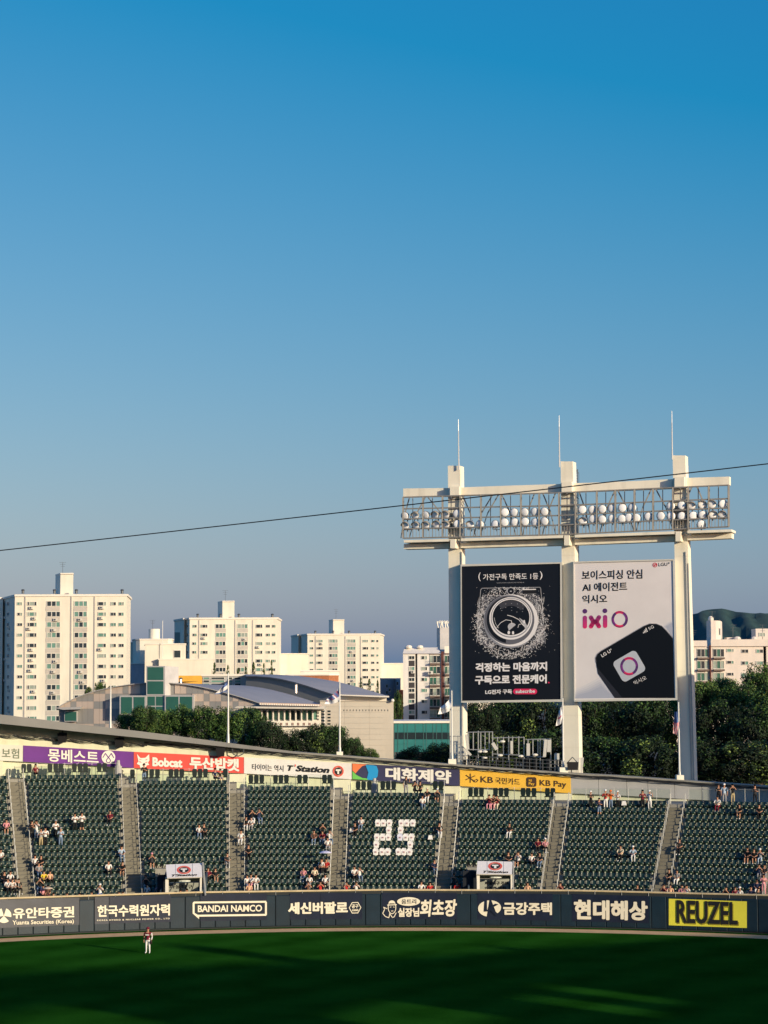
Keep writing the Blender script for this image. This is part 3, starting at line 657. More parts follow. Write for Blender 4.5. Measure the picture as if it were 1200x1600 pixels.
for x, y in [(590.5, 1288), (599, 1288), (608.5, 1288), (607.5, 1299), (589, 1310), (598, 1310), (607, 1310), (588, 1321), (587, 1332), (597, 1332), (606, 1332),
             (627, 1288), (635.5, 1288), (645, 1288), (626, 1299), (625, 1310), (634, 1310), (643, 1310), (641, 1321), (622.5, 1332), (631, 1332), (640, 1332)]: JER.append((x, y))
VOM = [(246, 320, 1352), (726, 805, 1347)]           # seat-free pockets around the two exits
def pixel(p):
    q = CM.transposed() @ (V(p) - CAM); return 600 + F * q.x / -q.z, 800 - F * q.y / -q.z
SEATS = []
for i in range(9):
    for k in range(-3, KMAX[i] + 1):
        r = R0 + TREAD * k + .52; half = (AW / 2 + .08) / r; a, b = ATH[i] + half, ATH[i + 1] - half
        n = int((b - a) * r / PITCH); e = ((b - a) - n * PITCH / r) / 2
        for j in range(n):
            th = a + e + (j + .5) * PITCH / r; p = bp(th, r, tz(k))
            if fgap(p) < .75: continue
            x, y = pixel(p + V((0, 0, .5)))
            if x < -60 or x > 1260: continue
            if any(x0 < x < x1 and y > y1 for x0, x1, y1 in VOM): continue
            if p.z + .9 < ftop(atan2(p.x - CF[0], p.y - CF[1])) - 1.5: continue
            SEATS.append((p, th, k, i, x, y))
vis = [s for s in SEATS if 0 <= s[4] <= 1200]
vis.sort(key=lambda s: fgap(s[0])); near = set(id(s) for s in vis[:300])
sb_all = MB(); rest = [s for s in SEATS if id(s) not in near]
def xf(vs, p, th, sc=1.0):
    c, s_ = cos(th), sin(th); return [(p.x + (x * c + y * s_) * sc, p.y + (-x * s_ + y * c) * sc, p.z + z * sc) for x, y, z in vs]
for p, th, k, i, x, y in rest:
    for q, mi in ((sb, 0), (ss, 1), (sc_, 2), (sf, 3), (stg, 4)):
        sb_all.add(xf(q.v, p, th), q.f, mi)
o = sb_all.build('stadium_seats_beyond_the_front_rows', [SEATG, SEATG2, CUP, DSTEEL, TAGY], smooth=True, kind='stuff')
BLK = ['left of the first stair', 'below the purple banner', 'below the red banner', 'below the white banner', 'below the navy banner', 'below the yellow banner', 'just left of the flagpole stair', 'just right of the flagpole stair', 'at the right edge']
rank = {}
for i_ in range(9):
    for j_, k_ in enumerate(sorted({s[2] for s in vis[:300] if s[3] == i_})): rank[(i_, k_)] = j_
for s in vis[:300]:
    p, th = s[0], s[1]
    rn = rank[(s[3], s[2])]; l = f'dark green tip-up seat in the {["lowest", "second lowest", "third lowest", "fourth lowest", "fifth lowest"][min(4, rn)]} row {BLK[s[3]]}'
    t = thing('stadium_seat', l, 'seat', p, l.replace('dark green tip-up seat', 'tip-up seats'), rot=-th)
    for nm, me in (('backrest', me_b), ('seat_pan', me_s), ('cup_holder', me_c)):
        o = bpy.data.objects.new(nm, me); COL.objects.link(o); o.parent = t

# ---- jerseys draped over seats so that they read 25
def jersey_mesh():
    m = MB()
    def shell(pts, th=.03):
        n = len(pts); fr_ = pts; bk = [(x, y + .26, z) for x, y, z in pts]
        m.add(fr_ + bk, [tuple(range(n))] + [(j, (j + 1) % n, n + (j + 1) % n, n + j) for j in range(n)] + [tuple(n + j for j in reversed(range(n)))])
    shell([(-.20, -.075, .34), (0, -.09, .32), (.20, -.075, .34), (.215, -.06, .60), (.20, .0, .80), (.10, .03, .90), (0, .04, .875), (-.10, .03, .90), (-.20, .0, .80), (-.215, -.06, .60)])
    shell([(-.21, -.02, .80), (-.255, -.03, .62), (-.22, -.04, .56), (-.19, -.03, .72)]); shell([(.19, -.03, .72), (.22, -.04, .56), (.255, -.03, .62), (.21, -.02, .80)])
    return m.mesh('cloth', [CLOTH['white']])
JM = jersey_mesh(); JM2 = JM.copy(); JM2.materials.clear(); JM2.materials.append(M('cool_white_cloth', (.66, .68, .78), .85, .05, 5))
def num_mesh():
    vs, fs = glyphs('25', .03); m = MB(); m.add([(-.085 + .17 * u, -.10 - l, .52 + .13 * v) for u, v, l in vs], fs); return m.mesh('number', M('dull_red_number', (.42, .16, .17), .7, .05))
NM = num_mesh()
lab2 = {0: 'top bar', 1: 'upper stroke', 2: 'middle bar', 3: 'lower stroke', 4: 'bottom bar'}
pos3 = ['first', 'second', 'third']; cnt = {}
JSEAT = []
for j, (x, y) in enumerate(JER):
    kk = min(range(0, 14), key=lambda k: abs(pixel(bp(px2b(x, 1310, R0 + TREAD * k), R0 + TREAD * k + .5, tz(k) + .55))[1] - 1310)) + round((1310 - y) / 11)
    r_ = R0 + TREAD * kk + .50; t_ = px2b(x, y, r_); s = (bp(t_, r_, tz(kk)), t_)
    row = {1288: 0, 1299: 1, 1310: 2, 1321: 3, 1332: 4}[y]; dg = 'two' if x < 615 else 'five'
    c = cnt.get((dg, row), 0); cnt[(dg, row)] = c + 1
    l = f'white jersey on a seat, {"only one" if row in (1, 3) else pos3[c] + " from the left"} in the {lab2[row]} of digit {dg}'
    t = thing('jersey', l, 'jersey', s[0], 'white jerseys draped over seats forming the number 25', rot=-s[1]); JSEAT.append((s[0].x, s[0].z))
    for nm, me in (('cloth', JM2 if (x, y) == (625, 1310) else JM), ('number', NM)):
        o = bpy.data.objects.new(nm, me); COL.objects.link(o); o.parent = t
    t.location.z += .01; t.location.y -= .02

# ---- concourse: glass balustrades and counter chairs
SECN = ['left of the first full stair', 'under the purple banner', 'under the red banner', 'under the white tyre banner', 'under the navy banner', 'under the yellow banner', 'under the grey wall left of the flagpole', 'under the grey wall right of the flagpole', 'at the right edge']
for i in range(1, 8):
    K = KMAX[i]; r = R0 + TREAD * (K + 1) + 1.45; z = tz(K + 1); a, b = ATH[i] + (AW / 2 + .1) / r, ATH[i + 1] - (AW / 2 + .1) / r
    bl = thing('glass_balustrade', 'glass balustrade behind the top seats ' + SECN[i], 'balustrade', bp((a + b) / 2, r, z), 'glass balustrades along the concourse')
    n = 7
    for j in range(n):
        ta, tb = a + (b - a) * j / n + .03 / r, a + (b - a) * (j + 1) / n - .03 / r
        m = MB(); m.add([bp(ta, r, z + .25), bp(tb, r, z + .25), bp(tb, r, z + 1.15), bp(ta, r, z + 1.15)], [(0, 1, 2, 3)]); m.build('pane', GLASS, bl)
    m = MB()
    for j in range(n + 1):
        t = a + (b - a) * j / n; m.tube(bp(t, r, z), bp(t, r, z + 1.28), .022, n=5)
    m.tube(bp(a, r, z + 1.2), bp((a + b) / 2, r, z + 1.2), .018, n=4); m.tube(bp((a + b) / 2, r, z + 1.2), bp(b, r, z + 1.2), .018, n=4)
    m.build('posts_and_rail', STEEL, bl)
m = MB(); m.slab([V(q) for q in ((-.15, -.06, .56), (.15, -.06, .56), (.205, -.01, .80), (.205, .06, 1.12), (.15, .085, 1.24), (-.15, .085, 1.24), (-.205, .06, 1.12), (-.205, -.01, .80))], V((0, .05, 0))); CCB = m.mesh('backrest', M('counter_chair_shell', (.008, .016, .013), .5, .05))
m = MB(); m.box(-.22, .22, -.36, .02, .50, .57); CCS = m.mesh('seat_pan', MATS['counter_chair_shell'])
m = MB()
for x, y in ((-.18, -.32), (.18, -.32), (-.18, .02), (.18, .02)): m.tube((x, y, 0), (x, y, .5), .02, n=4)
CCL = m.mesh('legs', DSTEEL)
CH = [(37, 1), (45.5, 1), (78, 1), (87, 1), (95, 1), (116, 1), (125, 1), (133.5, 1), (155, 1), (163.5, 1), (207, 2), (228, 2), (237, 2), (246, 2), (267, 2), (275.5, 2), (284, 2), (304, 2), (312.5, 2), (321, 2), (352, 2), (392, 3), (400.5, 3), (409, 3),
      (430.5, 3), (439, 3), (447.5, 3), (468, 3), (477, 3), (507, 3), (515, 3), (559.5, 4), (568, 4), (577, 4), (598, 4), (606.5, 4), (615, 4), (680, 4), (689, 4), (735, 5), (743.5, 5), (752, 5), (774, 5), (782.5, 5), (791, 5), (817, 5), (825, 5), (834, 5), (855, 5), (863.5, 5)]
trio, last, ct = {}, {}, {}
for px, i in CH:
    if px - last.get(i, -99) > 12: trio[i] = trio.get(i, -1) + 1; ct[(i, trio[i])] = 0
    last[i] = px; pos = ct[(i, trio[i])]; ct[(i, trio[i])] += 1
    clab = f'{["first", "second", "third"][min(pos, 2)]} chair of the {["leftmost", "second", "third", "fourth", "fifth"][trio[i]]} high-backed cluster behind the glass {BLK[i]}'
    K = KMAX[i]; r = R0 + TREAD * (K + 1) + .60; z = tz(K + 1); p = bp(px2b(px, 1215, r), r, z); 
    t = thing('counter_chair', clab, 'chair', p, 'high-backed chairs behind the glass balustrade', rot=-px2b(px, 1215, r))
    for nm, me in (('backrest', CCB), ('seat_pan', CCS), ('legs', CCL)):
        o = bpy.data.objects.new(nm, me); COL.objects.link(o); o.parent = t
# grey bins / pillars on the concourse
for px, i, lab in ((184.5, 1, 'pale grey rounded water dispenser at the head of the stair under the purple banner'), (585, 4, 'pale grey rounded water dispenser standing under the navy banner')):
    K = KMAX[i]; r = R0 + TREAD * (K + 1) + 1.6; z = tz(K + 1); p = bp(px2b(px, 1210, r), r, z)
    d = thing('water_dispenser', lab, 'dispenser', p); m = MB(); m.tube(p, p + V((0, 0, .95)), .32, n=10); m.build('body', GREYW, d)
    m = MB(); m.tube(p + V((0, 0, .95)), p + V((0, 0, 1.15)), .24, .16, n=10); m.tube(p + V((0, 0, 1.15)), p + V((0, 0, 1.45)), .16, .14, n=10); m.build('bottle', GREYW, d)

# ---- the two stand exits with sign board roofs
SGN = M('sign_board', (.78, .75, .72), .5, .05, 1)
def exit_shelter(x0, x1, yt0, yt1, yb0, yb1, label, lit):
    D = arc((x0 + x1) / 2, 1393, CF, RF).y + .45
    P = lambda x, y, o=0: at(x, y, D - o)
    c = P((x0 + x1) / 2, 1400); t = thing('exit_shelter', label, 'shelter', V((c.x, c.y, 2.0)), 'stand exits roofed by sign boards')
    class Sl:                                        # the board leans: top edge further back than bottom edge
        def hit(s, px, py, off=0.0):
            k = (py - (yt0 + yt1) / 2) / ((yb0 + yb1) / 2 - (yt0 + yt1) / 2); return at(px, py, D + 1.1 - 1.5 * k - off)
    sl_ = Sl(); m = MB()
    f = [sl_.hit(x0, yt0), sl_.hit(x1, yt1), sl_.hit(x1 + (1 if x0 < 500 else -1), yb1), sl_.hit(x0 + (2 if x0 < 500 else -1.5), yb0)]
    m.slab(f, V((0, .06, -.08))); m.build('sign_board', SGN, t)
    for q in (.28, .75):
        m = MB(); xx = x0 + (x1 - x0) * q; m.path([sl_.hit(xx, yt0 + (yt1 - yt0) * q + .4, .02), sl_.hit(xx, yb0 + (yb1 - yb0) * q - .4, .02)], .012, n=4); m.build('board_joint', GREYW, t)
    cx = (x0 + x1) / 2 + .3; cy = yt0 + (yb0 - yt0) * .40; tlogo(sl_, cx, cy, 11, 6.4, t, .03)
    ins = (x1 - x0) * .16
    text(sl_, "T'Station", (x0 + ins, yb0 - 5.3, yb0 - 1.8, x1 - ins + 2, yb1 - 5.3, yb1 - 1.8), INK, t, .03, .045, .3)
    m = MB(); m.add([sl_.hit(x0 + 1, yb0), sl_.hit(x1 - 1, yb1), at(x1 - 3, yb1 + 7, D + 1.5), at(x0 + 4, yb0 + 7, D + 1.5)], [(0, 1, 2, 3)]); m.build('soffit', M('green_soffit', (.10, .13, .09), .7), t)
    LPm = M('warm_white_paint', None) if 'warm_white_paint' in MATS else CREAM
    for x, w_ in ((x0 + 1.5, 4.5), (x1 - 1.5, 2.6)):
        m = MB(); a = at(x - w_ / 2, 1400, D - .1); b = at(x + w_ / 2, 1400, D - .1); top = at(x, (yb0 + yb1) / 2, D).z
        m.box(a.x, b.x, a.y, a.y + .35, 1.2, top); m.build('side_post', LPm, t)
    # recess walls going back under the seats
    a, b = at(x0 - 7 if x0 < 500 else x0 - 12, 1400, D), at(x1, 1400, D); zt = at(x0, yt0, D + 1.1).z
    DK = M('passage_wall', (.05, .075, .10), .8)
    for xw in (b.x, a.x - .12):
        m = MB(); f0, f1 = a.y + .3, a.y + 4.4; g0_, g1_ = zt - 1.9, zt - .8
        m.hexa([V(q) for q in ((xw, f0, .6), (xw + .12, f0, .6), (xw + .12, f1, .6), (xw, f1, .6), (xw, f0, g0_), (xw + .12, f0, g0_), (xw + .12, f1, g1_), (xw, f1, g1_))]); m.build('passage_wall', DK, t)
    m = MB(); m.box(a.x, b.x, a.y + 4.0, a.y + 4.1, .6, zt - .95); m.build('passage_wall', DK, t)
    c0 = at(x0 - (15 if x0 < 500 else 22), 1400, D); m = MB(); m.box(c0.x, at(x0 - 1, 1400, D).x, a.y + .7, a.y + .8, .6, zt - .75); m.build('stairwell_wall', M('stairwell_dark', (.012, .016, .024), .8), t)  # near-black sheet standing in for the shade of the open stairwell
    m = MB(); g0, g1 = at(x0 + 4, 1400, D + 1.7), at(x1 - 5, 1400, D + 1.7); gz = at(x0, yb0 + 8, D + 1.7).z
    m.box(g0.x, g1.x, g0.y, g0.y + .08, .8, gz); m.build('notice_board', M('notice_panel', (.34, .36, .31), .6), t)
    G = Plane(x0 + 4, D + 1.7, x1 - 5, D + 1.7)
    if x0 > 500:
        text(G, '파울타구 주의', (x0 + 12, yb0 + 11.5, yb0 + 17.5, x1 - 7, yb0 + 11.5, yb0 + 17.5), INK, t, .03, .02); text(G, '안전한 관람', (x0 + 12, yb0 + 19.5, yb0 + 25, x1 - 10, yb0 + 19.5, yb0 + 25), INK, t, .03, .02)
    else:
        text(G, '파울타구', (x0 + 6, yb0 + 11, yb0 + 17, x0 + 42, yb0 + 11, yb0 + 17), INK, t, .03, .01)
        m = MB(); m.path([at(x0 + 6, 1393, D + .9), at(x0 + 16, 1376, D + .9)], .05); m.build('brace', DSTEEL, t)
    m = MB(); q = at((x0 + x1) / 2 + 1, yb0 + 5, D + .4); m.ball(q, (.5, .25, .10), 10, 5); m.build('lamp', M('lamp_cover', (.85, .9, .85), .3), t)
    m = MB(); m.path([at(x1 + 1.5, yt1 - 1, D + 1), at(x1 + (6 if x0 < 500 else .5), 1399, D - .4)], .06, n=5); m.path([at(x1 + 2.8, yt1 - 1, D + 1.4), at(x1 + 7.5, 1399, D + .2)], .03, n=5) if x0 < 500 else None; m.build('handrail', STEEL, t)
exit_shelter(259, 315, 1351, 1348.5, 1371.5, 1370, 'stand exit under a leaning white sign board, left of the stair below the red banner', 1)
exit_shelter(746, 801, 1345.3, 1346.3, 1365.5, 1366, 'stand exit under a leaning white sign board, below the yellow banner', 1)

# ================================================================== people
def body_template(pose):
    """facing -y, origin at the floor under the hips (standing) or at the seat axis (sitting)"""
    J, E_ = {}, []
    sit = pose.startswith('sit')
    hz = .50 if sit else .93; sh = hz + .50; hd = sh + .26
    lean = {'sit': -.02, 'sit_lean': -.16, 'sit_up': .0}.get(pose, 0)
    hy = -.16 if sit else 0
    J['pel'] = ((0, hy, hz), .135); J['waist'] = ((0, hy + lean * .4, hz + .20), .118); J['chest'] = ((0, hy + lean, sh - .10), .142); J['neck'] = ((0, hy + lean * 1.1, sh + .04), .055)
    J['chin'] = ((0, hy + lean * 1.15 - .015, sh + .11), .070); J['head'] = ((0, hy + lean * 1.15 - .01, hd - .04), .096)
    E_ += [('pel', 'waist', 1), ('waist', 'chest', 1), ('chest', 'neck', 0), ('neck', 'chin', 0), ('chin', 'head', 0)]
    arms = {'stand': (((.22, .0, -.02), (.27, .03, -.30), (.26, -.05, -.54)),) * 2, 'sit': (((.21, .0, -.03), (.26, -.02, -.28), (.13, -.24, -.36)),) * 2,
            'stand_hands': (((.21, .0, -.03), (.27, -.04, -.28), (.07, -.24, -.20)),) * 2, 'sit_lean': (((.21, .0, -.03), (.27, -.16, -.26), (.10, -.34, -.34)),) * 2,
            'stand_up': (((.21, .0, -.02), (.29, -.18, -.16), (.08, -.22, .10)),) * 2, 'sit_up': (((.21, .0, -.02), (.29, -.14, -.20), (.07, -.22, .06)),) * 2,
            'stand_mix': (((.21, .0, -.02), (.30, -.02, -.22), (.30, -.18, .06)), ((.22, .0, -.02), (.27, .03, -.30), (.24, -.08, -.54)))}[pose]
    hands = []
    for s, a in zip((1, -1), arms):
        n = 'R' if s > 0 else 'L'
        for q, rr, p in (('sh', .062, a[0]), ('el', .043, a[1]), ('wr', .030, a[2])): J[q + n] = ((p[0] * s, hy + lean + p[1], sh + p[2]), rr)
        d = (V(J['wr' + n][0]) - V(J['el' + n][0])).normalized(); hp = V(J['wr' + n][0]) + d * .075; J['ha' + n] = (tuple(hp), .038); hands.append((hp, d, s))
        E_ += [('chest', 'sh' + n, 1), ('sh' + n, 'el' + n, 1), ('el' + n, 'wr' + n, 0), ('wr' + n, 'ha' + n, 0)]
        if sit: kn, an, to = (.13, hy - .42, hz - .01), (.12, hy - .44, .09), (.13, hy - .60, .035)
        else: kn, an, to = (.11, -.02, .50), (.12, .02, .09), (.14, -.14, .035)
        J['hp' + n] = ((.095 * s, hy, hz - .03), .105); J['kn' + n] = ((kn[0] * s, kn[1], kn[2]), .068); J['an' + n] = ((an[0] * s, an[1], an[2]), .046); J['to' + n] = ((to[0] * s, to[1], to[2]), .040)
        E_ += [('pel', 'hp' + n, 2), ('hp' + n, 'kn' + n, 2), ('kn' + n, 'an' + n, 4), ('an' + n, 'to' + n, 3)]
    names = list(J); me = bpy.data.meshes.new('sk'); me.from_pydata([J[n][0] for n in names], [(names.index(a), names.index(b)) for a, b, _ in E_], [])
    o = bpy.data.objects.new('sk', me); COL.objects.link(o)
    sk = o.modifiers.new('s', 'SKIN'); sk.use_smooth_shade = True; su = o.modifiers.new('u', 'SUBSURF'); su.levels = su.render_levels = 1
    for i, n in enumerate(names):
        d = me.skin_vertices[0].data[i]; r = J[n][1]; d.radius = (r, r * (.78 if n in ('chest', 'waist', 'pel') else 1)); d.use_root = n == 'pel'
    bpy.context.view_layer.update()
    ev = o.evaluated_get(bpy.context.evaluated_depsgraph_get()); m2 = bpy.data.meshes.new_from_object(ev); m2.name = 'body'
    bpy.data.objects.remove(o)
    vs = [tuple(v.co) for v in m2.vertices]; fs = [tuple(p.vertices) for p in m2.polygons]; mi = []
    seg = [(V(J[a][0]), V(J[b][0]), r) for a, b, r in E_]
    for p in m2.polygons:
        c = p.center; best = None
        for a, b, r in seg:
            ab = b - a; t = max(0, min(1, (c - a).dot(ab) / ab.length_squared)); d = (c - a - ab * t).length
            if best is None or d < best[0]: best = (d, r, t)
        mi.append(best[1])
    mb = MB(); mb.v, mb.f, mb.m = vs, fs, mi
    for hp, d, s in hands:                            # five fingers, curled, unequal
        side = d.cross(V((0, 0, 1))); side = side.normalized() if side.length > .1 else V((1, 0, 0)); up = side.cross(d).normalized()
        for f in range(4):
            b0 = hp + side * (-.027 + .018 * f) + d * .025; ln = (.034, .042, .040, .030)[f]; k = b0 + d * ln - up * .006; mb.tube(b0, k, .0095, .0088, n=5); mb.tube(k, k + d * ln * .6 - up * ln * .5, .0088, .0065, n=5)
        b0 = hp + side * .035 * s; mb.tube(b0, b0 + side * .03 * s + d * .035, .011, .008, n=5)
    # nose, ears
    h = V(J['head'][0]); mb.tube(h + V((0, -.085, -.01)), h + V((0, -.118, -.03)), .008, .014, n=5)
    for s in (-1, 1): mb.ball(h + V((.095 * s, 0, -.02)), (.014, .02, .032), 6, 4)
    while len(mb.m) < len(mb.f): mb.m.append(0)
    eyes = len(mb.f)
    for s in (-1, 1): mb.ball(h + V((.034 * s, -.086, .008)), (.013, .008, .008), 6, 3, mi=5)
    mb.ball(h + V((0, -.082, -.058)), (.026, .008, .006), 6, 3, mi=6)
    res = mb.mesh('body', [SKIN, CLOTH['white'], CLOTH['black'], CLOTH['black'], CLOTH['black'], HAIRM, M('lip', (.35, .10, .08), .5, 0)], smooth=True)
    res['head'] = list(h); return res, h
POSE = {p: body_template(p) for p in ('stand', 'stand_hands', 'stand_up', 'stand_mix', 'sit', 'sit_lean', 'sit_up')}
def hair_mesh(long):
    m = MB(); vs = []; seg, rings = 12, 6
    for j in range(rings + 1):
        t = (pi * .60) * j / rings
        for i in range(seg):
            a = 2 * pi * i / seg; fx = cos(a); fy_ = sin(a); cut = 1 - .52 * max(0, -fy_) ** 1 * (1 if t > .9 else 0)
            tt = t * cut; vs.append((.112 * sin(tt) * fx, .118 * sin(tt) * fy_ + .012, .118 * cos(tt) + .012))
    m.add(vs, [(j * seg + i, (j + 1) * seg + i, (j + 1) * seg + (i + 1) % seg, j * seg + (i + 1) % seg) for j in range(rings) for i in range(seg)])
    if long: m.ball((0, .06, -.11), (.11, .06, .16), 10, 6)
    return m.mesh('hair', HAIRM, smooth=True)
HAIR, HAIRL = hair_mesh(False), hair_mesh(True)
def cap_mesh():
    m = MB(); seg, rings = 12, 4; vs = []
    for j in range(rings + 1):
        t = pi * .5 * j / rings
        for i in range(seg): a = 2 * pi * i / seg; vs.append((.118 * sin(t) * cos(a), .124 * sin(t) * sin(a) + .005, .11 * cos(t) + .035))
    m.add(vs, [(j * seg + i, (j + 1) * seg + i, (j + 1) * seg + (i + 1) % seg, j * seg + (i + 1) % seg) for j in range(rings) for i in range(seg)])
    m.add([(-.09, -.09, .03), (.09, -.09, .03), (.07, -.20, .012), (-.07, -.20, .012), (-.09, -.09, .045), (.09, -.09, .045), (.07, -.20, .025), (-.07, -.20, .025)], [(3, 2, 1, 0), (4, 5, 6, 7), (0, 1, 5, 4), (1, 2, 6, 5), (2, 3, 7, 6), (3, 0, 4, 7)])
    return m.mesh('cap', CLOTH['black'], smooth=True)
CAPM = cap_mesh()
def person(loc, th, pose, shirt, pants, head='hair', shorts=False, shoes='white', scale=1.0, label='', group=None):
    me, h = POSE[pose]; t = thing('person', label, 'person', loc, group, rot=-th); t.scale = (scale,) * 3
    o = bpy.data.objects.new('body', me); COL.objects.link(o); o.parent = t
    mats = {1: CLOTH[shirt], 2: CLOTH[pants], 3: CLOTH[shoes], 4: SKIN if shorts else CLOTH[pants]}
    for i, mt in mats.items(): o.material_slots[i].link = 'OBJECT'; o.material_slots[i].material = mt
    hm = bpy.data.objects.new('hair', HAIRL if head == 'long' else HAIR); COL.objects.link(hm); hm.parent = t; hm.location = h
    if head not in ('hair', 'long'):
        cm = bpy.data.objects.new('cap', CAPM); COL.objects.link(cm); cm.parent = t; cm.location = h; cm.material_slots[0].link = 'OBJECT'; cm.material_slots[0].material = CLOTH[head]
    return t
# photo x, photo y of the top of the head, pose, shirt, trousers, head, extra
PPL = '''54 1196 c sit maroon black long
10 1279 s sit pink black hair sh
2 1329 s sit white black hair
6 1357 s sit black black hair sh
16 1356 s sit_lean white black hair sh
11 1379 s sit white black hair
19 1377 s sit_lean white black hair
28 1374 s sit black black hair
23 1370 s sit_up grey black hair
50 1284 t stand_hands black black hair
57 1283 t stand_up white white hair
71 1289 t stand_hands white black hair
64 1294 t stand_hands grey khaki long
87 1281 t stand_hands white black grey
95 1290 t stand_hands light_blue denim grey
117 1266 t stand_hands white black hair
128 1268 t stand_hands white black black sh
55 1332 s sit white black hair
66 1333 s sit_lean black black hair sh
60 1353 s sit grey denim hair
67 1360 s sit_lean yellow black hair
77 1355 s sit peach black long
63 1367 s sit_up black denim long
66 1388 s sit pink black long
75 1389 s sit brown maroon hair
84 1393 s sit maroon pink hair
104 1390 s sit_up red red hair
125 1392 s sit red black hair
142 1393 s sit peach black hair
173 1262 s sit maroon black hair
188 1328 s sit_lean light_blue denim long
169 1349 s sit white black hair
193 1349 s sit_lean black black hair sh
157 1386 s sit_up white blue white
186 1389 s sit white black hair
193 1392 s sit pink black hair
225 1192 c stand_hands black denim black
237 1338 s sit_up charcoal black pink sh
228 1373 s sit_up black grey hair
231 1381 s sit white white hair
248 1381 s sit pink pink long
282 1381 v stand cream black hair
292 1383 v stand cream black long
335 1211 c sit navy black black
343 1210 c sit black white black sh
311 1284 s sit white denim hair
318 1287 s sit black black hair
336 1356 s sit_hands black khaki hair sh
326 1357 s sit maroon black long
354 1334 s sit_lean charcoal grey hair
393 1260 s sit_up black white long
404 1261 s sit_up navy denim hair
385 1278 s sit black white long
394 1277 s sit_lean white grey hair
377 1293 s sit white white hair
388 1322 s sit_lean black black hair
385 1369 s sit white denim hair
393 1368 s sit white pink hair
399 1368 s sit_lean white white hair
389 1380 s sit peach black hair
407 1386 s sit pink white hair
491 1292 s sit brown denim hair
504 1290 s sit_up black black hair
514 1296 s sit_up white denim hair
506 1301 s sit_lean maroon denim hair
512 1307 s sit white grey hair
503 1339 s sit white black hair
511 1343 s sit red black hair
502 1347 s sit black black hair
475 1354 s sit pink denim long
484 1360 s sit white grey hair
491 1357 s sit cream black hair
508 1371 s sit white black long
500 1377 s sit_up red black hair
424 1385 s sit peach black hair
442 1385 s sit_up maroon black hair
450 1385 s sit pink black hair
468 1384 s sit red black hair
481 1383 s sit_up brown black hair
488 1384 s sit pink denim hair
556 1281 s sit_lean black black hair
565 1279 s sit white denim hair
552 1355 s sit_lean white black hair
561 1359 s sit_up white denim hair
541 1383 s sit_up red white hair
548 1384 s sit maroon white hair
556 1382 s sit_up white pink hair
568 1385 s sit peach black hair
635 1215 c stand_mix charcoal grey long
648 1225 c sit_up black black black
658 1222 c sit black black black
659 1238 s sit white denim hair
668 1236 s sit_hands black white cream
684 1236 s sit_up charcoal black white sh
686 1291 s sit black white long
678 1343 s sit navy denim long
657 1381 s sit_lean white red black
672 1381 s sit red black hair
765 1243 s sit_up maroon pink hair
772 1243 s sit black pink long
777 1244 s sit_up maroon cream hair
797 1289 s sit black white hair
841 1314 s sit maroon black black
851 1313 s sit pink black white
793 1331 s sit_lean black black long sh
811 1332 s sit_up white black hair sh
830 1331 s sit_hands white black hair
845 1333 s sit_lean charcoal denim hair
710 1366 s sit_up charcoal black long
714 1382 s sit red black hair
724 1384 s sit_lean white white hair
825 1382 s sit peach black hair
835 1386 s sit pink black hair
867 1386 s sit brown black hair
877 1383 s sit_up maroon pink hair
923 1240 t stand_hands black black white
936 1242 t stand_hands navy denim hair sh
946 1240 t stand_hands red white white
954 1238 t stand_up orange denim orange
965 1240 t stand_hands white black white
1004 1241 t stand_hands maroon black long
1015 1241 t stand_mix white white white
972 1323 s sit_lean cream black hair
989 1323 s sit_lean light_blue white white
1124 1235 c stand_hands black black black
1133 1240 c stand light_blue grey white
1146 1237 c stand_up black khaki hair
1181 1236 c stand_hands charcoal black long
1123 1250 s sit_lean white maroon long
1158 1260 s sit_lean black black black sh
1186 1260 s sit_lean black black hair
1063 1315 s sit_hands charcoal black hair
1048 1359 s sit_lean black black hair
1059 1362 s sit_hands grey white black
1169 1327 s sit black black hair sh
1178 1330 s sit_lean black black black sh
1188 1328 s sit_up grey light_blue white
1186 1350 s sit_up navy grey hair
1195 1351 s sit charcoal grey hair
1183 1368 s sit navy white long
1193 1371 t stand_hands pink pink long
1174 1381 s sit navy pink long
1184 1386 s sit_lean charcoal light_blue hair
1136 1388 s sit_up black maroon hair
1141 1391 s sit peach black hair
1149 1390 s sit maroon black hair
1157 1384 s sit white white white
1039 1387 s sit_up maroon red hair
1048 1388 s sit peach black hair
1066 1389 s sit pink black hair
1074 1388 s sit_up white black hair
997 1379 s sit_hands black white hair'''
PPL = [l.split() for l in PPL.split('\n')]
rows_word = ['lowest', 'second', 'third', 'fourth', 'fifth', 'sixth', 'seventh', 'eighth', 'ninth', 'tenth', 'eleventh', 'twelfth', 'thirteenth', 'fourteenth', 'fifteenth', 'sixteenth', 'seventeenth', 'eighteenth']
SEC = ['in the block left of the first stair', 'in the block below the purple banner', 'in the block below the red banner', 'in the block below the white banner', 'in the jersey number block', 'in the block below the yellow banner', 'in the block left of the flagpole stair', 'in the block right of the flagpole stair']
LBL = {}; made = []
rp = random.Random(3)
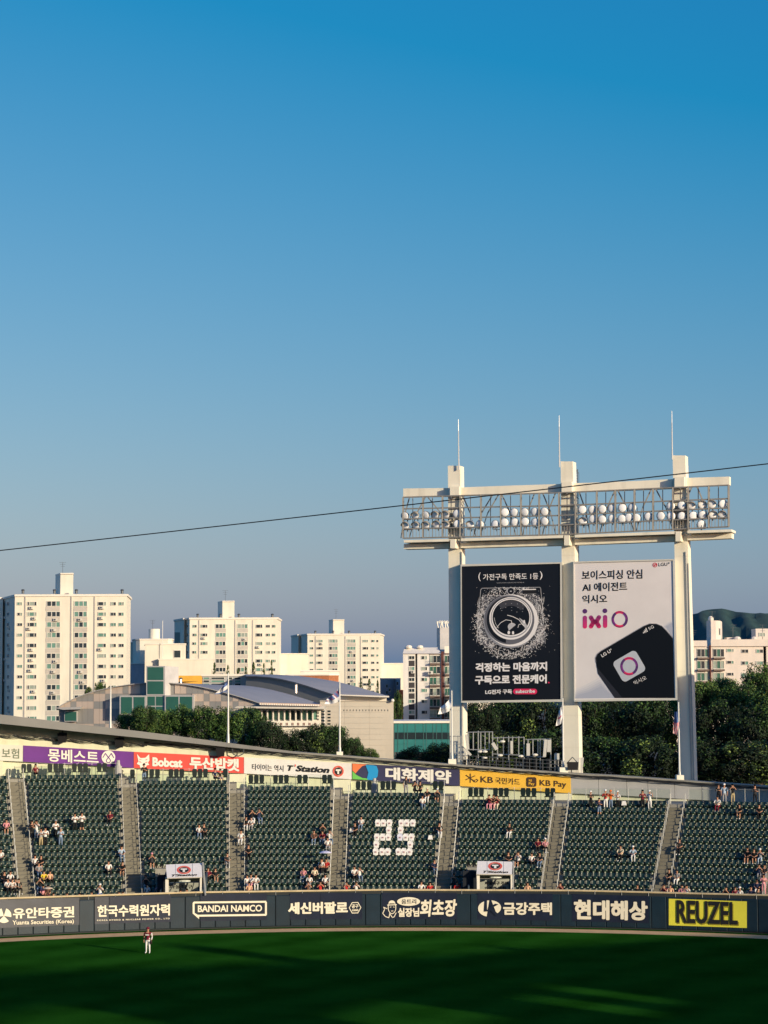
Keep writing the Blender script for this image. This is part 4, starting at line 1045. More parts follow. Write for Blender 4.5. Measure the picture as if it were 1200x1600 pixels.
for l in PPL:
    px, py, kind, pose, shirt, pants, head = float(l[0]), float(l[1]), l[2], l[3], l[4].replace('light_blue', 'light blue'), l[5].replace('light_blue', 'light blue'), l[6]
    sh = len(l) > 7
    if pose == 'sit_hands': pose = 'sit'
    sec = max(0, min(7, sum(1 for a in AISLE[1:] if px > a - (py - 1395) * 0 + 0) if False else 0))
    hh = 1.22 if pose.startswith('sit') else 1.64
    if kind == 'v':
        loc = at(px, 1400, arc(px, 1393, CF, RF).y + 1.1); loc.z = 1.35; th = 0; sec = 2; k = 0
    else:
        best = None; sc_p = 1
        for k in range(-3, 19):
            r = R0 + TREAD * k + (.42 if pose.startswith('sit') else .22); p = arc(px, py, CB, r); th = atan2(p.x - CB[0], p.y - CB[1])
            si = max(j for j in range(9) if th >= ATH[j] - 1e-9 or j == 0)
            if kind != 'c' and k > KMAX[si] + (1 if kind == 't' else 0): continue
            d = abs(p.z - (tz(min(k, KMAX[si] + 1)) + hh))
            if kind == 'c' and k != KMAX[si] + 2: continue
            if kind != 'c' and fgap(bp(th, r, 0)) < .55: continue
            if best is None or d < best[0]: best = (d, k, r, th, si)
        d, k, r, th, sec = best
        zt = tz(min(k, KMAX[sec] + 1)) if kind == 'c' else tz(k)
        if kind == 'c': r = R0 + TREAD * (KMAX[sec] + 1) + .6
        loc = bp(th, r, zt)
    made.append([px, sec, k, kind, pose, shirt, pants, head, sh, loc, th])
by = {}
for q in made: by.setdefault((q[1], q[3] == 'c'), []).append(q)
for q in made:
    px, sec, k, kind, pose, shirt, pants, head, sh, loc, th = q
    act = {'stand': 'standing', 'stand_hands': 'standing, hands together,', 'stand_up': 'standing with raised arms', 'stand_mix': 'standing with one arm up', 'sit': 'sitting', 'sit_lean': 'sitting bent forward', 'sit_up': 'sitting, hands to face,'}[pose]
    q.append(f'{shirt} top and {pants} {"shorts" if sh else "trousers"}'); q.append(act)
def rowpos(q): return (rows_word[max(0, q[2] + (2 if q[1] < 4 else 1))] + ' row') if q[3] not in 'cv' else ''
keyf = lambda q: (q[11], q[12], q[1], q[3] == 'c', q[3] == 'v', q[2] if q[3] not in 'cv' else 0)
grp = {}
for q in made: grp.setdefault((q[11], q[12], q[1], q[3] in 'cv'), []).append(q)
HN = {'hair': '', 'long': ''}
for key, qs in grp.items():
    qs.sort(key=lambda q: q[0])
    for j, q in enumerate(qs):
        where = {'c': 'on the walkway above ' + SEC[q[1]][3:], 'v': 'in the exit below the red banner'}.get(q[3], SEC[q[1]])
        cap = '' if q[7] in ('hair', 'long') else f' {q[7]} cap,'
        pre = 'person' if len(qs) == 1 else ['leftmost', 'second', 'third', 'fourth', 'fifth'][j] + ' such person'
        A_ = q[12]; B_ = A_.split(',')[0].replace(' bent forward', '').replace(' with raised arms', '')
        for cap_, a_, w_ in ((cap, A_, where), ('', A_, where), ('', B_, where), ('', B_, where.replace('in the block ', '').replace('on the walkway above the block', 'on the walkway')), ('', B_, where.replace('in the block ', '').replace('on the walkway above the block', 'on walkway').replace(' stair', '').replace('of the', 'of'))):
            lab = f'person in{cap_} {q[11]} {a_} {w_}'
            if len(lab.split()) <= 15: break
        else: lab = lab.replace(' trousers', '').replace(' top', '').replace('light blue', 'pale')
        lab = lab.replace('light blue top and light blue', 'pale blue')
        q.append(lab); LBL.setdefault(lab, []).append(q)
for lab, qs in LBL.items():
    qs.sort(key=lambda q: (q[0], q[2]))
    if len(qs) > 1:
        for j, q in enumerate(qs): q[13] = (['leftmost', 'second', 'third', 'fourth', 'fifth', 'sixth', 'seventh', 'eighth'][j] if j < len(qs) - 1 or len(qs) > 3 else 'rightmost') + ' ' + lab
for q in made:
    px, sec, k, kind, pose, shirt, pants, head, sh, loc, th, _, _, lab = q
    if len(lab.split()) > 16: lab = lab.replace('person in light blue top and ', 'person in light blue, ').replace('on the walkway above the block', 'on the walkway')
    if len(lab.split()) > 16: lab = lab.replace('with one arm up ', '')
    person(loc, th + rp.uniform(-.35, .35), pose, shirt, pants, head, sh, rp.choice(['white', 'black', 'white', 'grey']), rp.uniform(.90, .99), lab, 'spectators in the outfield stand')
# parasols held in the crowd
def parasol(px, py, Rr, colr, lab):
    k = min(range(-2, 18), key=lambda k: abs(arc(px, py, CB, R0 + TREAD * k + .3).z - (tz(k) + 1.6))); p = arc(px, py, CB, R0 + TREAD * k + .3)
    t = thing('parasol', lab, 'umbrella', p + V((0, 0, -1.0))); m = MB(); n = 10; vs = [p + V((0, 0, .28 * Rr))]
    for rr, zz in ((.5, .20), (.85, .07), (1, -.05)): vs += [p + V((Rr * rr * cos(2 * pi * i / n), Rr * rr * sin(2 * pi * i / n), zz * Rr)) for i in range(n)]
    m.add(vs, [(0, 1 + i, 1 + (i + 1) % n) for i in range(n)] + [(1 + j * n + i, 1 + (j + 1) * n + i, 1 + (j + 1) * n + (i + 1) % n, 1 + j * n + (i + 1) % n) for j in range(2) for i in range(n)]); m.build('canopy', colr, t)
    m = MB(); m.tube(p + V((0, 0, .25 * Rr)), p + V((0, 0, -.9)), .012, n=5); m.build('shaft', DSTEEL, t)
parasol(508.5, 1332, .52, M('pale_lilac_fabric', (.70, .68, .85), .7), 'pale lilac open parasol held over people beside the stair left of the jersey number')
parasol(75, 1388, .42, M('straw_fabric', (.62, .50, .36), .7), 'small straw coloured open parasol in the front row below the purple banner')
# bags and loose things on seats
for px, py, colr, lab in ((677, 1305, 'white', 'white bag lying on a seat beside the stair right of the jersey number'), (547, 1295, 'white', 'white bag lying on a seat next to the stair left of the jersey number'), (977, 1245, 'white', 'white sheet hung over a top row seat beside the standing fans'), (48, 1310, 'brown', 'tan bag at the feet of the cheering group')):
    s = min(SEATS, key=lambda q: (q[4] - px) ** 2 + (q[5] - py) ** 2); c, th = s[0], s[1]; m = MB()
    def fr(x, y, z, c=c, th=th): return V((c.x + x * cos(th) + y * sin(th), c.y - x * sin(th) + y * cos(th), c.z + z))
    m.hexa([fr(*q) for q in ((-.2, -.3, .44), (.2, -.3, .44), (.2, .0, .44), (-.2, .0, .44), (-.13, -.24, .78), (.14, -.22, .74), (.12, .02, .80), (-.12, .02, .76))])
    tag(m.build('bag' if 'bag' in lab else 'sheet', CLOTH[colr]), lab, 'bag' if 'bag' in lab else 'cloth')

# ---- the outfielder
pp = ground(231, 1489.5); pl = thing('person', 'baseball player in maroon jersey, maroon cap and white trousers standing on the outfield grass', 'person', pp); pl.rotation_euler.z = R(-12); pl.scale = (1.06, 1.06, 1.03)
me, h = POSE['stand']; o = bpy.data.objects.new('body', me); COL.objects.link(o); o.parent = pl
for i, mt in {1: CLOTH['maroon'], 2: CLOTH['white'], 3: CLOTH['white'], 4: CLOTH['white']}.items(): o.material_slots[i].link = 'OBJECT'; o.material_slots[i].material = mt
o = bpy.data.objects.new('hair', HAIR); COL.objects.link(o); o.parent = pl; o.location = h
o = bpy.data.objects.new('cap', CAPM); COL.objects.link(o); o.parent = pl; o.location = h; o.material_slots[0].link = 'OBJECT'; o.material_slots[0].material = CLOTH['maroon']
def child_local(m, name, mats, parent, smooth=True):
    o = bpy.data.objects.new(name, m.mesh(name, mats, smooth=smooth)); COL.objects.link(o); o.parent = parent; return o
m = MB(); m.tube((.235, .01, 1.37), (.275, .04, 1.12), .058, .05, n=8); m.tube((.275, .04, 1.12), (.265, -.04, .93), .05, .042, n=8); child_local(m, 'sleeve', CLOTH['white'], pl)
m = MB(); m.ball((.25, -.08, .80), (.07, .05, .12), 8, 6)
for q in (-.05, -.02, .015, .05): m.tube((.25 + q, -.09, .74), (.25 + q * 1.3, -.10, .63), .02, .016, n=6)
m.tube((.20, -.10, .80), (.16, -.14, .72), .022, .018, n=6); child_local(m, 'glove', M('glove_leather', (.03, .015, .012), .5), pl)
m = MB(); m.box(-.115, .12, -.150, -.142, 1.22, 1.30); child_local(m, 'chest_print', CLOTH['white'], pl, False)
m = MB(); m.tube((-.235, .0, 1.38), (-.275, .04, 1.12), .055, .05, n=8); m.tube((-.275, .04, 1.12), (-.265, -.04, .92), .05, .04, n=8); child_local(m, 'sleeve', CLOTH['black'], pl)
m = MB(); m.tube((0, 0, .93), (0, 0, .975), .158, .155, n=14); child_local(m, 'belt', CLOTH['maroon'], pl)

# ================================================================== floodlight tower
TP = Plane(709, 190.0, 1061, 183.4)
NV = -TP.n                                         # towards the viewer
tower = thing('light_tower', 'tall cream concrete floodlight tower with three columns behind the outfield stand', 'light tower', TP.hit(885, 1210) * 1.0)
tower.location.z = 0
def pbox(m, q, o0, o1, mi=0):
    """q: four photo corners TL, TR, BR, BL on the tower plane; solid from offset o0 (front) back to o1"""
    f = [TP.hit(x, y, o0) for x, y in q]; b = [p + (TP.n * (o0 - o1)) for p in f]
    m.hexa([f[3], f[2], b[2], b[3], f[0], f[1], b[1], b[0]], mi)
for q, seams in (([(699.8, 727.5), (718.6, 727.5), (725.5, 1240), (703.2, 1240)], (900, 930, 1015, 1110, 1160)), ([(876, 720.8), (894.8, 720.8), (906.5, 1250), (881.5, 1250)], (868, 922, 988, 1050, 1118, 1168)), ([(1051, 711.5), (1070.6, 711.5), (1087, 1262), (1061.5, 1262)], (869, 916, 981, 1049, 1120, 1180))):
    m = MB(); ys = [q[0][1]] + list(seams) + [q[2][1]]
    L = lambda y: q[0][0] + (q[3][0] - q[0][0]) * (y - q[0][1]) / (q[3][1] - q[0][1]); Rr_ = lambda y: q[1][0] + (q[2][0] - q[1][0]) * (y - q[1][1]) / (q[2][1] - q[1][1])
    for a, b in zip(ys, ys[1:]): pbox(m, [(L(a), a + .12), (Rr_(a), a + .12), (Rr_(b), b - .12), (L(b), b - .12)], 0, -1.25)
    pbox(m, [(L(ys[0]) + .5, ys[0] + 1), (Rr_(ys[0]) - .5, ys[0] + 1), (Rr_(ys[-1]) - .5, ys[-1] - 1), (L(ys[-1]) + .5, ys[-1] - 1)], -.03, -1.22)
    m.build('column', TOWERC, tower)
def beam(nm, pts, o0, o1, mat=TOWERC):            # pts: (x, top, bottom)
    m = MB()
    for (a, t0_, b0), (b, t1, b1) in zip(pts, pts[1:]): pbox(m, [(a, t0_), (b, t1), (b, b1), (a, b0)], o0, o1)
    return m.build(nm, mat, tower)
beam('upper_beam', [(630, 763.3, 776.6), (700, 762.4, 775.4)], -.25, -1.0); beam('upper_beam', [(718.8, 761.6, 774.6), (800, 758.6, 772), (876, 756.2, 769.8)], -.25, -1.0)
beam('upper_beam', [(895, 755.0, 768.6), (960, 753, 766.5), (1051, 748.6, 763)], -.25, -1.0); beam('upper_beam', [(1070.8, 746.7, 760.7), (1139.6, 744.6, 757.6)], -.25, -1.0)
beam('beam_bracket', [(703, 760.5, 775), (717.5, 760.2, 775)], .45, 0.0); beam('beam_bracket', [(877.5, 753, 770), (893.5, 752.5, 770)], .45, 0.0); beam('beam_bracket', [(1054, 745.5, 762), (1069, 745, 762)], .45, 0.0)
LB = [(631, 843.5, 858), (702, 841.5, 856.3), (720, 840.8, 856.2), (880, 835.5, 851.8), (898, 835, 851.3), (1054, 829.5, 845.5), (1074, 828.5, 844), (1143, 826.5, 841)]
def lb(x, k): a, b = interp(LB, x); return a + (b - a) * k
for a, b in ((631, 702), (720, 880), (898, 1054), (1074, 1143)):
    beam('lower_beam', [(a, lb(a, .45), lb(a, 1)), (b, lb(b, .45), lb(b, 1))], .20, -1.0)
    beam('walkway_slab', [(a, lb(a, .04), lb(a, .30)), (b, lb(b, .04), lb(b, .30))], 1.05, -1.1)
for x in (702, 880, 1054): beam('beam_bracket', [(x + 1.5, lb(x, .05), lb(x, 1) + .4), (x + 9.5, lb(x, .05), lb(x, 1) + .2)], 1.08, 0)
# lattice frame in front of the lamps
RL = {0: (777, 770, 758), 1: (795, 790, 779), 2: (811, 805.5, 793.5), 3: (826.5, 820.5, 808.5), 4: (841, 835.5, 823)}
def rl(x, k):
    f = int(k); a = interp([(630, RL[f][0]), (874, RL[f][1]), (1139, RL[f][2])], x)
    if f < 4: b = interp([(630, RL[f + 1][0]), (874, RL[f + 1][1]), (1139, RL[f + 1][2])], x); return a + (b - a) * (k - f)
    return a
m = MB()
for k in range(5):
    for o_ in (.95, .20) if k in (0, 1, 3, 4) else (.95,):
        m = MB()
        for x in range(630, 1138, 30): x2 = min(1138.5, x + 30); m.bar(TP.hit(x, rl(x, k), o_), TP.hit(x2, rl(x2, k), o_), .115)
        m.build('frame_rail', FRAMEM, tower)
xs_t = [629.5, 660.5, 691, 718.8, 751, 782, 813.5, 842, 873, 899, 932, 961, 991, 1020, 1051, 1075, 1107, 1138]
for i, x in enumerate(xs_t):
    m = MB(); m.bar(TP.hit(x, rl(x, 0), .97), TP.hit(x, rl(x, 4), .97), .13); m.bar(TP.hit(x + 1, rl(x, 0), .2), TP.hit(x + 1, rl(x, 4), .2), .12)
    for k in (0, 2, 4): m.bar(TP.hit(x, rl(x, k), .97), TP.hit(x + 1, rl(x, k), -.25), .06)
    m.build('frame_post', FRAMEM, tower)
m = MB()
for i, (a, b) in enumerate(zip(xs_t, xs_t[1:])):
    mid = (a + b) / 2
    m.bar(TP.hit(mid, rl(mid, 0), .5), TP.hit(mid, rl(mid, 4), .5), .07)
    for q in (.17, .33, .5, .67, .83): x = a + (b - a) * q; m.bar(TP.hit(x, rl(x, 3), .9), TP.hit(x, rl(x, 4), .9), .05)
m.build('frame_baluster', FRAMEM, tower, kind='stuff')
for x0, x1 in ((665, 650), (668, 690), (723, 735), (779, 762), (784, 797), (835, 824), (848, 860), (770, 752), (905, 915), (961, 947), (965, 980), (1018, 1004), (1024, 1040), (1081, 1068), (1089, 1101), (640, 632), (868, 856)):
    m = MB(); m.bar(TP.hit(x0, rl(x0, 0), .2), TP.hit(x1, rl(x1, 1.6), .2), .11); m.bar(TP.hit(x1, rl(x1, 1.6), .2), TP.hit(x1 - (x0 - x1) * .7, rl(x1, 4), .2), .08); m.build('frame_brace', FRAMEM, tower)
# floodlights
LENS = M('lamp_glass', (.95, .97, .98), .35, 0, 1, spec=.5); HOOD = M('lamp_hood', (.30, .28, .26), .4, .1, 3, metal=.5); REFL = M('lamp_visor', (.70, .66, .58), .25, 0, 1, metal=.6)
def flood(nm):
    lens, hood, bk = MB(), MB(), MB(); n = 16
    lens.ball((0, -.33, 0), (.37, .09, .37), 16, 8)
    vs = [(.40 * cos(2 * pi * i / n), -.36, .40 * sin(2 * pi * i / n)) for i in range(n)] + [(.37 * cos(2 * pi * i / n), -.22, .37 * sin(2 * pi * i / n)) for i in range(n)] + [(.20 * cos(2 * pi * i / n), .14, .20 * sin(2 * pi * i / n)) for i in range(n)] + [(.12 * cos(2 * pi * i / n), .30, .12 * sin(2 * pi * i / n)) for i in range(n)]
    hood.add(vs, [(j * n + i, j * n + (i + 1) % n, (j + 1) * n + (i + 1) % n, (j + 1) * n + i) for j in range(3) for i in range(n)] + [tuple(3 * n + i for i in range(n))])
    v2 = MB(); kk = 9; vs = [(.41 * cos(pi * i / (kk - 1)), -.34, .41 * sin(pi * i / (kk - 1))) for i in range(kk)] + [(.41 * cos(pi * i / (kk - 1)), -.58, .34 * sin(pi * i / (kk - 1)) + .02) for i in range(kk)]
    v2.add(vs, [(i, i + 1, kk + i + 1, kk + i) for i in range(kk - 1)])
    bk.tube((0, .05, -.45), (0, .05, -.62), .05, n=6); bk.tube((-.40, 0, 0), (-.36, .05, -.45), .03, n=4); bk.tube((.40, 0, 0), (.36, .05, -.45), .03, n=4); bk.tube((-.36, .05, -.45), (.36, .05, -.45), .035, n=4)
    return lens.mesh('lamp_glass', LENS, smooth=True), hood.mesh('lamp_hood', HOOD, smooth=True), v2.mesh('visor', REFL, smooth=True), bk.mesh('yoke', DSTEEL)
FLD = flood('')
LA = [(633, 804.5), (649, 803.4), (665.3, 803), (681, 803), (697, 802.5), (713.3, 802), (787.5, 800), (803, 799.7), (819.5, 799), (835, 798.6), (850, 798.2),
      (908.5, 795.7), (924.3, 795.2), (940.2, 794.7), (955.4, 793.8), (971, 793.3), (987, 792.6), (1047, 790), (1063.6, 789), (1078.8, 788.2), (1095, 787.3), (1111, 786.8), (1126.8, 786.3),
      (633.5, 820), (650, 819), (665.5, 818.5), (681.8, 818.3), (697, 818), (713.3, 818), (734.3, 819.4), (749.7, 818.5), (773.5, 819), (787.5, 815.5), (803.4, 815), (819.5, 814.6), (835.8, 815.5), (850.4, 813.6),
      (909.6, 813.2), (925.5, 810.4), (940, 810.8), (955, 809.2), (970.5, 809.7), (981.3, 808), (993.2, 807.8), (1011.8, 806.4), (1031.7, 805.5), (1047, 805.7), (1063.6, 805.5), (1080.7, 804.5), (1095.6, 803.1), (1111.5, 802.7), (1127.3, 802.7), (1093.5, 818)]
rf = random.Random(5)
for x, y in LA:
    yaw = TP.yaw + rf.uniform(-.08, .16) - (.25 if x < 700 else 0) + (.12 if x > 1075 else 0)
    side = x < 700 or x > 1070; t = bpy.data.objects.new('floodlight', FLD[1]); COL.objects.link(t); t.parent = tower
    p = TP.hit(x + 2.2, y + .5, .55); t.location = p - wloc(tower); tilt = R(rf.uniform(2, 12) + (7 if side else 0)); t.rotation_euler = (tilt, 0, yaw); t.scale = (.98, .98, .98)
    for nm, me in (('lamp_glass', FLD[0]), ('visor', FLD[2]) if ((side and rf.random() < .6) or rf.random() < .12) else (None, None), ('yoke', FLD[3])):
        if nm: o = bpy.data.objects.new(nm, me); COL.objects.link(o); o.parent = t
# rods, ladder
for x, y0_, y1_ in ((716.8, 655, 728), (874.2, 649, 724), (1050.4, 642, 712)):
    m = MB(); m.tube(TP.hit(x, y1_ + 6, .2), TP.hit(x - .6, y0_ + 18, .2), .065, .045, n=6); m.tube(TP.hit(x - .6, y0_ + 18, .2), TP.hit(x - .7, y0_, .2), .03, .02, n=5); m.build('lightning_rod', M('rod_metal', (.7, .7, .68), .4, 0, 1, metal=.3), tower)
m = MB()
for dx in (0, 5): m.bar(TP.hit(897.5 + dx, 733, -1.5), TP.hit(900.5 + dx, 1210, -1.5), .07)
for i in range(110): y = 735 + i * 4.3; m.bar(TP.hit(897.6, y, -1.5), TP.hit(902.6, y, -1.5), .04)
for i in range(24): y = 735 + i * 20; m.bar(TP.hit(897.6, y, -1.5), TP.hit(904.5, y + 4, -2.1), .04); m.bar(TP.hit(904.5, y + 4, -2.1), TP.hit(904.5, y + 22, -2.1), .03)
m.build('ladder', DSTEEL, tower)
m = MB(); m.path([TP.hit(721.5, 862, .05), TP.hit(722, 1190, .05)], .05); m.path([TP.hit(1071.5, 862, .06), TP.hit(1080.5, 1218, .06)], .06); m.path([TP.hit(1075.5, 880, .04), TP.hit(1084, 1218, .04)], .03); m.build('conduit', GREYW, tower)

# ---- billboards
class Off:
    def __init__(s, base): s.base = base
    def hit(s, x, y, off=0.0): return TP.hit(x, y, s.base + off)
BO = .62
bw = Off(BO)
FRM = M('board_frame', (.62, .61, .55), .5, .05, 1)
def board(label, o, i, mat):
    t = thing('billboard', label, 'billboard', TP.hit((o[0][0] + o[1][0]) / 2, o[3][1], BO), 'billboards between the tower columns')
    m = MB(); f = [bw.hit(x, y, .10) for x, y in o]; g = [bw.hit(x, y, .10) for x, y in i]; b = [bw.hit(x, y, -.55) for x, y in o]; h = [bw.hit(x, y, -.0) for x, y in i]
    for j in range(4):
        k = (j + 1) % 4; m.add([f[j], f[k], g[k], g[j]], [(0, 1, 2, 3)]); m.add([f[j], b[j], b[k], f[k]], [(0, 1, 2, 3)]); m.add([g[j], g[k], h[k], h[j]], [(0, 1, 2, 3)])
    m.add(b, [(3, 2, 1, 0)]); m.build('frame', FRM, t)
    m = MB(); m.add([bw.hit(x, y, .015) for x, y in i], [(0, 1, 2, 3)]); m.build('panel', mat, t); return t
BKP = M('black_poster', (.008, .010, .016), .45, .08, .5)
o1 = [(719.6, 881.8), (877.8, 878.4), (879.6, 1096.4), (720.6, 1098.2)]; i1 = [(721.4, 885), (875.2, 880.6), (876, 1092.8), (722, 1095)]
b1 = board('black billboard showing a washing machine door bursting with water, Korean lettering', o1, i1, BKP)
PK = .05
WT1 = M('white_ink', (.82, .80, .80), .5, .02); 
def T1(x, y): return x, y
k1 = 6.316
def z1(x, y): return 700 + x / k1, 870 + y / k1
# splash: thousands of small strokes of white ink
rs = random.Random(11); pol = []
for i in range(1500):
    a = rs.uniform(0, 2 * pi); rr = rs.gauss(1.0, .13)
    cx, cy = 620, 640; rx, ry = 330, 345
    if -2.3 < a < -.85 and rs.random() < .85: continue
    x = cx + rx * rr * cos(a) * (1.0 if sin(a) > -.2 else .92); y = cy + ry * rr * sin(a)
    if not (150 < x < 1090 and 300 < y < 1010): continue
    if rr > 1.12 and rs.random() < .5: continue
    l = rs.uniform(3, 14) if rr < 1.15 else rs.uniform(1.5, 5); an = a + pi / 2 + rs.gauss(0, .9); w_ = rs.uniform(1.0, 3.6)
    dx, dy = cos(an) * l, sin(an) * l; nx, ny = -sin(an) * w_, cos(an) * w_
    pol.append([z1(x - dx, y - dy), z1(x + nx, y + ny), z1(x + dx, y + dy), z1(x - nx, y - ny)])
for i in range(60):
    a = rs.uniform(.1, 2.9); x, y = 620 + 330 * cos(a) * rs.uniform(.75, 1.05), 650 + 335 * sin(a) * rs.uniform(.8, 1.02); pts = [(x, y)]; an = rs.uniform(0, 6.3)
    for j in range(5): an += rs.gauss(0, .8); x += cos(an) * 11; y += sin(an) * 11; pts.append((x, y))
    pol += [[z1(*p) for p in s] for s in stroke(pts, rs.uniform(1.5, 4))]
for sx in (-1, 1):                                   # sheets of water down the sides of the machine
    for i in range(120):
        y = rs.uniform(400, 860); x = 620 + sx * (rs.uniform(270, 330) + (y - 400) * -.02 * sx); l = rs.uniform(8, 34); w_ = rs.uniform(.8, 2.2); q = rs.uniform(-.25, .25)
        pol.append([z1(x - q * l, y - l), z1(x + w_, y), z1(x + q * l, y + l), z1(x - w_, y)])
for i in range(26): x, y = 640 + rs.uniform(-460, 460), rs.uniform(280, 960); pol.append([z1(*p) for p in circ(x, y, rs.uniform(1.5, 3.5), n=6)])
GRI = M('grey_ink', (.30, .31, .35), .5, .05); GR2 = M('soft_grey_ink', (.50, .50, .53), .5, .05)
sh_ = [z1(*p) for p in [(320, 320), (335, 310), (905, 300), (915, 310), (960, 860), (760, 990), (480, 990), (285, 830)]]
decal(bw, stroke(sh_[1:5], .7) + stroke([sh_[1], z1(322, 330), sh_[7]], .7) + stroke([z1(340, 380), z1(510, 378), z1(512, 330)], .6) + stroke([z1(505, 385), z1(735, 378)], .5) + stroke([z1(735, 322), z1(735, 370), z1(872, 366)], .5), GR2, b1, .03, 'machine_outline')
decal(bw, [[z1(*p) for p in q] for q in ([(345, 395), (505, 388), (420, 440), (375, 560), (340, 560)], [(735, 380), (900, 376), (925, 560), (880, 560), (820, 430)], [(300, 600), (355, 640), (420, 800), (470, 900), (400, 900), (300, 820)], [(880, 640), (940, 620), (945, 820), (830, 930), (760, 900), (840, 810)])], M('dim_ink', (.075, .078, .095), .5, .2, 3), b1, .026, 'water_haze')
decal(bw, pol, WT1, b1, .035, 'water_splash')
def E1(cx, cy, r, f=1.0): return [z1(*p) for p in circ(cx, cy, r, r * f, 48)]
decal(bw, [E1(618, 635, 268, .99)], GRI, b1, .05, 'door_ring'); decal(bw, [E1(628, 628, 262, .98)], WT1, b1, .055, 'door_ring'); decal(bw, [E1(606, 622, 246, .99)], M('cool_grey_ink', (.13, .135, .16), .5, .05), b1, .06, 'door_ring')
decal(bw, [[z1(*p) for p in circ(612, 622, 230, 232, 40, 100, 262)] ], BKP, b1, .063, 'door_ring')
decal(bw, [E1(620, 608, 212, .99)], WT1, b1, .066, 'door_ring'); decal(bw, [E1(622, 602, 200, .98)], GRI, b1, .069, 'door_ring'); decal(bw, [E1(622, 600, 192, .97)], WT1, b1, .072, 'door_ring'); decal(bw, [E1(622, 598, 182, .96)], BKP, b1, .075, 'door_glass')
decal(bw, [[z1(*p) for p in circ(x, y, 3.6, n=6)] for x, y in ((570, 465), (627, 460), (685, 465), (740, 475), (570, 500), (628, 500), (690, 500), (740, 515), (520, 510), (628, 530), (680, 545), (735, 540), (530, 530))], GR2, b1, .08, 'drum_hole')
decal(bw, [E1(622, 598, 176, .96)[30:44] + E1(622, 598, 120, .96)[43:29:-1]], M('drum_grey_ink', (.05, .052, .065), .5, .1), b1, .078, 'drum_shade')
decal(bw, [[z1(*p) for p in circ(632, 690, 42, 38, 20, 150, 330)] + [z1(600, 730)], [z1(*p) for p in [(700, 600), (760, 640), (790, 700), (770, 730), (745, 670)]]], GR2, b1, .082, 'drum_light')
decal(bw, [[z1(*p) for p in s] for s in stroke([(480, 700), (520, 650), (570, 622), (625, 630), (632, 665)], 5) + stroke([(585, 575), (640, 590), (700, 620), (745, 680)], 6) + stroke([(690, 700), (700, 668), (735, 660), (755, 690)], 4) + stroke([(455, 600), (470, 660), (500, 705)], 3)], WT1, b1, .085, 'drum_light')
decal(bw, [[z1(*p) for p in circ(752, 640, 9, 18, 10)], [z1(*p) for p in circ(600, 748, 13, 17, 12)], [z1(*p) for p in circ(642, 750, 11, 17, 12)]], WT1, b1, .086, 'drum_light')
decal(bw, [E1(620, 338, 37)], GR2, b1, .05, 'dial'); decal(bw, [E1(620, 338, 31)], BKP, b1, .055, 'dial'); decal(bw, [E1(620, 340, 10, .6)], GR2, b1, .06, 'dial')
decal(bw, [[z1(*p) for p in [(735, 325), (868, 322), (870, 362), (735, 366)]]], INK, b1, .05, 'display'); decal(bw, [[z1(*p) for p in [(735, 318), (868, 316), (868, 326), (735, 328)]]], WT1, b1, .052, 'display')
def zt(mp, body, x0, t0_, b0, x1, t1, b1_, mat, par, off=.05, zf=z1, **kw):
    a, b, c, d = zf(x0, t0_), zf(x0, b0), zf(x1, t1), zf(x1, b1_); return text(mp, body, (a[0], a[1], b[1], c[0], c[1], d[1]), mat, par, off, **kw)
zt(bw, '가전구독 만족도 1등', 345, 170, 232, 890, 158, 222, WT1, b1, bold=.01)
zt(bw, '(', 300, 155, 240, 322, 155, 240, WT1, b1, bold=.005); zt(bw, ')', 905, 142, 226, 932, 142, 226, WT1, b1, bold=.005)
zt(bw, '*2024 한국산업의 브랜드추천 가전구독 부문 1위', 478, 253, 263, 750, 248, 258, GR2, b1, bold=.0)
zt(bw, '걱정하는 마음까지', 270, 1048, 1138, 978, 1035, 1126, WT1, b1, bold=.05); zt(bw, '구독으로 전문케어', 265, 1172, 1262, 975, 1158, 1250, WT1, b1, bold=.05)
decal(bw, [E1(995, 1241, 8)], M('hot_pink_ink', (.75, .03, .12), .5, .03), b1, .05, 'full_stop')
zt(bw, 'LG전자 구독', 367, 1312, 1358, 632, 1306, 1354, WT1, b1, bold=.04)
decal(bw, [[z1(*p) for p in rrect(643, 1302, 879, 1356, 26)]], MATS['hot_pink_ink'], b1, .05, 'badge'); zt(bw, 'subscribe', 666, 1312, 1346, 858, 1308, 1342, WT1, b1, .07, bold=.03)
k2 = 5.714
def z2(x, y): return 880 + x / k2, 860 + y / k2
o2 = [(895.4, 877.4), (1053.6, 873.4), (1059, 1094.0), (896.8, 1096.4)]; i2 = [(896.9, 879.6), (1051.2, 875.8), (1055.4, 1090.8), (898.2, 1093.2)]
LG = M('light_poster', (.74, .71, .71), .45, .05, .3)
b2 = board('pale billboard showing a tilted black phone and pink purple logo lettering', o2, i2, LG)
# soft blue-grey tint printed at the lower left and beside the phone corner
def soft(mp, poly_fn, n, c0, c1, par, off):
    for i in range(n):
        t = i / (n - 1); decal(mp, [poly_fn(t)], M('tint_ink_%s_%d' % (par.name[-3:], int(off * 1000) + i), tuple(a + (b - a) * t for a, b in zip(c0, c1)), .5, 0), par, off + .002 * i, 'tint')
soft(bw, lambda t: [z2(100, 1240 + 60 * t), z2(200 + 40 * t, 1200 + 60 * t), z2(330 + 10 * t, 1130 + 80 * t), z2(470, 1318), z2(102, 1322)], 5, (.68, .67, .69), (.42, .45, .54), b2, .02)
soft(bw, lambda t: [z2(890 + 30 * t, 680), z2(930 + 15 * t, 645 + 20 * t), z2(975, 625 + 25 * t), z2(978, 775)], 5, (.68, .67, .69), (.40, .44, .51), b2, .02)
PHB = M('phone_black_ink', (.006, .007, .010), .4, 0); 
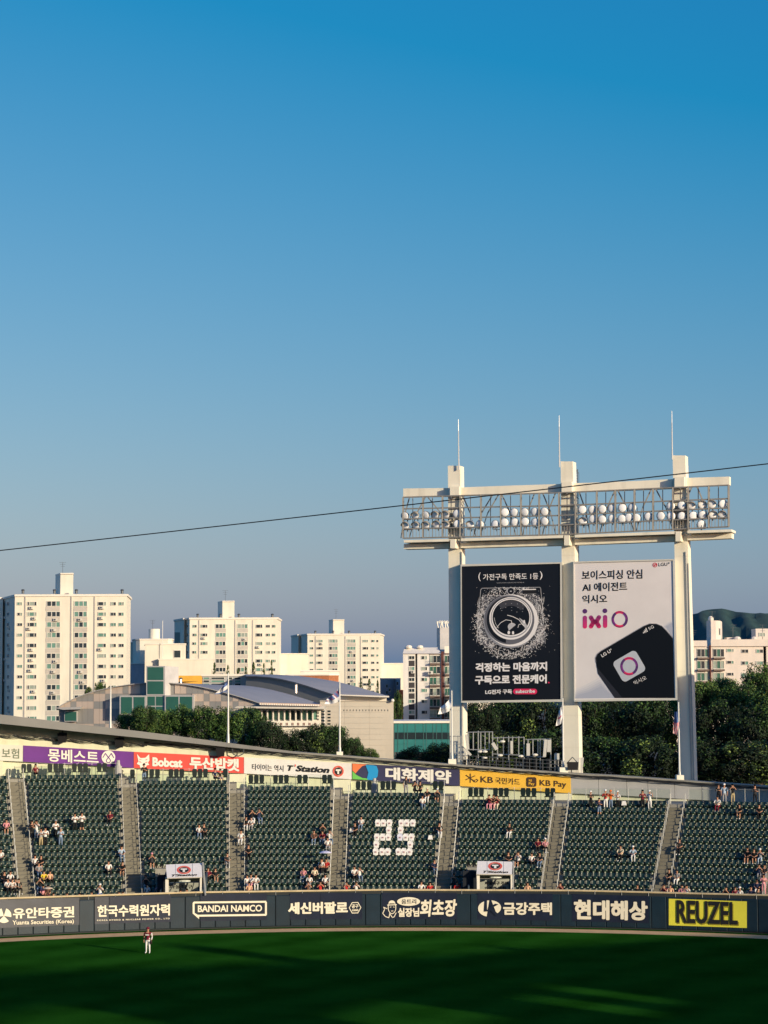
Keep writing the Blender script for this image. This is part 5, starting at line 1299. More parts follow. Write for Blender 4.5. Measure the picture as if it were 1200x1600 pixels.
ph = [(292, 1000), (288, 960), (305, 925), (335, 900), (720, 675), (770, 655), (830, 655), (880, 675), (920, 715), (980, 785), (995, 1318), (460, 1318), (330, 1110), (300, 1050)]
decal(bw, [[z2(*p) for p in ph]], PHB, b2, .035, 'phone'); decal(bw, [[z2(*p) for p in s] for s in stroke(ph[:10], 5)], M('edge_ink', (.22, .22, .25), .5, 0), b2, .04, 'phone_edge')
decal(bw, [[z2(*p) for p in [(300, 1040), (335, 1085), (530, 1318), (460, 1318), (310, 1100)]]], M('edge_ink_dark', (.022, .024, .034), .5, 0), b2, .04, 'phone_edge')
KI = M('near_black_ink', (.012, .012, .016), .5, .02)
zt(bw, '보이스피싱 안심', 167, 182, 262, 707, 168, 252, KI, b2, .03, z2, bold=.018); zt(bw, 'AI 에이전트', 172, 292, 368, 572, 280, 360, KI, b2, .03, z2, bold=.018); zt(bw, '익시오', 172, 400, 474, 393, 392, 468, KI, b2, .03, z2, bold=.018)
zt(bw, 'LGU', 850, 112, 142, 930, 108, 138, KI, b2, .03, z2, bold=.015); zt(bw, '+', 937, 105, 121, 952, 105, 121, KI, b2, .03, z2, bold=.02)
LR = M('logo_red_ink', (.50, .02, .05), .5, .03); decal(bw, [[z2(*p) for p in circ(819, 130, 21, n=24)]], LR, b2, .03, 'round_logo'); decal(bw, [[z2(*p) for p in s] for s in stroke([(820, 118), (820, 136), (828, 136)], 3) + ring(819, 130, 15, 15, 2.4, n=16, a0=20, a1=290)] + [[z2(*p) for p in circ(812, 122, 3, n=8)]], WT1, b2, .035, 'round_logo')
za, zc = bw.hit(*z2(300, 700)).z, bw.hit(*z2(300, 560)).z
GRD = vgrad('pink_purple_ink', (.74, .025, .16), (.23, .045, .22), za, zc); PUR = M('purple_ink', (.10, .035, .16), .5, 0)
decal(bw, [[z2(*p) for p in rrect(175, 583, 213, 698, 18)], [z2(*p) for p in rrect(356, 577, 394, 692, 18)]] + [[z2(*p) for p in s] for s in (stroke([(248, 598), (268, 632), (283, 638), (300, 632), (320, 596)], 38) + stroke([(248, 680), (268, 645), (283, 640), (300, 645), (320, 678)], 38))] + [[z2(*p) for p in circ(x, y, 19, n=14)] for x, y in ((248, 599), (320, 597), (249, 679), (320, 677))], GRD, b2, .03, 'logo_letter')
decal(bw, [[z2(*p) for p in circ(194, 543, 21, n=20)], [z2(*p) for p in circ(373, 539, 21, n=20)]], PUR, b2, .03, 'logo_dot')
def oring(zf, cx, cy, r, w_, par, off):
    for a0, cmat in ((0, PUR), (60, MATS['hot_pink_ink']), (130, M('violet_ink', (.22, .04, .25), .5, 0)), (190, PUR), (235, MATS['hot_pink_ink']), (300, MATS['violet_ink'])):
        a1 = a0 + (60 if a0 in (0, 130, 300) else 70 if a0 == 60 else 45 if a0 == 190 else 65)
        decal(bw, [[zf(*p) for p in q] for q in ring(cx, cy, r, r * 1.03, w_, n=10, a0=a0, a1=a1)], cmat, par, off, 'logo_ring')
    decal(bw, [[zf(*p) for p in q] for q in ring(cx + 1, cy + 2, r * .97, r * .97, w_ * .22, n=30)], PUR, par, off + .005, 'logo_ring')
oring(z2, 505, 615, 73, 22, b2, .03)
rot = lambda pts, cx, cy, a: [(cx + (x - cx) * cos(a) - (y - cy) * sin(a), cy + (x - cx) * sin(a) + (y - cy) * cos(a)) for x, y in pts]
decal(bw, [[z2(*p) for p in rot(rrect(590 - 118, 1034 - 105, 590 + 118, 1034 + 105, 36), 590, 1034, R(-30))]], M('app_tile_ink', (.50, .54, .60), .5, .06), b2, .045, 'app_tile')
oring(z2, 589, 1034, 80, 22, b2, .05)
def rt(body, x0, y0_, x1, y1_, h, **kw):            # tilted text: baseline from (x0,y0) to (x1,y1), height h
    l = math.hypot(x1 - x0, y1_ - y0_); nx, ny = (y1_ - y0_) / l * h, -(x1 - x0) / l * h
    textq(bw, body, [z2(x0, y0_), z2(x1, y1_), z2(x1 + nx, y1_ + ny), z2(x0 + nx, y0_ + ny)], WT1, b2, .05, **kw)
rt('LG U', 350, 956, 428, 908, 30, bold=.02); rt('+', 424, 892, 434, 886, 14, bold=.03); rt('5G', 768, 712, 812, 690, 26, bold=.0); rt('익시오', 640, 1204, 748, 1150, 38, bold=.0)
decal(bw, [[z2(*p) for p in rot([(716 + 12 * i, 742 - 12 - 8 * i), (723 + 12 * i, 742 - 12 - 8 * i), (723 + 12 * i, 742), (716 + 12 * i, 742)], 716, 742, R(-24))] for i in range(4)], WT1, b2, .05, 'signal_bars')

# ---- antenna rack on the wall between the columns
AP = Plane(729, 187.5, 860, 185.5)
rack = thing('antenna_rack', 'steel rack of mobile phone antennas behind the wall between the left and middle tower columns', 'antenna rack', AP.hit(795, 1200))
PAN = M('antenna_panel', (.72, .70, .62), .5, .05, 2)
def zr(x, y): return 700 + x / 4.615, 1130 + y / 4.615
for x, a, b in ((148, 62, 190), (182, 62, 195), (218, 55, 300), (236, 62, 210), (267, 62, 205), (297, 62, 192), (321, 60, 315), (357, 98, 315), (400, 98, 225), (437, 92, 320), (465, 98, 225), (510, 95, 230), (548, 100, 330), (577, 118, 250), (612, 118, 230), (648, 118, 250), (665, 118, 330), (690, 118, 240), (741, 112, 345), (722, 118, 200), (770, 235, 350), (795, 260, 352), (820, 268, 355)):
    m = MB(); m.tube(AP.hit(*zr(x, a)), AP.hit(*zr(x, b)), .05, n=5); m.build('post', STEEL, rack)
for pts in (((130, 66), (325, 62)), ((325, 106), (548, 102)), ((560, 118), (745, 114)), ((150, 190), (300, 192)), ((325, 222), (548, 232)), ((560, 240), (700, 244))):
    m = MB(); m.tube(AP.hit(*zr(*pts[0])), AP.hit(*zr(*pts[1])), .045, n=5); m.build('rail', STEEL, rack)
for (x0, y0_), (x1, y1_), w_ in (((132, 82), (145, 188), 20), ((127, 190), (165, 232), 18), ((322, 142), (352, 190), 24), ((459, 128), (460, 220), 18), ((579, 146), (579, 234), 24), ((706, 118), (696, 242), 22), ((731, 120), (727, 208), 26), ((786, 218), (786, 262), 34)):
    m = MB(); l = math.hypot(x1 - x0, y1_ - y0_); nx, ny = (y1_ - y0_) / l * w_ / 2, -(x1 - x0) / l * w_ / 2
    m.slab([AP.hit(*zr(x0 - nx, y0_ - ny), .45), AP.hit(*zr(x0 + nx, y0_ + ny), .45), AP.hit(*zr(x1 + nx, y1_ + ny), .45), AP.hit(*zr(x1 - nx, y1_ - ny), .45)], V((0, .22, 0))); m.build('panel_antenna', PAN, rack)
for x, y in ((232, 205), (265, 205), (525, 238), (628, 228), (392, 132), (263, 250), (515, 300), (126, 236), (375, 232)):
    m = MB(); m.ball(AP.hit(*zr(x, y), .3), (.26, .2, .12), 8, 5); m.build('remote_unit', PAN, rack)
rl_ = thing('roof_railing', 'dark steel railing and equipment platform along the wall top below the antennas', 'railing', AP.hit(795, 1203))
m = MB()
for k in range(3): m.path([AP.hit(*zr(x, 232 + k * 26 + (x - 100) * .055), .9) for x in (60, 200, 400, 600, 760, 830)], .035, n=4)
for i in range(17): x = 60 + i * 48; m.tube(AP.hit(*zr(x, 228 + (x - 100) * .055), .9), AP.hit(*zr(x, 318 + (x - 100) * .055), .9), .035, n=4)
m.build('rails', DSTEEL, rl_)
m = MB(); rr = random.Random(9)
for i in range(16): x = 120 + i * 40 + rr.uniform(-10, 10); m.tube(AP.hit(*zr(x, rr.uniform(250, 290)), .5), AP.hit(*zr(x + rr.uniform(-10, 10), 335), .5), rr.uniform(.08, .2), n=6)
m.build('equipment', BLACK, rl_)
bx = thing('equipment_cage', 'small steel cage with pipes clamped to the foot of the left tower column', 'cage', AP.hit(712, 1180)); m = MB()
for x in (15, 36, 72, 92): m.tube(AP.hit(*zr(x, 90), 1.2), AP.hit(*zr(x, 268), 1.2), .045, n=5)
for y in (94, 150, 215): m.tube(AP.hit(*zr(12, y), 1.2), AP.hit(*zr(94, y), 1.2), .04, n=5)
m.build('pipes', STEEL, bx)
for q in ((928, 250, 950, 360), (955, 248, 980, 362)):
    x0, y0_, x1, y1_ = q; m = MB(); m.slab([AP.hit(*zr(x0, y0_), .6), AP.hit(*zr(x1, y0_), .6), AP.hit(*zr(x1 - 12, y1_), .6), AP.hit(*zr(x0, y1_), .6)], V((0, .1, 0)))
    tag(m.build('folded_screen', PAN), 'cream panel leaning at the foot of the middle column, ' + ('outer one' if x0 > 940 else 'inner one'), 'panel', 'cream panels at the foot of the middle column')
wl = thing('work_light', 'black work lamp on a stand at the foot of the middle tower column', 'lamp', AP.hit(*zr(898, 360))); m = MB(); p = AP.hit(*zr(898, 308), 1.2); m.hexa([p + V(q) for q in ((-.45, -.2, -.35), (.45, -.2, -.35), (.4, .2, -.3), (-.4, .2, -.3), (-.5, -.25, .35), (.5, -.25, .35), (.42, .2, .3), (-.42, .2, .3))]); m.build('lamp_head', BLACK, wl)
m = MB(); m.tube(p + V((-.1, 0, -.3)), p + V((-.1, 0, -1.3)), .05); m.path([p + V((-.5, 0, .2)), p + V((0, 0, .75)), p + V((.4, 0, .3))], .04); m.build('stand', DSTEEL, wl)

# ---- flagpoles and flags
POLE = M('pole_white', (.72, .72, .68), .5, .03)
def flagpole(px, yt, yb, r_, label, boxpx=None, flag=None, Rr=RW + .4, ytip=None):
    p0 = arc(px, yb, CB, Rr); p1 = arc(px - .3, yt, CB, Rr); p1 = V((p0.x, p0.y, p1.z)); t = thing('flagpole', label, 'flagpole', p0, 'poles on the top of the stand wall')
    m = MB(); m.tube(p0 + V((0, 0, .6)), p1, .085, .05, n=8); m.ball(p1, .07, 6, 4); m.build('pole', POLE, t); m = MB(); m.tube(p0, p0 + V((0, 0, .9)), .16, .11, n=8); m.build('sleeve', STEEL, t)
    if boxpx:
        w_ = boxpx / F * p0.y / 2; m = MB(); m.box(p0.x - w_, p0.x + w_, p0.y - .55, p0.y + .4, p0.z - .35, p0.z + boxpx * 1.0 / F * p0.y); m.build('plinth', TOWERC, t)
    return p0
flagpole(172.5, 1072, 1143, .06, 'bare white pole without flag above the purple banner', Rr=RW + 1.2)
flagpole(356.5, 1052, 1163, .06, 'white flagpole with a blue and white flag above the red banner', boxpx=None)
flagpole(531, 1066, 1184, .06, 'white flagpole on a cream block above the white banner', boxpx=9.5)
flagpole(706.5, 1080, 1198, .06, 'white flagpole with a white flag against the left tower column', boxpx=12)
flagpole(880.5, 1092, 1212, .06, 'white flagpole with a pale flag against the middle tower column', boxpx=13)
flagpole(1062, 1098, 1222, .06, 'white flagpole with a red striped flag against the right tower column', boxpx=11)
def flag(pts, mats, split, label, fold=.25, Rr=RW + .4):
    """pts: (pole top, pole bottom, free bottom, free top) in photo pixels; cloth hangs in folds"""
    a, b, c, d = [V((x, y)) for x, y in pts]; nu, nv = 14, 8; m = MB(); vs = []
    for i in range(nu + 1):
        for j in range(nv + 1):
            u, v = i / nu, j / nv; p = (a * (1 - v) + b * v) * (1 - u) + (d * (1 - v) + c * v) * u
            q = arc(p.x, p.y, CB, Rr); q.y += fold * sin(u * 9 + v * 2) * u + .1 * sin(v * 7 + u * 3); q.z -= .10 * sin(u * pi) ; vs.append(q)
    m.add(vs, []); 
    for i in range(nu):
        for j in range(nv): m.f.append((i * (nv + 1) + j, (i + 1) * (nv + 1) + j, (i + 1) * (nv + 1) + j + 1, i * (nv + 1) + j + 1)); m.m.append(split(i / nu, j / nv))
    t = thing('flag', label, 'flag', arc(pts[0][0], pts[0][1], CB, Rr), 'flags above the stand wall'); m.build('cloth', mats, t, smooth=True); return t
FW1 = M('flag_white', (.74, .74, .76), .8, .03); FB = M('flag_blue', (.10, .16, .34), .8, .05); FR = M('flag_red', (.60, .04, .06), .8, .05); FM = M('flag_mauve', (.30, .10, .16), .8, .05)
flag([(355.8, 1060), (356, 1078), (335, 1085), (349, 1072)], [FW1, FB], lambda u, v: 1 if (v < .45 and u < .85) or (.4 < u < .5) or v > .85 else 0, 'blue and white flag drooping from the pole above the red banner')
flag([(530, 1075), (530, 1096), (507, 1100), (511, 1092)], [FW1, FB, FM], lambda u, v: (0 if v > .62 or (int(u * 9 + v * 5) % 4 == 0) else (2 if int(u * 7 + v * 4) % 2 else 1)), 'red, blue and white flag waving above the white banner')
flag([(705.8, 1088), (705.5, 1109), (684, 1116), (688, 1105)], [FW1, GRI], lambda u, v: 1 if (.3 < v < .42 and .3 < u < .7 and int(u * 14) % 2) else 0, 'white flag with small grey lettering beside the left tower column', .35)
flag([(880, 1095), (879.5, 1128), (868, 1134), (873, 1112)], [FW1, M('flag_pink', (.55, .12, .22), .8, .05)], lambda u, v: 1 if (.42 < v < .6 and .25 < u < .75) else 0, 'white flag with a pink mark hanging limp beside the middle tower column')
flag([(1061.5, 1108), (1061.5, 1146), (1051, 1145), (1054, 1112)], [FW1, FB, FR], lambda u, v: 1 if v < .42 and u > .05 else (2 if int((u * 2.2 + v) * 7) % 2 else 0), 'red and white striped flag with blue corner hanging beside the right tower column')

# ---- cable across the sky
A_, B_ = at(-700, 936, 75), at(1900, 643, 60); m = MB(); n = 60
m.path([A_ + (B_ - A_) * (i / n) - V((0, 0, .25 * 4 * ((i / n) - (i / n) ** 2) * .3)) for i in range(n + 1)], .018, n=5)
tag(m.build('overhead_cable', BLACK), 'thin black cable stretched across the sky in front of the floodlight tower', 'cable')

# ================================================================== background buildings
def winmesh(cols):
    """unit window: x 0..1, z 0..1, sill line at z 0; frame proud of the wall"""
    f = MB(); t = .055; tz_ = .09
    f.box(0, 1, -.14, .0, 0, tz_); f.box(0, 1, -.14, .0, 1 - tz_, 1); f.box(0, t, -.14, .0, tz_, 1 - tz_); f.box(1 - t, 1, -.14, .0, tz_, 1 - tz_)
    for c in cols[:-1]: f.box(c - t / 2, c + t / 2, -.13, -.01, tz_, 1 - tz_)
    out = []; prev = t
    for c in cols: out.append((prev, (c - t / 2) if c < 1 else 1 - t)); prev = c + t / 2
    return f.mesh('window', M('window_frame', (.62, .61, .56), .6, 0, 1)), out
WF = {n: winmesh(c) for n, c in {1: [1], 2: [.5, 1], 3: [.22, .72, 1], 4: [.36, .68, 1], 5: [.65, 1]}.items()}
PM = {}
def panemesh(x0, x1, mat):
    k = (round(x0, 3), round(x1, 3), mat.name)
    if k not in PM: m = MB(); m.add([(x0, -.05, .09), (x1, -.05, .09), (x1, -.05, .91), (x0, -.05, .91)], [(0, 1, 2, 3)]); PM[k] = m.mesh('pane', mat)
    return PM[k]
rw = random.Random(21)
GLS = [DARK_GL, MINT_GL, DARK_GL, PALE_GL, MINT_GL, DARK_GL]
def window(par, pl, px, py, wpx, hpx, kind=2, mats=None, off=0.0):
    """centre in photo pixels on the plane"""
    c = pl.hit(px, py, off); s = F / c.y; W, Hh = wpx / s / abs(pl.u.x), hpx / s
    p = c - pl.u * (W / 2) - V((0, 0, Hh / 2)); o = inst('window', WF[kind][0], par, p, pl.yaw, (W, 1.0, Hh))
    for a, b in WF[kind][1]:
        q = bpy.data.objects.new('pane', panemesh(a, b, rw.choice(mats or GLS))); COL.objects.link(q); q.parent = o
    return o
ACM = MB(); ACM.box(-.5, .5, -.55, -.05, -.35, .35); ACM.tube((-.12, -.56, 0), (-.12, -.60, 0), .26, n=10, mi=1); ACM.box(-.6, .6, -.6, 0, -.42, -.36, 1)
ACM = ACM.mesh('air_conditioner', [M('ac_case', (.58, .57, .52), .6, 0), DSTEEL])
def acunit(par, pl, px, py, off=0.0, s=.95): return inst('air_conditioner', ACM, par, pl.hit(px, py, off), pl.yaw, (s, s, s))
def foot(pts): return [(at(px, YH, Y).x, at(px, YH, Y).y) for px, Y in pts]
def zat(py, Y, px=600): return at(px, py, Y).z
def antenna(par, px, py0, py1, Y):
    a, b = at(px, py0, Y), at(px, py1, Y); m = MB(); m.tube(a, b, .06, n=4)
    for k in (.98, .80, .62): q = a + (b - a) * k; m.tube(q - V((.9 * k, 0, 0)), q + V((.9 * k, 0, 0)), .035, n=4)
    m.build('aerial', DSTEEL, par)
GUT = M('gutter', (.45, .43, .40), .7, .05)
def tower_block(name_label, Y, fl, fr_, roof, side, box, cols, rows, strips, recess, seed, bot=1190, ac=.45, depth=14):
    """fl, fr_: front left and right columns; side: [(px, Y)...] of the chamfered left flank"""
    rr = random.Random(seed); pl = Plane(fl, Y, fr_, Y); z = zat(roof, Y); t = thing('apartment_block', name_label, 'apartment block', pl.hit((fl + fr_) / 2, 1190), 'cream apartment blocks behind the stadium')
    fp = foot([(fl, Y), (fr_, Y), (fr_ + 6, Y + 1.5 * depth)] + [(side[-1][0] + 3, Y + 2 * depth)] + list(reversed(side)))
    m = MB(); m.prism(fp, 0, z); m.build('wall', CREAM, t)
    m = MB(); cxy = V((sum(p[0] for p in fp) / len(fp), sum(p[1] for p in fp) / len(fp))); fo_ = [tuple(V(p) + (V(p) - cxy).normalized() * .35) for p in fp]; m.prism(fo_, z + .02, z + .55); m.build('roof', CREAM2, t)
    bx0, bx1, by = box; d = 8; zz = zat(by, Y + 6); m = MB(); m.prism(foot([(bx0, Y + 12), (bx0 + (bx1 - bx0) * .28, Y + 5), (bx1, Y + 5), (bx1, Y + 14)]), z + .4, zz); m.build('lift_tower', CREAM, t)
    m = MB(); m.prism(foot([(bx0 - .4, Y + 12.4), (bx0 + (bx1 - bx0) * .28 - .2, Y + 4.6), (bx1 + .4, Y + 4.6), (bx1 + .4, Y + 14.4)]), zz + .01, zz + .3); m.build('parapet', CREAM2, t)
    antenna(t, (bx0 + bx1) / 2 - 1, by, by - 17, Y + 8)
    for x in strips:
        m = MB(); a = pl.hit(x, roof + 2, .06); m.box(a.x - .16, a.x + .16, a.y - .10, a.y + .1, 0, a.z); m.build('drainpipe', GUT, t)
    for x0, x1 in recess:                              # beige spandrels between windows of the balcony bays
        for y in rows:
            a, b = pl.hit(x0, y + rows_dy(rows) * .30), pl.hit(x1, y + rows_dy(rows) * .70); m = MB(); m.box(a.x, b.x, a.y - .08, a.y + .1, b.z, a.z); m.build('spandrel', SPAND, t)
    for cx, w_, hh, kind in cols:
        for y in rows:
            window(t, pl, cx + rr.uniform(-.3, .3), y, w_, hh, kind)
            if w_ > 9 and rr.random() < ac: acunit(t, pl, cx + rr.uniform(-.35, .25) * w_, y + hh * 1.02)
    for x in (fl + 12, fl + (fr_ - fl) * .35, (fl + fr_) / 2 + 8, fr_ - 8):
        m = MB(); q = pl.hit(x, roof, 0) + V((0, 2, .5)); m.tube(q, q + V((0, 0, .8)), .35, n=8); m.ball(q + V((0, 0, .9)), (.5, .5, .28), 8, 4); m.build('roof_ventilator', DSTEEL, t)
    return t, pl, z
def rows_dy(r): return r[1] - r[0]
R1 = [943.3 + 16.3 * i for i in range(12)]
t, pl, z = tower_block('tallest cream apartment block, nearest and furthest left behind the stadium', 545, 21.7, 197.3, 930, [(4, 562), (-1, 560), (-60, 560)], (85, 113, 895.5),
    [(31, 8, 5, 2), (50, 15, 6.5, 3), (83.5, 22, 8.5, 4), (126, 21, 8.5, 4), (159.5, 13.5, 6, 5), (177.3, 8.5, 5.5, 2), (189.5, 8, 5.5, 2)], R1, (39.5, 111.5, 148), [(71.5, 93.5), (115, 136.5)], 1)
ps = Plane(4, 562, 21.7, 545)
for i, y in enumerate(R1): window(t, ps, 13, y, 6, 5.5, 2, [DARK_GL]); acunit(t, ps, 8 if i % 2 else 15, y + 5.5, s=.8) if i % 3 else None
ps2 = Plane(-60, 560, -1, 560)
m = MB(); m.prism(foot([(-60, 559), (3, 559), (3, 561), (-60, 561)]), 0, z - .2); m.build('side_wing', CREAM, t)
R2 = [978.5 + 13.55 * i for i in range(9)]
t, pl, z = tower_block('second tallest cream apartment block, right of the rounded white building', 655, 296, 433, 966.8, [(290, 660), (287, 658), (272, 672)], (340, 366, 939.5),
    [(304, 6.5, 4.5, 2), (319, 11, 5, 3), (344.7, 16.5, 7, 4), (378.7, 17, 7, 4), (405, 10.5, 5.5, 5), (419, 6.5, 4.5, 2), (428, 5.5, 4.5, 2)], R2, (311, 367.5, 395), [(337, 353), (370, 387.5)], 2)
ps = Plane(272, 672, 287, 658)
m = MB(); a = ps.hit(273, 995, .05); b = ps.hit(281, 1030, .05); m.slab([ps.hit(272.5, 988, .06), ps.hit(281, 988, .06), ps.hit(281, 1030, .06), ps.hit(272.5, 1030, .06)], V((0, .1, 0))); m.build('green_wall_panel', M('green_wall', (.12, .2, .19), .7), t)
for i, y in enumerate(R2[:7]): window(t, Plane(290, 660, 296, 655), 293, y, 3.2, 4, 1, [DARK_GL])
R3 = [1001.6 + 11.3 * i for i in range(8)]
t, pl, z = tower_block('smaller cream apartment block in the middle, its balconies shaded by a notch', 790, 480.5, 594, 992, [(469, 800), (466, 798), (455, 815)], (514, 538, 968.8),
    [(487, 5.5, 3.6, 2), (499.5, 10, 4.2, 3), (520.7, 14, 5.6, 4), (549, 14, 5.6, 4), (571, 9, 4.2, 5), (582.7, 5.2, 3.8, 2), (590, 3, 3.4, 1)], R3, (493, 539.5, 563.5), [(514, 528), (542, 556)], 3)
def plain_block(label, pts, top, Y, mat=CREAM, name='building', cat='building', parapet=True, zbot=0):
    t = thing(name, label, cat, at(pts[0][0], 1190, pts[0][1]) * 1.0); m = MB(); z = zat(top, Y); fp = foot(pts); m.prism(fp, zbot, z); m.build('wall', mat, t)
    if parapet:
        cxy = V((sum(p[0] for p in fp) / len(fp), sum(p[1] for p in fp) / len(fp))); m = MB(); m.prism([tuple(V(p) + (V(p) - cxy).normalized() * .25) for p in fp], z + .01, z + .35); m.build('roof', CREAM2, t)
    return t
plain_block('blank cream building wall between the second and third apartment blocks', [(433.5, 675), (482, 675), (482, 690), (433.5, 690)], 1022, 675)
plain_block('blank cream building wall left of the brown balcony block', [(592, 800), (632, 800), (632, 830), (592, 830)], 1037.5, 800)
t = plain_block('rounded cream building with a round water tank on its roof', [(207, 622), (208.5, 618.5), (212, 616), (218, 615), (262, 615), (268, 616), (270.5, 620), (270.5, 640), (207, 640)], 998.5, 615)
m = MB(); q = at(241, 998, 626); m.tube(V((q.x, q.y, q.z)), V((q.x, q.y, zat(981.5, 626))), 1.65, n=20); m.build('water_tank', CREAM, t); antenna(t, 238.5, 983, 969, 626)
m = MB(); m.prism(foot([(232, 632), (240, 629), (240, 636), (232, 636)]), zat(999, 625), zat(982, 629)); m.build('roof_block', CREAM, t)
plain_block('narrow cream stair tower beside the tallest apartment block', [(196.5, 625), (208, 625), (208, 640), (196.5, 640)], 1003.5, 625)
t = plain_block('low grey-blue side wing with dark slot windows below the rounded cream building', [(194, 608), (228, 600), (250, 600), (250, 618), (194, 618)], 1036, 600, M('shaded_grey_wall', (.34, .37, .42), .8))  # shaded flank of the rounded building, shade put into the wall colour
ps = Plane(194, 608, 228, 600)
for x in (201.5, 229): 
    for y in (1040, 1055, 1071): window(t, ps, x, y, 2.8, 9, 1, [DARK_GL])
t = plain_block('long low cream building with two tall windows above the yellow wall', [(248, 592), (333, 592), (333, 600), (248, 600)], 1030, 592, CREAM)
ps = Plane(248, 480, 333, 480)
for x in (277, 293.5): window(t, ps, x, 1024, 10, 12, 1, [DARK_GL]) if False else None
up = plain_block('flat cream upper storey with dark windows just left of the second apartment block', [(226, 594), (290, 594), (290, 610), (226, 610)], 1006, 594, CREAM)
ps = Plane(226, 594, 290, 594)
for x, w_ in ((277, 11), (293, 0)): window(up, ps, x, 1022, w_, 13, 1, [DARK_GL]) if w_ else None
m = MB(); q = ps.hit(254.5, 1006); m.tube(q + V((0, -1, -4)), q + V((0, -1, 6.5)), .09, n=5); m.build('mast', POLE, up)
plain_block('yellow painted wall showing behind the gymnasium roof', [(276, 460), (318, 460), (318, 475), (276, 475)], 1054.5, 460, M('yellow_wall', (.72, .40, .06), .8), parapet=False)
t = plain_block('low block of stacked brown brick behind the hall roof', [(446, 470), (514, 470), (529, 472), (529, 500), (446, 500)], 1055, 470, M('brown_brick', (.34, .14, .07), .9, .2, 2))
t = plain_block('pale roof structures behind the brown brick block', [(470, 500), (530, 500), (530, 520), (470, 520)], 1049, 500, CREAM2)
t = plain_block('grey shaded apartment building with small dark windows left of the brown balcony block', [(594, 560), (617, 566), (626, 560), (626, 600), (594, 600)], 1061.5, 560, M('blue_grey_wall', (.36, .39, .44), .8))  # wall is in shade, given here by its blue-grey base colour
ps = Plane(594, 560, 617, 566)
for x, y in ((604.5, 1072), (604.5, 1082), (609, 1078), (621, 1068), (621, 1080)): window(t, Plane(594, 560, 626, 560), x, y, 3, 6, 1, [DARK_GL])
m = MB(); m.box(at(624, 1080, 545).x, at(630, 1080, 545).x, 545, 555, 0, zat(1078, 545)); tag(m.build('red_roofed_shed', M('red_wall', (.55, .10, .05), .8)), 'small strip of red wall beside the brown balcony block', 'shed')

# ---- block with balconies behind the left tower column
Y4 = 540; p4 = Plane(630, Y4, 705, Y4); z4 = zat(1021.5, Y4)
t4 = thing('balcony_block', 'white apartment block with brown strips and glass balconies left of the left tower column', 'apartment block', p4.hit(668, 1190))
m = MB(); m.prism(foot([(630, Y4), (648.8, Y4), (650.6, Y4 + 2.2), (652.5, Y4), (772, Y4), (772, Y4 + 20), (630, Y4 + 20)]), 0, z4); m.build('wall', M('white_wall', (.66, .65, .62), .85, .05, .3, stain=.1), t4)
m = MB(); zr_ = zat(1011.8, Y4 + 2); a = foot([(629.5, Y4 - .5), (690, Y4 - .5), (684, Y4 + 3), (632.5, Y4 + 3)])
m.add([(a[0][0], a[0][1], z4), (a[1][0], a[1][1], z4), (a[2][0], a[2][1], zr_), (a[3][0], a[3][1], zr_), (a[0][0], a[0][1] + 9, z4), (a[1][0], a[1][1] + 9, z4)], [(0, 1, 2, 3), (0, 3, 4), (1, 5, 2), (3, 2, 5, 4), (0, 4, 5, 1)]); m.build('roof', CREAM2, t4)
m = MB(); m.prism(foot([(695, Y4), (760, Y4), (760, Y4 + 9), (695, Y4 + 9)]), z4, zat(1010, Y4)); m.build('roof', CREAM2, t4)
R4 = [1027.6 + 17.05 * i for i in range(7)]
for i, y in enumerate(R4):
    window(t4, p4, 643.3, y, 9.2, 5.8, 2)
    m = MB(); a, b = p4.hit(638.7, y + 4.6), p4.hit(647.9, y + 13.2); m.box(a.x, b.x, a.y - .06, a.y + .1, b.z, a.z); m.build('dark_spandrel', M('dark_spandrel', (.045, .042, .045), .7), t4)
    window(t4, p4, 663, y, 9.2, 5.6, 5 if i % 2 else 2)
for x0, x1 in ((671.3, 687.6), (695, 703)):
    for i, y in enumerate(R4):
        a, b = p4.hit(x0, y - 5.2), p4.hit(x1, y + 11.0); m = MB(); m.box(a.x, b.x, a.y - 1.2, a.y - .01, b.z, b.z + .38); m.box(a.x, b.x, a.y - .25, a.y - .01, a.z - .05, a.z + .3, 0); m.build('balcony_slab', M('balcony_brown', (.16, .12, .10), .8), t4)
        w_ = x1 - x0
        for k in range(3 if w_ > 10 else 2):
            n_ = 3 if w_ > 10 else 2; window(t4, p4, x0 + w_ * (k + .5) / n_, y + 2.2, w_ / n_ * .94, 12.5, 1, [DARK_GL, GREEN_GL, PALE_GL, DARK_GL])
        m = MB(); zz = b.z
        for k in range(9): xx = a.x + (b.x - a.x) * k / 8; m.tube((xx, a.y - 1.15, zz + .3), (xx, a.y - 1.15, zz + 1.25), .03, n=4)
        m.tube((a.x, a.y - 1.15, zz + 1.25), (b.x, a.y - 1.15, zz + 1.25), .04, n=4); m.build('balcony_railing', DSTEEL, t4)
m = MB(); a, b = p4.hit(689.2, 1018), p4.hit(694.5, 1190); m.box(a.x, b.x, a.y - .5, a.y + .1, 0, a.z); m.build('brown_strip', M('brown_panel', (.10, .035, .03), .7), t4)
acunit(t4, p4, 672.5, 1051, .8, 1.2); acunit(t4, p4, 645, 1050, .1)
m = MB(); m.prism(foot([(683, 556), (688, 551), (706, 551), (706, 560), (683, 560)]), z4, zat(981, 552)); m.build('lift_tower', M('grey_tower_wall', (.50, .49, .47), .85), t4)
m = MB()
for q in (684.5, 688, 692, 696, 700, 703): a = at(q, 981, 552); m.tube(a, a + V((rw.uniform(-.5, .5), 0, 1.7)), .18, n=5); m.tube(a + V((-.4, 0, 1.2)), a + V((.6, 0, 1.9)), .12, n=5)
m.build('roof_antennas', PAN, t4)
m = MB()
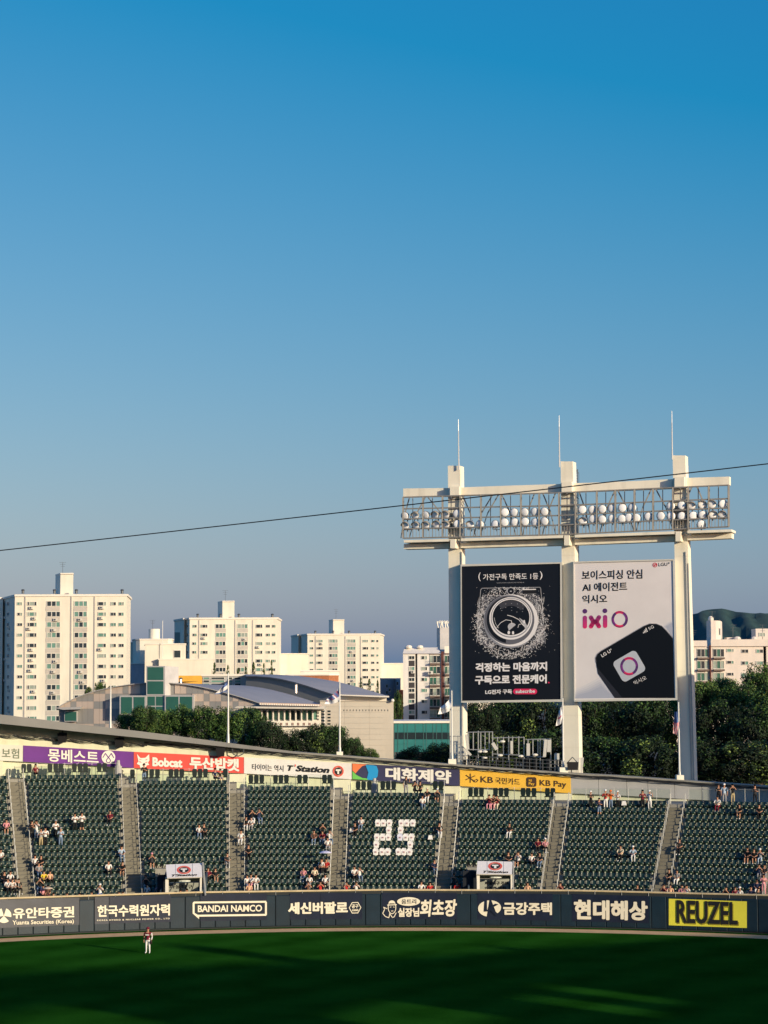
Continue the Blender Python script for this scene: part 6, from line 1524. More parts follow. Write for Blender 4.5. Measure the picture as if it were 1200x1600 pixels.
for q in (638.5, 656): a = at(q, 1012, Y4 + 2); m.ball(a + V((0, 0, .2)), (.9, .9, .5), 8, 4)
m.build('roof_ventilator', CREAM2, t4)
p5 = Plane(704, 520, 772, 520); t5 = plain_block('cream building with one small window showing beneath the black billboard', [(704, 520), (772, 520), (772, 535), (704, 535)], 1085, 520, CREAM)
window(t5, p5, 742.5, 1111, 9.5, 6, 2)

# ---- right-hand apartment block and the one beyond
Y6 = 500; p6 = Plane(1060, Y6, 1260, Y6); z6 = zat(1012, Y6)
t6 = thing('balcony_block', 'long pinkish white apartment block with brown strip below the wooded hill', 'apartment block', p6.hit(1150, 1190))
WW = M('pinkish_wall', (.66, .60, .54), .85, .05, .3, stain=.1)
m = MB(); m.prism(foot([(1040, Y6), (1193.5, Y6), (1196, Y6 + 4), (1198.5, Y6), (1270, Y6), (1270, Y6 + 18), (1040, Y6 + 18)]), 0, z6); m.build('wall', WW, t6)
m = MB(); m.prism(foot([(1040, Y6 - .5), (1106, Y6 - .5), (1100, Y6 + 2), (1040, Y6 + 2)]), z6, zat(1002.8, Y6)); m.build('roof', WW, t6)
m = MB(); m.prism(foot([(1112, Y6 - .5), (1272, Y6 - .5), (1272, Y6 + 8), (1112, Y6 + 8)]), z6, zat(1001.2, Y6)); m.build('roof', WW, t6)
m = MB(); a, b = p6.hit(1108, 1008), p6.hit(1113.4, 1190); m.box(a.x, b.x, a.y - .6, a.y + .1, 0, a.z); m.build('brown_strip', MATS['brown_panel'], t6)
for i in range(5):
    y = 1016.2 + 18.6 * i
    window(t6, p6, 1082, y + 1.5, 5, 5.5, 1, [DARK_GL]); window(t6, p6, 1141, y, 11, 5, 5); window(t6, p6, 1164, y + 1.2, 11, 6, 2); window(t6, p6, 1187, y + 1.2, 11, 6, 2)
    for x0, x1 in ((1089, 1107.3), (1114, 1131.5)):
        a, b = p6.hit(x0, y - 4), p6.hit(x1, y + 13.6); m = MB(); m.box(a.x, b.x, a.y - 1.1, a.y - .01, b.z, b.z + .4); m.build('balcony_slab', MATS['balcony_brown'], t6)
        for k in range(3): window(t6, p6, x0 + (x1 - x0) * (k + .5) / 3, y + 4, (x1 - x0) / 3 * .95, 14, 1, [DARK_GL, GREEN_GL, PALE_GL])
m = MB(); m.prism(foot([(1105.5, 506), (1112.5, 503), (1120, 503), (1127, 505), (1130, 512), (1105.5, 514)]), z6, lambda p: zat(971.5, 503)); m.build('lift_tower', WW, t6)
window(t6, Plane(1120, 503, 1127, 505), 1123.8, 987, 2.4, 12, 1, [DARK_GL])
m = MB(); m.ball(at(1110.5, 967.5, 507), (.7, .7, .8), 8, 5); m.build('roof_ventilator', CREAM2, t6)
m = MB(); m.box(at(1136, 1000, 506).x, at(1149, 1000, 506).x, 506, 510, z6, zat(998, 506)); m.box(at(1181, 1000, 506).x, at(1230, 1000, 506).x, 506, 512, z6, zat(984.5, 506)); m.ball(at(1152, 998, 505), (.9, .9, .6), 8, 4); m.ball(at(1178, 998, 505), (.8, .8, .6), 8, 4); m.build('roof_block', WW, t6)
window(t6, Plane(1181, 506, 1230, 506), 1190.5, 991.5, 10, 6, 2, [PALE_GL])
for q in (1112.6, 1145.3, 1191.6, 1082.6): antenna(t6, q, 1001, 976 if q > 1140 else 955 if q > 1100 else 985, 506)

# ---- gymnasium with checkered cladding and green glazing
YG = 330; pg = Plane(92, 334, 405, 326)
gy = thing('gymnasium', 'low gymnasium clad in grey and pinkish checkered panels with green glass and an arched roof', 'gymnasium', pg.hit(250, 1190))
PA, PB = M('pink_grey_panel', (.50, .42, .36), .7, .05, .4), M('grey_panel', (.27, .27, .265), .7, .05, .4)
TOP = [(92, 1104), (105, 1096.5), (120, 1089.5), (135, 1084), (150, 1079.5), (165, 1076), (185, 1072), (207, 1069), (228, 1067), (265, 1067), (290, 1069.5), (310, 1072.5), (330, 1077), (350, 1082), (370, 1087.5), (390, 1093.5), (407, 1099)]
cw = 9.05; x = 92; i = 0; rgp = random.Random(4)
m = MB(); fp = [pg.hit(a, b, -.12) for a, b in TOP] ; poly = fp + [pg.hit(407, 1185, -.12), pg.hit(92, 1185, -.12)]; m.slab(poly, V((0, .3, 0))); m.build('facade_wall', PB, gy)
YR = [1060, 1084, 1096, 1107.5, 1131, 1143, 1170]
while x < 404:
    x1 = min(x + cw, 406.5)
    for j, (a, b) in enumerate(zip(YR, YR[1:])):
        ta, tb = max(a, interp(TOP, x) + .3), max(a, interp(TOP, x1) + .3)
        if ta >= b - .8 and tb >= b - .8: continue
        ta, tb = min(ta, b - .3), min(tb, b - .3)
        if 228 < x + 4 < 277 and b < 1100 or 190 < x + 4 < 303 and 1085 < (a + b) / 2 < 1120: continue
        pt = ((i // 2 + (j % 2) + (1 if i % 7 == 3 else 0)) % 2)
        m = MB(); m.slab([pg.hit(x + .12, ta), pg.hit(x1 - .12, tb), pg.hit(x1 - .12, b - .15), pg.hit(x + .12, b - .15)], V((0, .1, 0))); m.build('cladding_panel', PB if pt else PA, gy)
    x = x1; i += 1
m = MB(); P_ = [pg.hit(a, b - .6, .5) for a, b in TOP]; Q_ = [pg.hit(a, b + .6, .5) for a, b in TOP]; dv = V((0, 1.2, 0))
for a, b, c, d in zip(P_, P_[1:], Q_[1:], Q_): m.hexa([d, c, c + dv, d + dv, a, b, b + dv, a + dv])
m.build('roof_edge', GREYW, gy)
# blue-grey roof sheet running back and down to the eave at the right
m = MB(); rid = [pg.hit(a, b - .4, .3) for a, b in TOP if a >= 228]; bk = []
fx = [(400, 1070), (412, 1072), (424, 1075), (436, 1078.5), (448, 1082.5), (460, 1086.5), (472, 1090), (484, 1094), (500, 1101)]
for i, p in enumerate(rid): q = fx[min(i, len(fx) - 1)] if i < len(rid) - 1 else fx[-1]; bk.append(at(q[0], q[1], 352))
bk = []
for i, p in enumerate(rid):
    t_ = i / (len(rid) - 1); bk.append(at(380 + 122 * t_, 1071 + 29.5 * t_ ** 1.45, 356 - 8 * t_))
for i in range(len(rid) - 1): m.add([rid[i], rid[i + 1], bk[i + 1], bk[i]], [(0, 1, 2, 3)])
m.build('roof', ROOFB, gy)
# left roof half
m = MB(); rid = [pg.hit(a, b - .5, .2) for a, b in TOP if a <= 230]
for a, b in zip(rid, rid[1:]): m.add([a, b, b + V((6, 26, .3)), a + V((6, 26, .3))], [(0, 1, 2, 3)])
m.build('roof', ROOFB, gy)
FRG = M('glazing_frame_pale', (.46, .46, .46), .5, .04)
def glazed(x0, y0_, x1, y1_, nx, ny, proud, fw=.9, mat=GREEN_GL, nm='glazed_bay', depth=4.0, par=gy, pl=pg):
    m = MB(); f = [pl.hit(x0, y0_, proud), pl.hit(x1, y0_, proud), pl.hit(x1, y1_, proud), pl.hit(x0, y1_, proud)]; m.slab(f, V((0, depth, 0))); o = m.build(nm, FRG, par)
    for i in range(nx):
        for j in range(ny):
            a = x0 + fw + (x1 - x0 - fw) * i / nx; b = x0 + (x1 - x0 - fw) * (i + 1) / nx; c = y0_ + fw + (y1_ - y0_ - fw) * j / ny; d = y0_ + (y1_ - y0_ - fw) * (j + 1) / ny
            m = MB(); m.slab([pl.hit(a, c, proud + .04), pl.hit(b, c, proud + .04), pl.hit(b, d, proud + .04), pl.hit(a, d, proud + .04)], V((0, .05, 0))); m.build('pane', mat, o)
    return o
glazed(228.5, 1040.5, 257.3, 1086.5, 1, 2, 2.0, 1.9, depth=6); glazed(186.8, 1086.7, 228.3, 1117.5, 2, 1, 2.2, 2.4); glazed(228.8, 1086.8, 257, 1120, 2, 2, 1.9, 1.6); glazed(257.4, 1086.3, 302.5, 1119, 2, 1, 2.2, 2.2)
m = MB(); m.hexa([pg.hit(257.6, 1120, 1.9), pg.hit(279, 1120, -3), pg.hit(279, 1120, -8), pg.hit(240, 1120, -8), pg.hit(257.6, 1040.8, 1.9), pg.hit(279, 1042, -3), pg.hit(279, 1042, -8), pg.hit(240, 1041, -8)]); m.build('tower_flank', M('pale_grey_wall', (.50, .50, .50), .8), gy)
glazed(100.5, 1111, 120.5, 1127.5, 1, 1, .6, 1.2)
m = MB(); m.slab([pg.hit(84, 1105.8, 2.5), pg.hit(126, 1104.5, 2.5), pg.hit(124, 1108.3, 2.5), pg.hit(98, 1109, 2.5)], V((0, 3, 0))); m.build('entrance_canopy', GREYW, gy)
# side wing with a row of tall windows under the eave
pw = Plane(372, 320, 512, 320)
m = MB(); m.slab([pw.hit(405, 1097.8, .8), pw.hit(498, 1100.5, .8), pw.hit(500, 1103.6, .8), pw.hit(405, 1101.3, .8)], V((0, 10, 0))); m.build('eave_band', M('peach_eave', (.60, .46, .36), .7), gy)
for i in range(26):
    x = 406 + i * 3.6; m = MB(); m.slab([pw.hit(x, 1098.9 + i * .09, .86), pw.hit(x + 2, 1099 + i * .09, .86), pw.hit(x + 2, 1101.4 + i * .09, .86), pw.hit(x, 1101.2 + i * .09, .86)], V((0, .05, 0))); m.build('eave_block', CREAM2, gy)
m = MB(); m.slab([pw.hit(370, 1103.5, 2.2), pw.hit(509, 1105.3, 2.2), pw.hit(509, 1108.3, 2.2), pw.hit(366, 1106.2, 2.2)], V((0, 5, 0))); m.build('lower_roof', M('lower_roof_sheet', (.52, .50, .44), .7), gy)
m = MB(); a, b = pw.hit(398, 1108), pw.hit(506, 1180); m.box(a.x, b.x, a.y + .6, a.y + 8, 0, a.z + .3); m.build('side_wall', CREAM2, gy)
m = MB(); a = pw.hit(396, 1126.5, .1); b = pw.hit(500, 1134, .1); m.box(a.x, b.x, a.y - .2, a.y + .8, b.z, a.z); m.build('sill_band', CREAM2, gy)
for i in range(12):
    x = 399.5 + i * 8.85
    if x > 492: break
    window(gy, pw, x + 2.4 + 2, 1117.4, 6.4, 17.5, 1, [GREEN_GL, DARK_GL, MINT_GL, GREEN_GL], -.5)
    m = MB(); a = pw.hit(x - .2, 1108.5, .25); b = pw.hit(x + 1.7, 1127, .25); m.box(a.x, b.x, a.y, a.y + .7, b.z, a.z); m.build('mullion_post', CREAM2, gy)
    for dx in (0, 2.0):
        m = MB(); a = pw.hit(x + 3 + dx, 1129.3, .35); b = pw.hit(x + 4.1 + dx, 1133.4, .35); m.box(a.x, b.x, a.y, a.y + .12, b.z, a.z); m.build('vent_slot', M('vent_red', (.20, .08, .06), .7), gy)
for i in range(9):
    for x in (501.5, 511.5):
        y = 1110 + i * 5; m = MB(); a = pw.hit(x, y, .4); b = pw.hit(x + (5.8 if x < 505 else 5), y + 2.6, .4); m.box(a.x, b.x, a.y, a.y + .1, b.z, a.z); m.build('louvre', DARK_GL, gy)
# clerestory block behind the roof
YC = 372; pc = Plane(316, YC, 390, YC); cl = plain_block('grey roof house with horizontal ribbon windows behind the gymnasium', [(316, YC), (384, YC), (384, YC + 10), (316, YC + 10)], 1055.5, YC, GREYW)
for r_, (a, b) in enumerate(((1058.5, 1061.2), (1063, 1066), (1068, 1071))):
    for x0, x1 in ((317.5, 327.3), (329, 351.5), (357, 363), (366.5, 376.5)): window(cl, pc, (x0 + x1) / 2, (a + b) / 2, x1 - x0, b - a + .3, 1, [DARK_GL, MINT_GL])
# ---- hall with the long arched roof and blank cream wall
hall = thing('sports_hall', 'windowless sand coloured hall with a blue-grey arched roof behind the dark trees', 'hall', at(560, 1190, 345))
ph_ = Plane(384, 362, 505, 352); m = MB(); HT = [(384, 1057.3), (400, 1057.2), (420, 1058.6), (440, 1061.8), (460, 1066.5), (480, 1072.3), (500, 1079), (520, 1085.5)]
m.slab([ph_.hit(a, b) for a, b in HT] + [ph_.hit(520, 1185), ph_.hit(384, 1185)], V((0, .4, 0))); m.build('end_wall', M('grey_end_wall', (.26, .26, .25), .8, .05, .3), hall)
m = MB(); E0 = [ph_.hit(a, b - .9, .4) for a, b in HT]; E1_ = [ph_.hit(a, b + .9, .4) for a, b in HT]; dv = V((0, 1, 0))
for a, b, c, d in zip(E0, E0[1:], E1_[1:], E1_): m.hexa([d, c, c + dv, d + dv, a, b, b + dv, a + dv])
m.build('roof_edge', M('dark_edge', (.12, .13, .15), .6), hall)
m = MB(); bk = [at(384 + (607 - 384) * (i / 7) ** .8, [1053.6, 1054, 1056, 1060, 1065, 1072, 1080, 1087.6][i], 372 - i * 2.2) for i in range(8)]
for i in range(7): m.add([E0[i], E0[i + 1], bk[i + 1], bk[i]], [(0, 1, 2, 3)])
m.build('roof', ROOFB, hall)
pq = Plane(500, 345, 616, 343)
m = MB(); m.slab([pq.hit(529, 1085.2, .8), pq.hit(608, 1087.4, .8), pq.hit(608, 1089.8, .8), pq.hit(529, 1086.6, .8)], V((0, 3, 0))); m.build('eave', CREAM2, hall)
SAND = M('sand_wall', (.62, .57, .47), .85, .04, .3, stain=.1)
m = MB(); m.slab([pq.hit(530, 1086.8, -1), pq.hit(604, 1089.8, -1), pq.hit(604, 1097, -1), pq.hit(530, 1096, -1)], V((0, 3, 0))); m.build('clerestory_wall', CREAM2, hall)
for i in range(11):                                  # horizontal courses of cast wall panels
    for j, (xa, xb) in enumerate(((500, 538.5), (538.5, 577.5), (577.5, 615))):
        y0_ = 1095.6 + i * 8.6 if i else 1095.6 - (0 if j else .0); m = MB(); m.slab([pq.hit(xa + .1, y0_ + .1), pq.hit(xb - .1, y0_ + .1), pq.hit(xb - .1, y0_ + 8.5), pq.hit(xa + .1, y0_ + 8.5)], V((0, .3, 0))); m.build('wall_panel', SAND, hall)
m = MB(); a, b = pq.hit(500.5, 1097), pq.hit(614.6, 1185); m.box(a.x, b.x, a.y + .12, a.y + 14, 0, a.z); m.build('core_wall', SAND, hall)
m = MB(); m.slab([pq.hit(499.5, 1094.6, .15), pq.hit(615.6, 1095.2, .15), pq.hit(615.6, 1096.2, .15), pq.hit(499.5, 1095.8, .15)], V((0, 2, 0))); m.build('coping', SAND, hall)
for i in range(15): x = 537 + i * 4.9; m = MB(); m.slab([pq.hit(x, 1108.5, .05), pq.hit(x + 1, 1108.5, .05), pq.hit(x + 1, 1111, .05), pq.hit(x, 1111, .05)], V((0, .04, 0))); m.build('vent_slot', M('slot_dark', (.12, .11, .10), .8), hall)
m = MB(); m.ball(pq.hit(613.5, 1094.5, .5), (.28, .28, .28), 8, 6); m.build('security_camera', CREAM2, hall)
for px, py, lab in ((462.5, 1070, 'chrome roof vent pipe on the gymnasium roof in front of the grey arched wall'), (282.5, 1061, 'short grey roof vent pipe in front of the yellow wall')):
    a = at(px, py + 13, 352 if px > 400 else 345); b = at(px, py, 352 if px > 400 else 345); t = thing('roof_vent', lab, 'vent', a); m = MB(); m.tube(a, b, .22, n=8); m.build('pipe', M('bright_metal', (.7, .7, .7), .25, 0, 1, metal=.8), t); m = MB(); m.tube(b, b + V((0, 0, .25)), .38, .1, n=8); m.build('cowl', DSTEEL, t)
# ---- teal glass building
YT = 395; ptl = Plane(616, YT, 706, YT)
tg = thing('glass_office', 'low office building with a teal glass curtain wall left of the left tower column', 'office building', ptl.hit(660, 1190))
m = MB(); a, b = ptl.hit(616, 1129), ptl.hit(725, 1190); m.box(a.x, b.x, a.y + .2, a.y + 20, 0, a.z); m.build('core', DSTEEL, tg)
m = MB(); a, b = ptl.hit(615, 1126.6, .3), ptl.hit(726, 1129.6, .3); m.box(a.x, b.x, a.y, a.y + 20.4, b.z, a.z); m.build('roof_coping', CREAM2, tg)
cx_ = [616, 621.5, 631.5, 636.5, 649, 661.5, 666, 676.5, 682, 690.5, 700, 706, 718, 725]
for a, b in zip(cx_, cx_[1:]):
    for c, d, mt in ((1130, 1144.5, TEAL_GL), (1144.8, 1155, DARK_GL), (1155.3, 1162.5, TEAL_GL), (1162.7, 1175, TEAL_GL)):
        m = MB(); m.slab([ptl.hit(a + .25, c), ptl.hit(b - .25, c), ptl.hit(b - .25, d), ptl.hit(a + .25, d)], V((0, .06, 0))); m.build('pane', mt, tg)
    m = MB(); q = ptl.hit(a, 1130, .06); m.box(q.x - .05, q.x + .05, q.y, q.y + .12, 0, q.z); m.build('mullion', M('teal_mullion', (.05, .14, .14), .5), tg)

# ---- wooded hill
m = MB(); HX = [(820, 1010), (900, 995), (960, 985), (1020, 974), (1060, 966), (1080, 962.5), (1092, 960), (1101, 955.5), (1112, 954), (1130, 952.8), (1142, 955), (1150, 958), (1165, 959), (1180, 961), (1190, 959.8), (1200, 961), (1240, 958), (1300, 966), (1400, 985), (1500, 1010)]
rows_ = 16; vs = []; nx = 90; rh = random.Random(8)
for j in range(rows_ + 1):
    v = j / rows_
    for i in range(nx + 1):
        px = 820 + 680 * i / nx; top = zat(interp(HX, px), 2600) ; Y = 2600 - 900 * v; zz = top * (1 - v) ** 1.15 + (rh.uniform(-1.5, 1.5) + 3 * sin(i * .55 + j * .5) * sin(j * .9) + 2 * sin(i * 1.3 - j)) * (1 if 0 < j < rows_ else .0)
        q = at(px, YH, Y); vs.append((q.x * (1 if j else 1), Y + rh.uniform(-2, 2) * (j > 0), zz if j < rows_ else -2))
m.add(vs, [(j * (nx + 1) + i, (j + 1) * (nx + 1) + i, (j + 1) * (nx + 1) + i + 1, j * (nx + 1) + i + 1) for j in range(rows_) for i in range(nx)])
struct(m.build('wooded_hill', M('hill_forest', (.030, .072, .066), 1.0, .25, .03, bump=.6), smooth=True))

# ================================================================== trees
def crown_mesh(seed, conifer=False, n=5200):
    rr = random.Random(seed); m = MB(); cl = []
    if conifer:
        for i in range(60): z = rr.random() ** .8; a = rr.uniform(0, 2 * pi); r = .42 * (1 - z) + .04; cl.append((r * cos(a) * rr.uniform(.5, 1), r * sin(a) * rr.uniform(.5, 1), z * 2 - 1, .13, rr.random()))
    else:
        for i in range(46):
            while True:
                x, y, z = rr.uniform(-1, 1), rr.uniform(-1, 1), rr.uniform(-1, 1); d = x * x + y * y + z * z
                if .25 < d < 1: break
            k = .80 / max(.5, sqrt(d)) * rr.uniform(.85, 1.05); cl.append((x * k, y * k, z * k * .95, rr.uniform(.22, .38), rr.random()))
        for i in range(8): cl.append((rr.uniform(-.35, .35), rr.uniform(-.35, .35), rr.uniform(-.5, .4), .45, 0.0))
    for i in range(n):
        cx, cy, cz, r, sh = cl[i % len(cl)]
        d = V((rr.gauss(0, 1), rr.gauss(0, 1), rr.gauss(0, 1))).normalized(); p = V((cx, cy, cz)) + d * r * rr.uniform(.55, 1.08)
        nrm = (d + V((rr.uniform(-.9, .9), rr.uniform(-.9, .9), rr.uniform(-.4, 1.0)))).normalized(); e = nrm.orthogonal().normalized(); e = Matrix.Rotation(rr.uniform(0, 6.28), 3, nrm) @ e; f = nrm.cross(e); s = rr.uniform(.040, .075) * (.8 if conifer else .8 if n > 6000 else 1)
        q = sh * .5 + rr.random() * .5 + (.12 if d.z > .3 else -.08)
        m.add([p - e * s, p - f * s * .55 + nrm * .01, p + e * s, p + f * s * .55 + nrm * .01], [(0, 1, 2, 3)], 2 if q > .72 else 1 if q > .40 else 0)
    return m.mesh('crown', [LEAF1, LEAF2, LEAF3])
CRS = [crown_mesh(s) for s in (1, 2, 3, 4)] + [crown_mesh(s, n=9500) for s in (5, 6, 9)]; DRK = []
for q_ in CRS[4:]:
    d_ = q_.copy(); d_.materials[0] = LEAFD; d_.materials[1] = LEAFD2; d_.materials[2] = LEAF3 if len(DRK) == 1 else LEAF2; DRK.append(d_)  # shade, and sun flecks on one crown, carried by the leaf colours
CON = [crown_mesh(s, True, 1500) for s in (7, 8)]
m = MB(); m.tube((0, 0, 0), (.03, 0, .6), .045, .03, n=8); m.tube((.03, 0, .6), (.0, .02, 1.0), .03, .012, n=6)
for a in range(5): m.tube((.02, 0, .5 + a * .06), (.30 * cos(a * 1.3), .30 * sin(a * 1.3), .85 + a * .05), .016, .006, n=5)
TRK = m.mesh('trunk', BARK, smooth=True)
rt_ = random.Random(12); ORD = ['first', 'second', 'third', 'fourth', 'fifth', 'sixth', 'seventh']
def tree(px, pyc, Y, rpx, hpx, label, group, conifer=False, big=False, name=None):
    """centre of the crown and its half width/height in photo pixels"""
    c = at(px, pyc, Y); s = F / Y; r, h = rpx / s, hpx / s; z0 = max(0.0, c.z - h - (1 if not conifer else 0)); base = V((c.x, c.y, 0))
    t = thing(name or ('conifer_tree' if conifer else 'leafy_tree'), label, 'tree', base, group)
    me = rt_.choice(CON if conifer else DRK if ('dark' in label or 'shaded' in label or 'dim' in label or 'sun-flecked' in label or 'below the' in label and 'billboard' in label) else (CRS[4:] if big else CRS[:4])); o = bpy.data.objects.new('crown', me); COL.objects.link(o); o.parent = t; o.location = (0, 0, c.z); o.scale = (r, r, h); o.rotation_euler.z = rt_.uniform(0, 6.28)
    o = bpy.data.objects.new('trunk', TRK); COL.objects.link(o); o.parent = t; hh = c.z + h * .3; o.scale = (min(hh, r * 2.2), min(hh, r * 2.2), hh)
LW = 'leafy street trees in front of the gymnasium'
lab = ['low leafy bush tree, first at the bottom of the gymnasium wall', 'round leafy tree below the wide green glazing', 'dense leafy tree just left of the blue and white flag', 'sunlit leafy tree behind the blue flag pole', 'full sunlit leafy tree right of the blue flag pole', 'sloping leafy tree ending the sunlit row before the dark trees', 'bushy tree peeping over the canopy under the glass tower', 'leafy tree filling the gap below the right glazed bay', 'leafy tree behind the first of the row']
for (x, y, r_, h_), l in zip(((196, 1132, 17, 20), (225, 1126, 26, 24), (318, 1132, 30, 30), (348, 1134, 26, 30), (388, 1138, 32, 34), (418, 1150, 24, 26), (255, 1130, 26, 24), (287, 1128, 26, 27), (240, 1142, 30, 22)), lab): tree(x, y, 252 + rt_.uniform(-4, 4), r_, h_, l, LW, big=r_ > 25)
LD = 'dark trees in front of the sand coloured hall'
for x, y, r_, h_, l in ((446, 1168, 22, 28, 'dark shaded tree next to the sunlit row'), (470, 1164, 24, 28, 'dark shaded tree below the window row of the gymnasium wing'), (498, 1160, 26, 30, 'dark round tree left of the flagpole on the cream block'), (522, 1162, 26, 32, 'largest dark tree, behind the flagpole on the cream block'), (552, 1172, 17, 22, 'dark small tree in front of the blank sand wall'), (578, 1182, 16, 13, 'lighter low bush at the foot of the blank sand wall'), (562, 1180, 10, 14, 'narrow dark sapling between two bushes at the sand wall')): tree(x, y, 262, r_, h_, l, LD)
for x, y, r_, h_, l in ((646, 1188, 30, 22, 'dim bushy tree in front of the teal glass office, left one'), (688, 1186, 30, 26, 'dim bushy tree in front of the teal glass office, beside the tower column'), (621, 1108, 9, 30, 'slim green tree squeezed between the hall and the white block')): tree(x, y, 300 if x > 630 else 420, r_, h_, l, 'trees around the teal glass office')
for j, (x, h_) in enumerate(((138, 8), (149, 10), (156, 11), (164, 9), (172, 8), (186, 6))): tree(x, 1076 + (10 - h_) + abs(x - 160) * .12, 365, 6, h_, f'small tree on the gymnasium skyline before the tallest block, the {ORD[j]} from the left', 'small trees behind the arched gymnasium roof', conifer=j % 2 == 1)
for j, (x, y, r_, h_) in enumerate(((335, 1050, 9, 14), (356, 1052, 9, 12), (372, 1054, 9, 10), (384, 1053, 9, 11), (396, 1050, 10, 15), (412, 1050, 8, 13), (424, 1047, 8, 15), (564, 1068, 8, 9), (577, 1072, 9, 11), (590, 1076, 7, 13))):
    if True:
        tree(x, y, 470 if x < 500 else 450, r_, h_, f'conifer behind the roofs, the {ORD[j if x < 500 else j - 7]} from the left ' + ('below the second apartment block' if x < 500 else 'below the middle apartment block'), 'conifers behind the low roofs', conifer=True)
LR_ = 'tall trees behind the right half of the stand'
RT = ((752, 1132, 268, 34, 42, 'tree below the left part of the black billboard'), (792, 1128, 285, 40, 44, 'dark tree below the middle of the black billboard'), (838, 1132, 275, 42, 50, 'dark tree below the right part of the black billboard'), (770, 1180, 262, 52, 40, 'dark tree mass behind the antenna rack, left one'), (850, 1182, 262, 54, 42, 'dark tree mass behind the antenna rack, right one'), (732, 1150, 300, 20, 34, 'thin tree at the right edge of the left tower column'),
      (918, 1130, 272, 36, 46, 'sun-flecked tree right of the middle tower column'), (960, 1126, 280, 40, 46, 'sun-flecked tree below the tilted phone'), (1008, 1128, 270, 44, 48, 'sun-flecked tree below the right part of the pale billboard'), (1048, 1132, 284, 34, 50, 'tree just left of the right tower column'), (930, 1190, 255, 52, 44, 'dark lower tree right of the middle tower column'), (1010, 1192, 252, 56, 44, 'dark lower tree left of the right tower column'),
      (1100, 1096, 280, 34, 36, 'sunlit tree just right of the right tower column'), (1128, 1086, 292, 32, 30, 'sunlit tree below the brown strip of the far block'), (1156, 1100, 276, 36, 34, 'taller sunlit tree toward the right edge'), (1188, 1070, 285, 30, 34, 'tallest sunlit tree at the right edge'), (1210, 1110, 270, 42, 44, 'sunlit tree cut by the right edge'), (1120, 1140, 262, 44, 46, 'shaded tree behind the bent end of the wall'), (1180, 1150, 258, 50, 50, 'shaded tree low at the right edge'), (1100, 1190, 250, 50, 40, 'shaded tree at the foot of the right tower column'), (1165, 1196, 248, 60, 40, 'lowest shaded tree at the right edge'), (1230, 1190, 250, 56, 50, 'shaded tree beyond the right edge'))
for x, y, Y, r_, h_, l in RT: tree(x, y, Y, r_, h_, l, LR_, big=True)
m = MB(); 
struct(m.build('x', CREAM)) if False else None

# ================================================================== rest of the stadium round the camera (casts the evening shadow on the field)
def rimz(ph):                                        # rim height by bearing (degrees) from the bowl centre
    return interp([(-80, 41), (-50, 41), (-34, 37.3), (-26.5, 35.0), (-20, 32.6), (-14, 30.2), (-8, 28.2), (1, 25.0), (6, 22.8), (30, 21), (48, 20)], ph)
sides = []
m, rf2 = MB(), MB()
def cp(ph, r, z): return V((CB[0] + r * cos(R(ph)), CB[1] + r * sin(R(ph)), z))
SLIT = [(-16.0, -20.4, .4), (-23.4, -27.2, .35), (-31.5, -36, .5)]
ph = 48.0
while ph > -90:
    q = ph - 1.0; zt0, zt1 = rimz(ph), rimz(q)
    sl0 = 25.4 + (-18 - ph) * .24 if ph < -14 else None
    hole = [s for s in SLIT if s[1] <= ph - .5 <= s[0]]
    def wallq(za0, za1, zb0, zb1): m.hexa([cp(ph, 110, za0), cp(q, 110, za1), cp(q, 110.4, za1), cp(ph, 110.4, za0), cp(ph, 110, zb0), cp(q, 110, zb1), cp(q, 110.4, zb1), cp(ph, 110.4, zb0)])
    if hole:
        z_0 = {0: 25.2, 1: 27.0, 2: 30.7}[SLIT.index(hole[0])]; g = 1.9
        wallq(0, 0, z_0, z_0); wallq(z_0 + g, z_0 + g, zt0, zt1)
    else: wallq(0, 0, zt0, zt1)
    if ph <= 30: m.add([cp(ph, 84, 3), cp(q, 84, 3), cp(q, 110, zt1 - 9), cp(ph, 110, zt0 - 9)], [(0, 1, 2, 3)]) if ph > -60 else None
    ph = q
struct(m.build('stadium_side_stand', CONC))
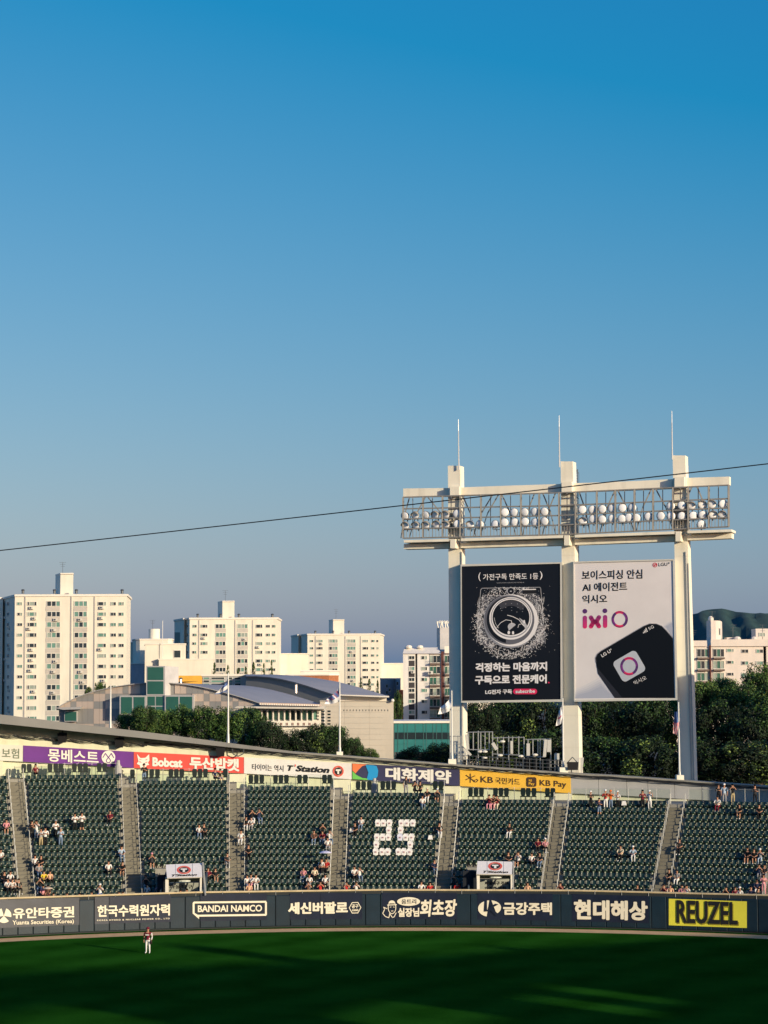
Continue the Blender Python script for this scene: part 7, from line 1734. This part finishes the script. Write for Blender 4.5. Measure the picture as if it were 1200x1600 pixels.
m, g_ = MB(), MB()                                    # the rest of the bowl: behind the camera and to the left
for ph in range(-90, -226, -3):
    q = ph - 3; z = 40 if ph > -130 else interp([(-226, 22), (-130, 40)], ph)
    m.hexa([cp(ph, 110, 0), cp(q, 110, 0), cp(q, 111, 0), cp(ph, 111, 0), cp(ph, 110, z), cp(q, 110, z), cp(q, 111, z), cp(ph, 111, z)])
    g_.add([cp(ph, 84, 3), cp(q, 84, 3), cp(q, 109.9, z - 9), cp(ph, 109.9, z - 9)], [(0, 1, 2, 3)])
for ph in range(-62, -90, -2): g_.add([cp(ph, 84, 3), cp(ph - 2, 84, 3), cp(ph - 2, 109.9, 31), cp(ph, 109.9, 31)], [(0, 1, 2, 3)])
struct(m.build('stadium_rear_stand', CONC)); struct(g_.build('stadium_rear_seating', SEATG))
m = MB()
for ph in range(-62, -150, -4): m.hexa([cp(ph, 79, 31), cp(ph - 4, 79, 31), cp(ph - 4, 110, 38), cp(ph, 110, 38), cp(ph, 79, 31.6), cp(ph - 4, 79, 31.6), cp(ph - 4, 110, 38.8), cp(ph, 110, 38.8)])
struct(m.build('stadium_roof', FASCIA))
for ph, top, wd in ((-18.0, 34.6, .8), (-46, 60, 1.2), (-8.8, 29.0, .5)):
    a = cp(ph, 110.4, 0); t = thing('rim_mast', {-18.0: 'slim mast on the rim of the side stand beside the camera', -46: 'tall mast on the rim of the side stand behind the camera', -8.8: 'short mast on the low end of the side stand rim'}[ph], 'mast', a); m = MB(); m.box(a.x - wd, a.x + wd, a.y - wd, a.y + wd, 20, top); m.build('mast_column', TOWERC, t)
sb_ = thing('scoreboard', 'large scoreboard block standing on the stand just beyond the right edge of the view', 'scoreboard', V((50, 165, 0)))
m = MB(); m.prism([(41.4, 166.9), (63, 152), (66, 156), (44.4, 171)], 6, 24.4); m.build('cabinet', DSTEEL, sb_)
m = MB(); m.prism([(41.8, 166.4), (62.8, 151.9), (62.7, 151.8), (41.7, 166.3)], 8, 23.5); m.build('screen', DARK_GL, sb_)
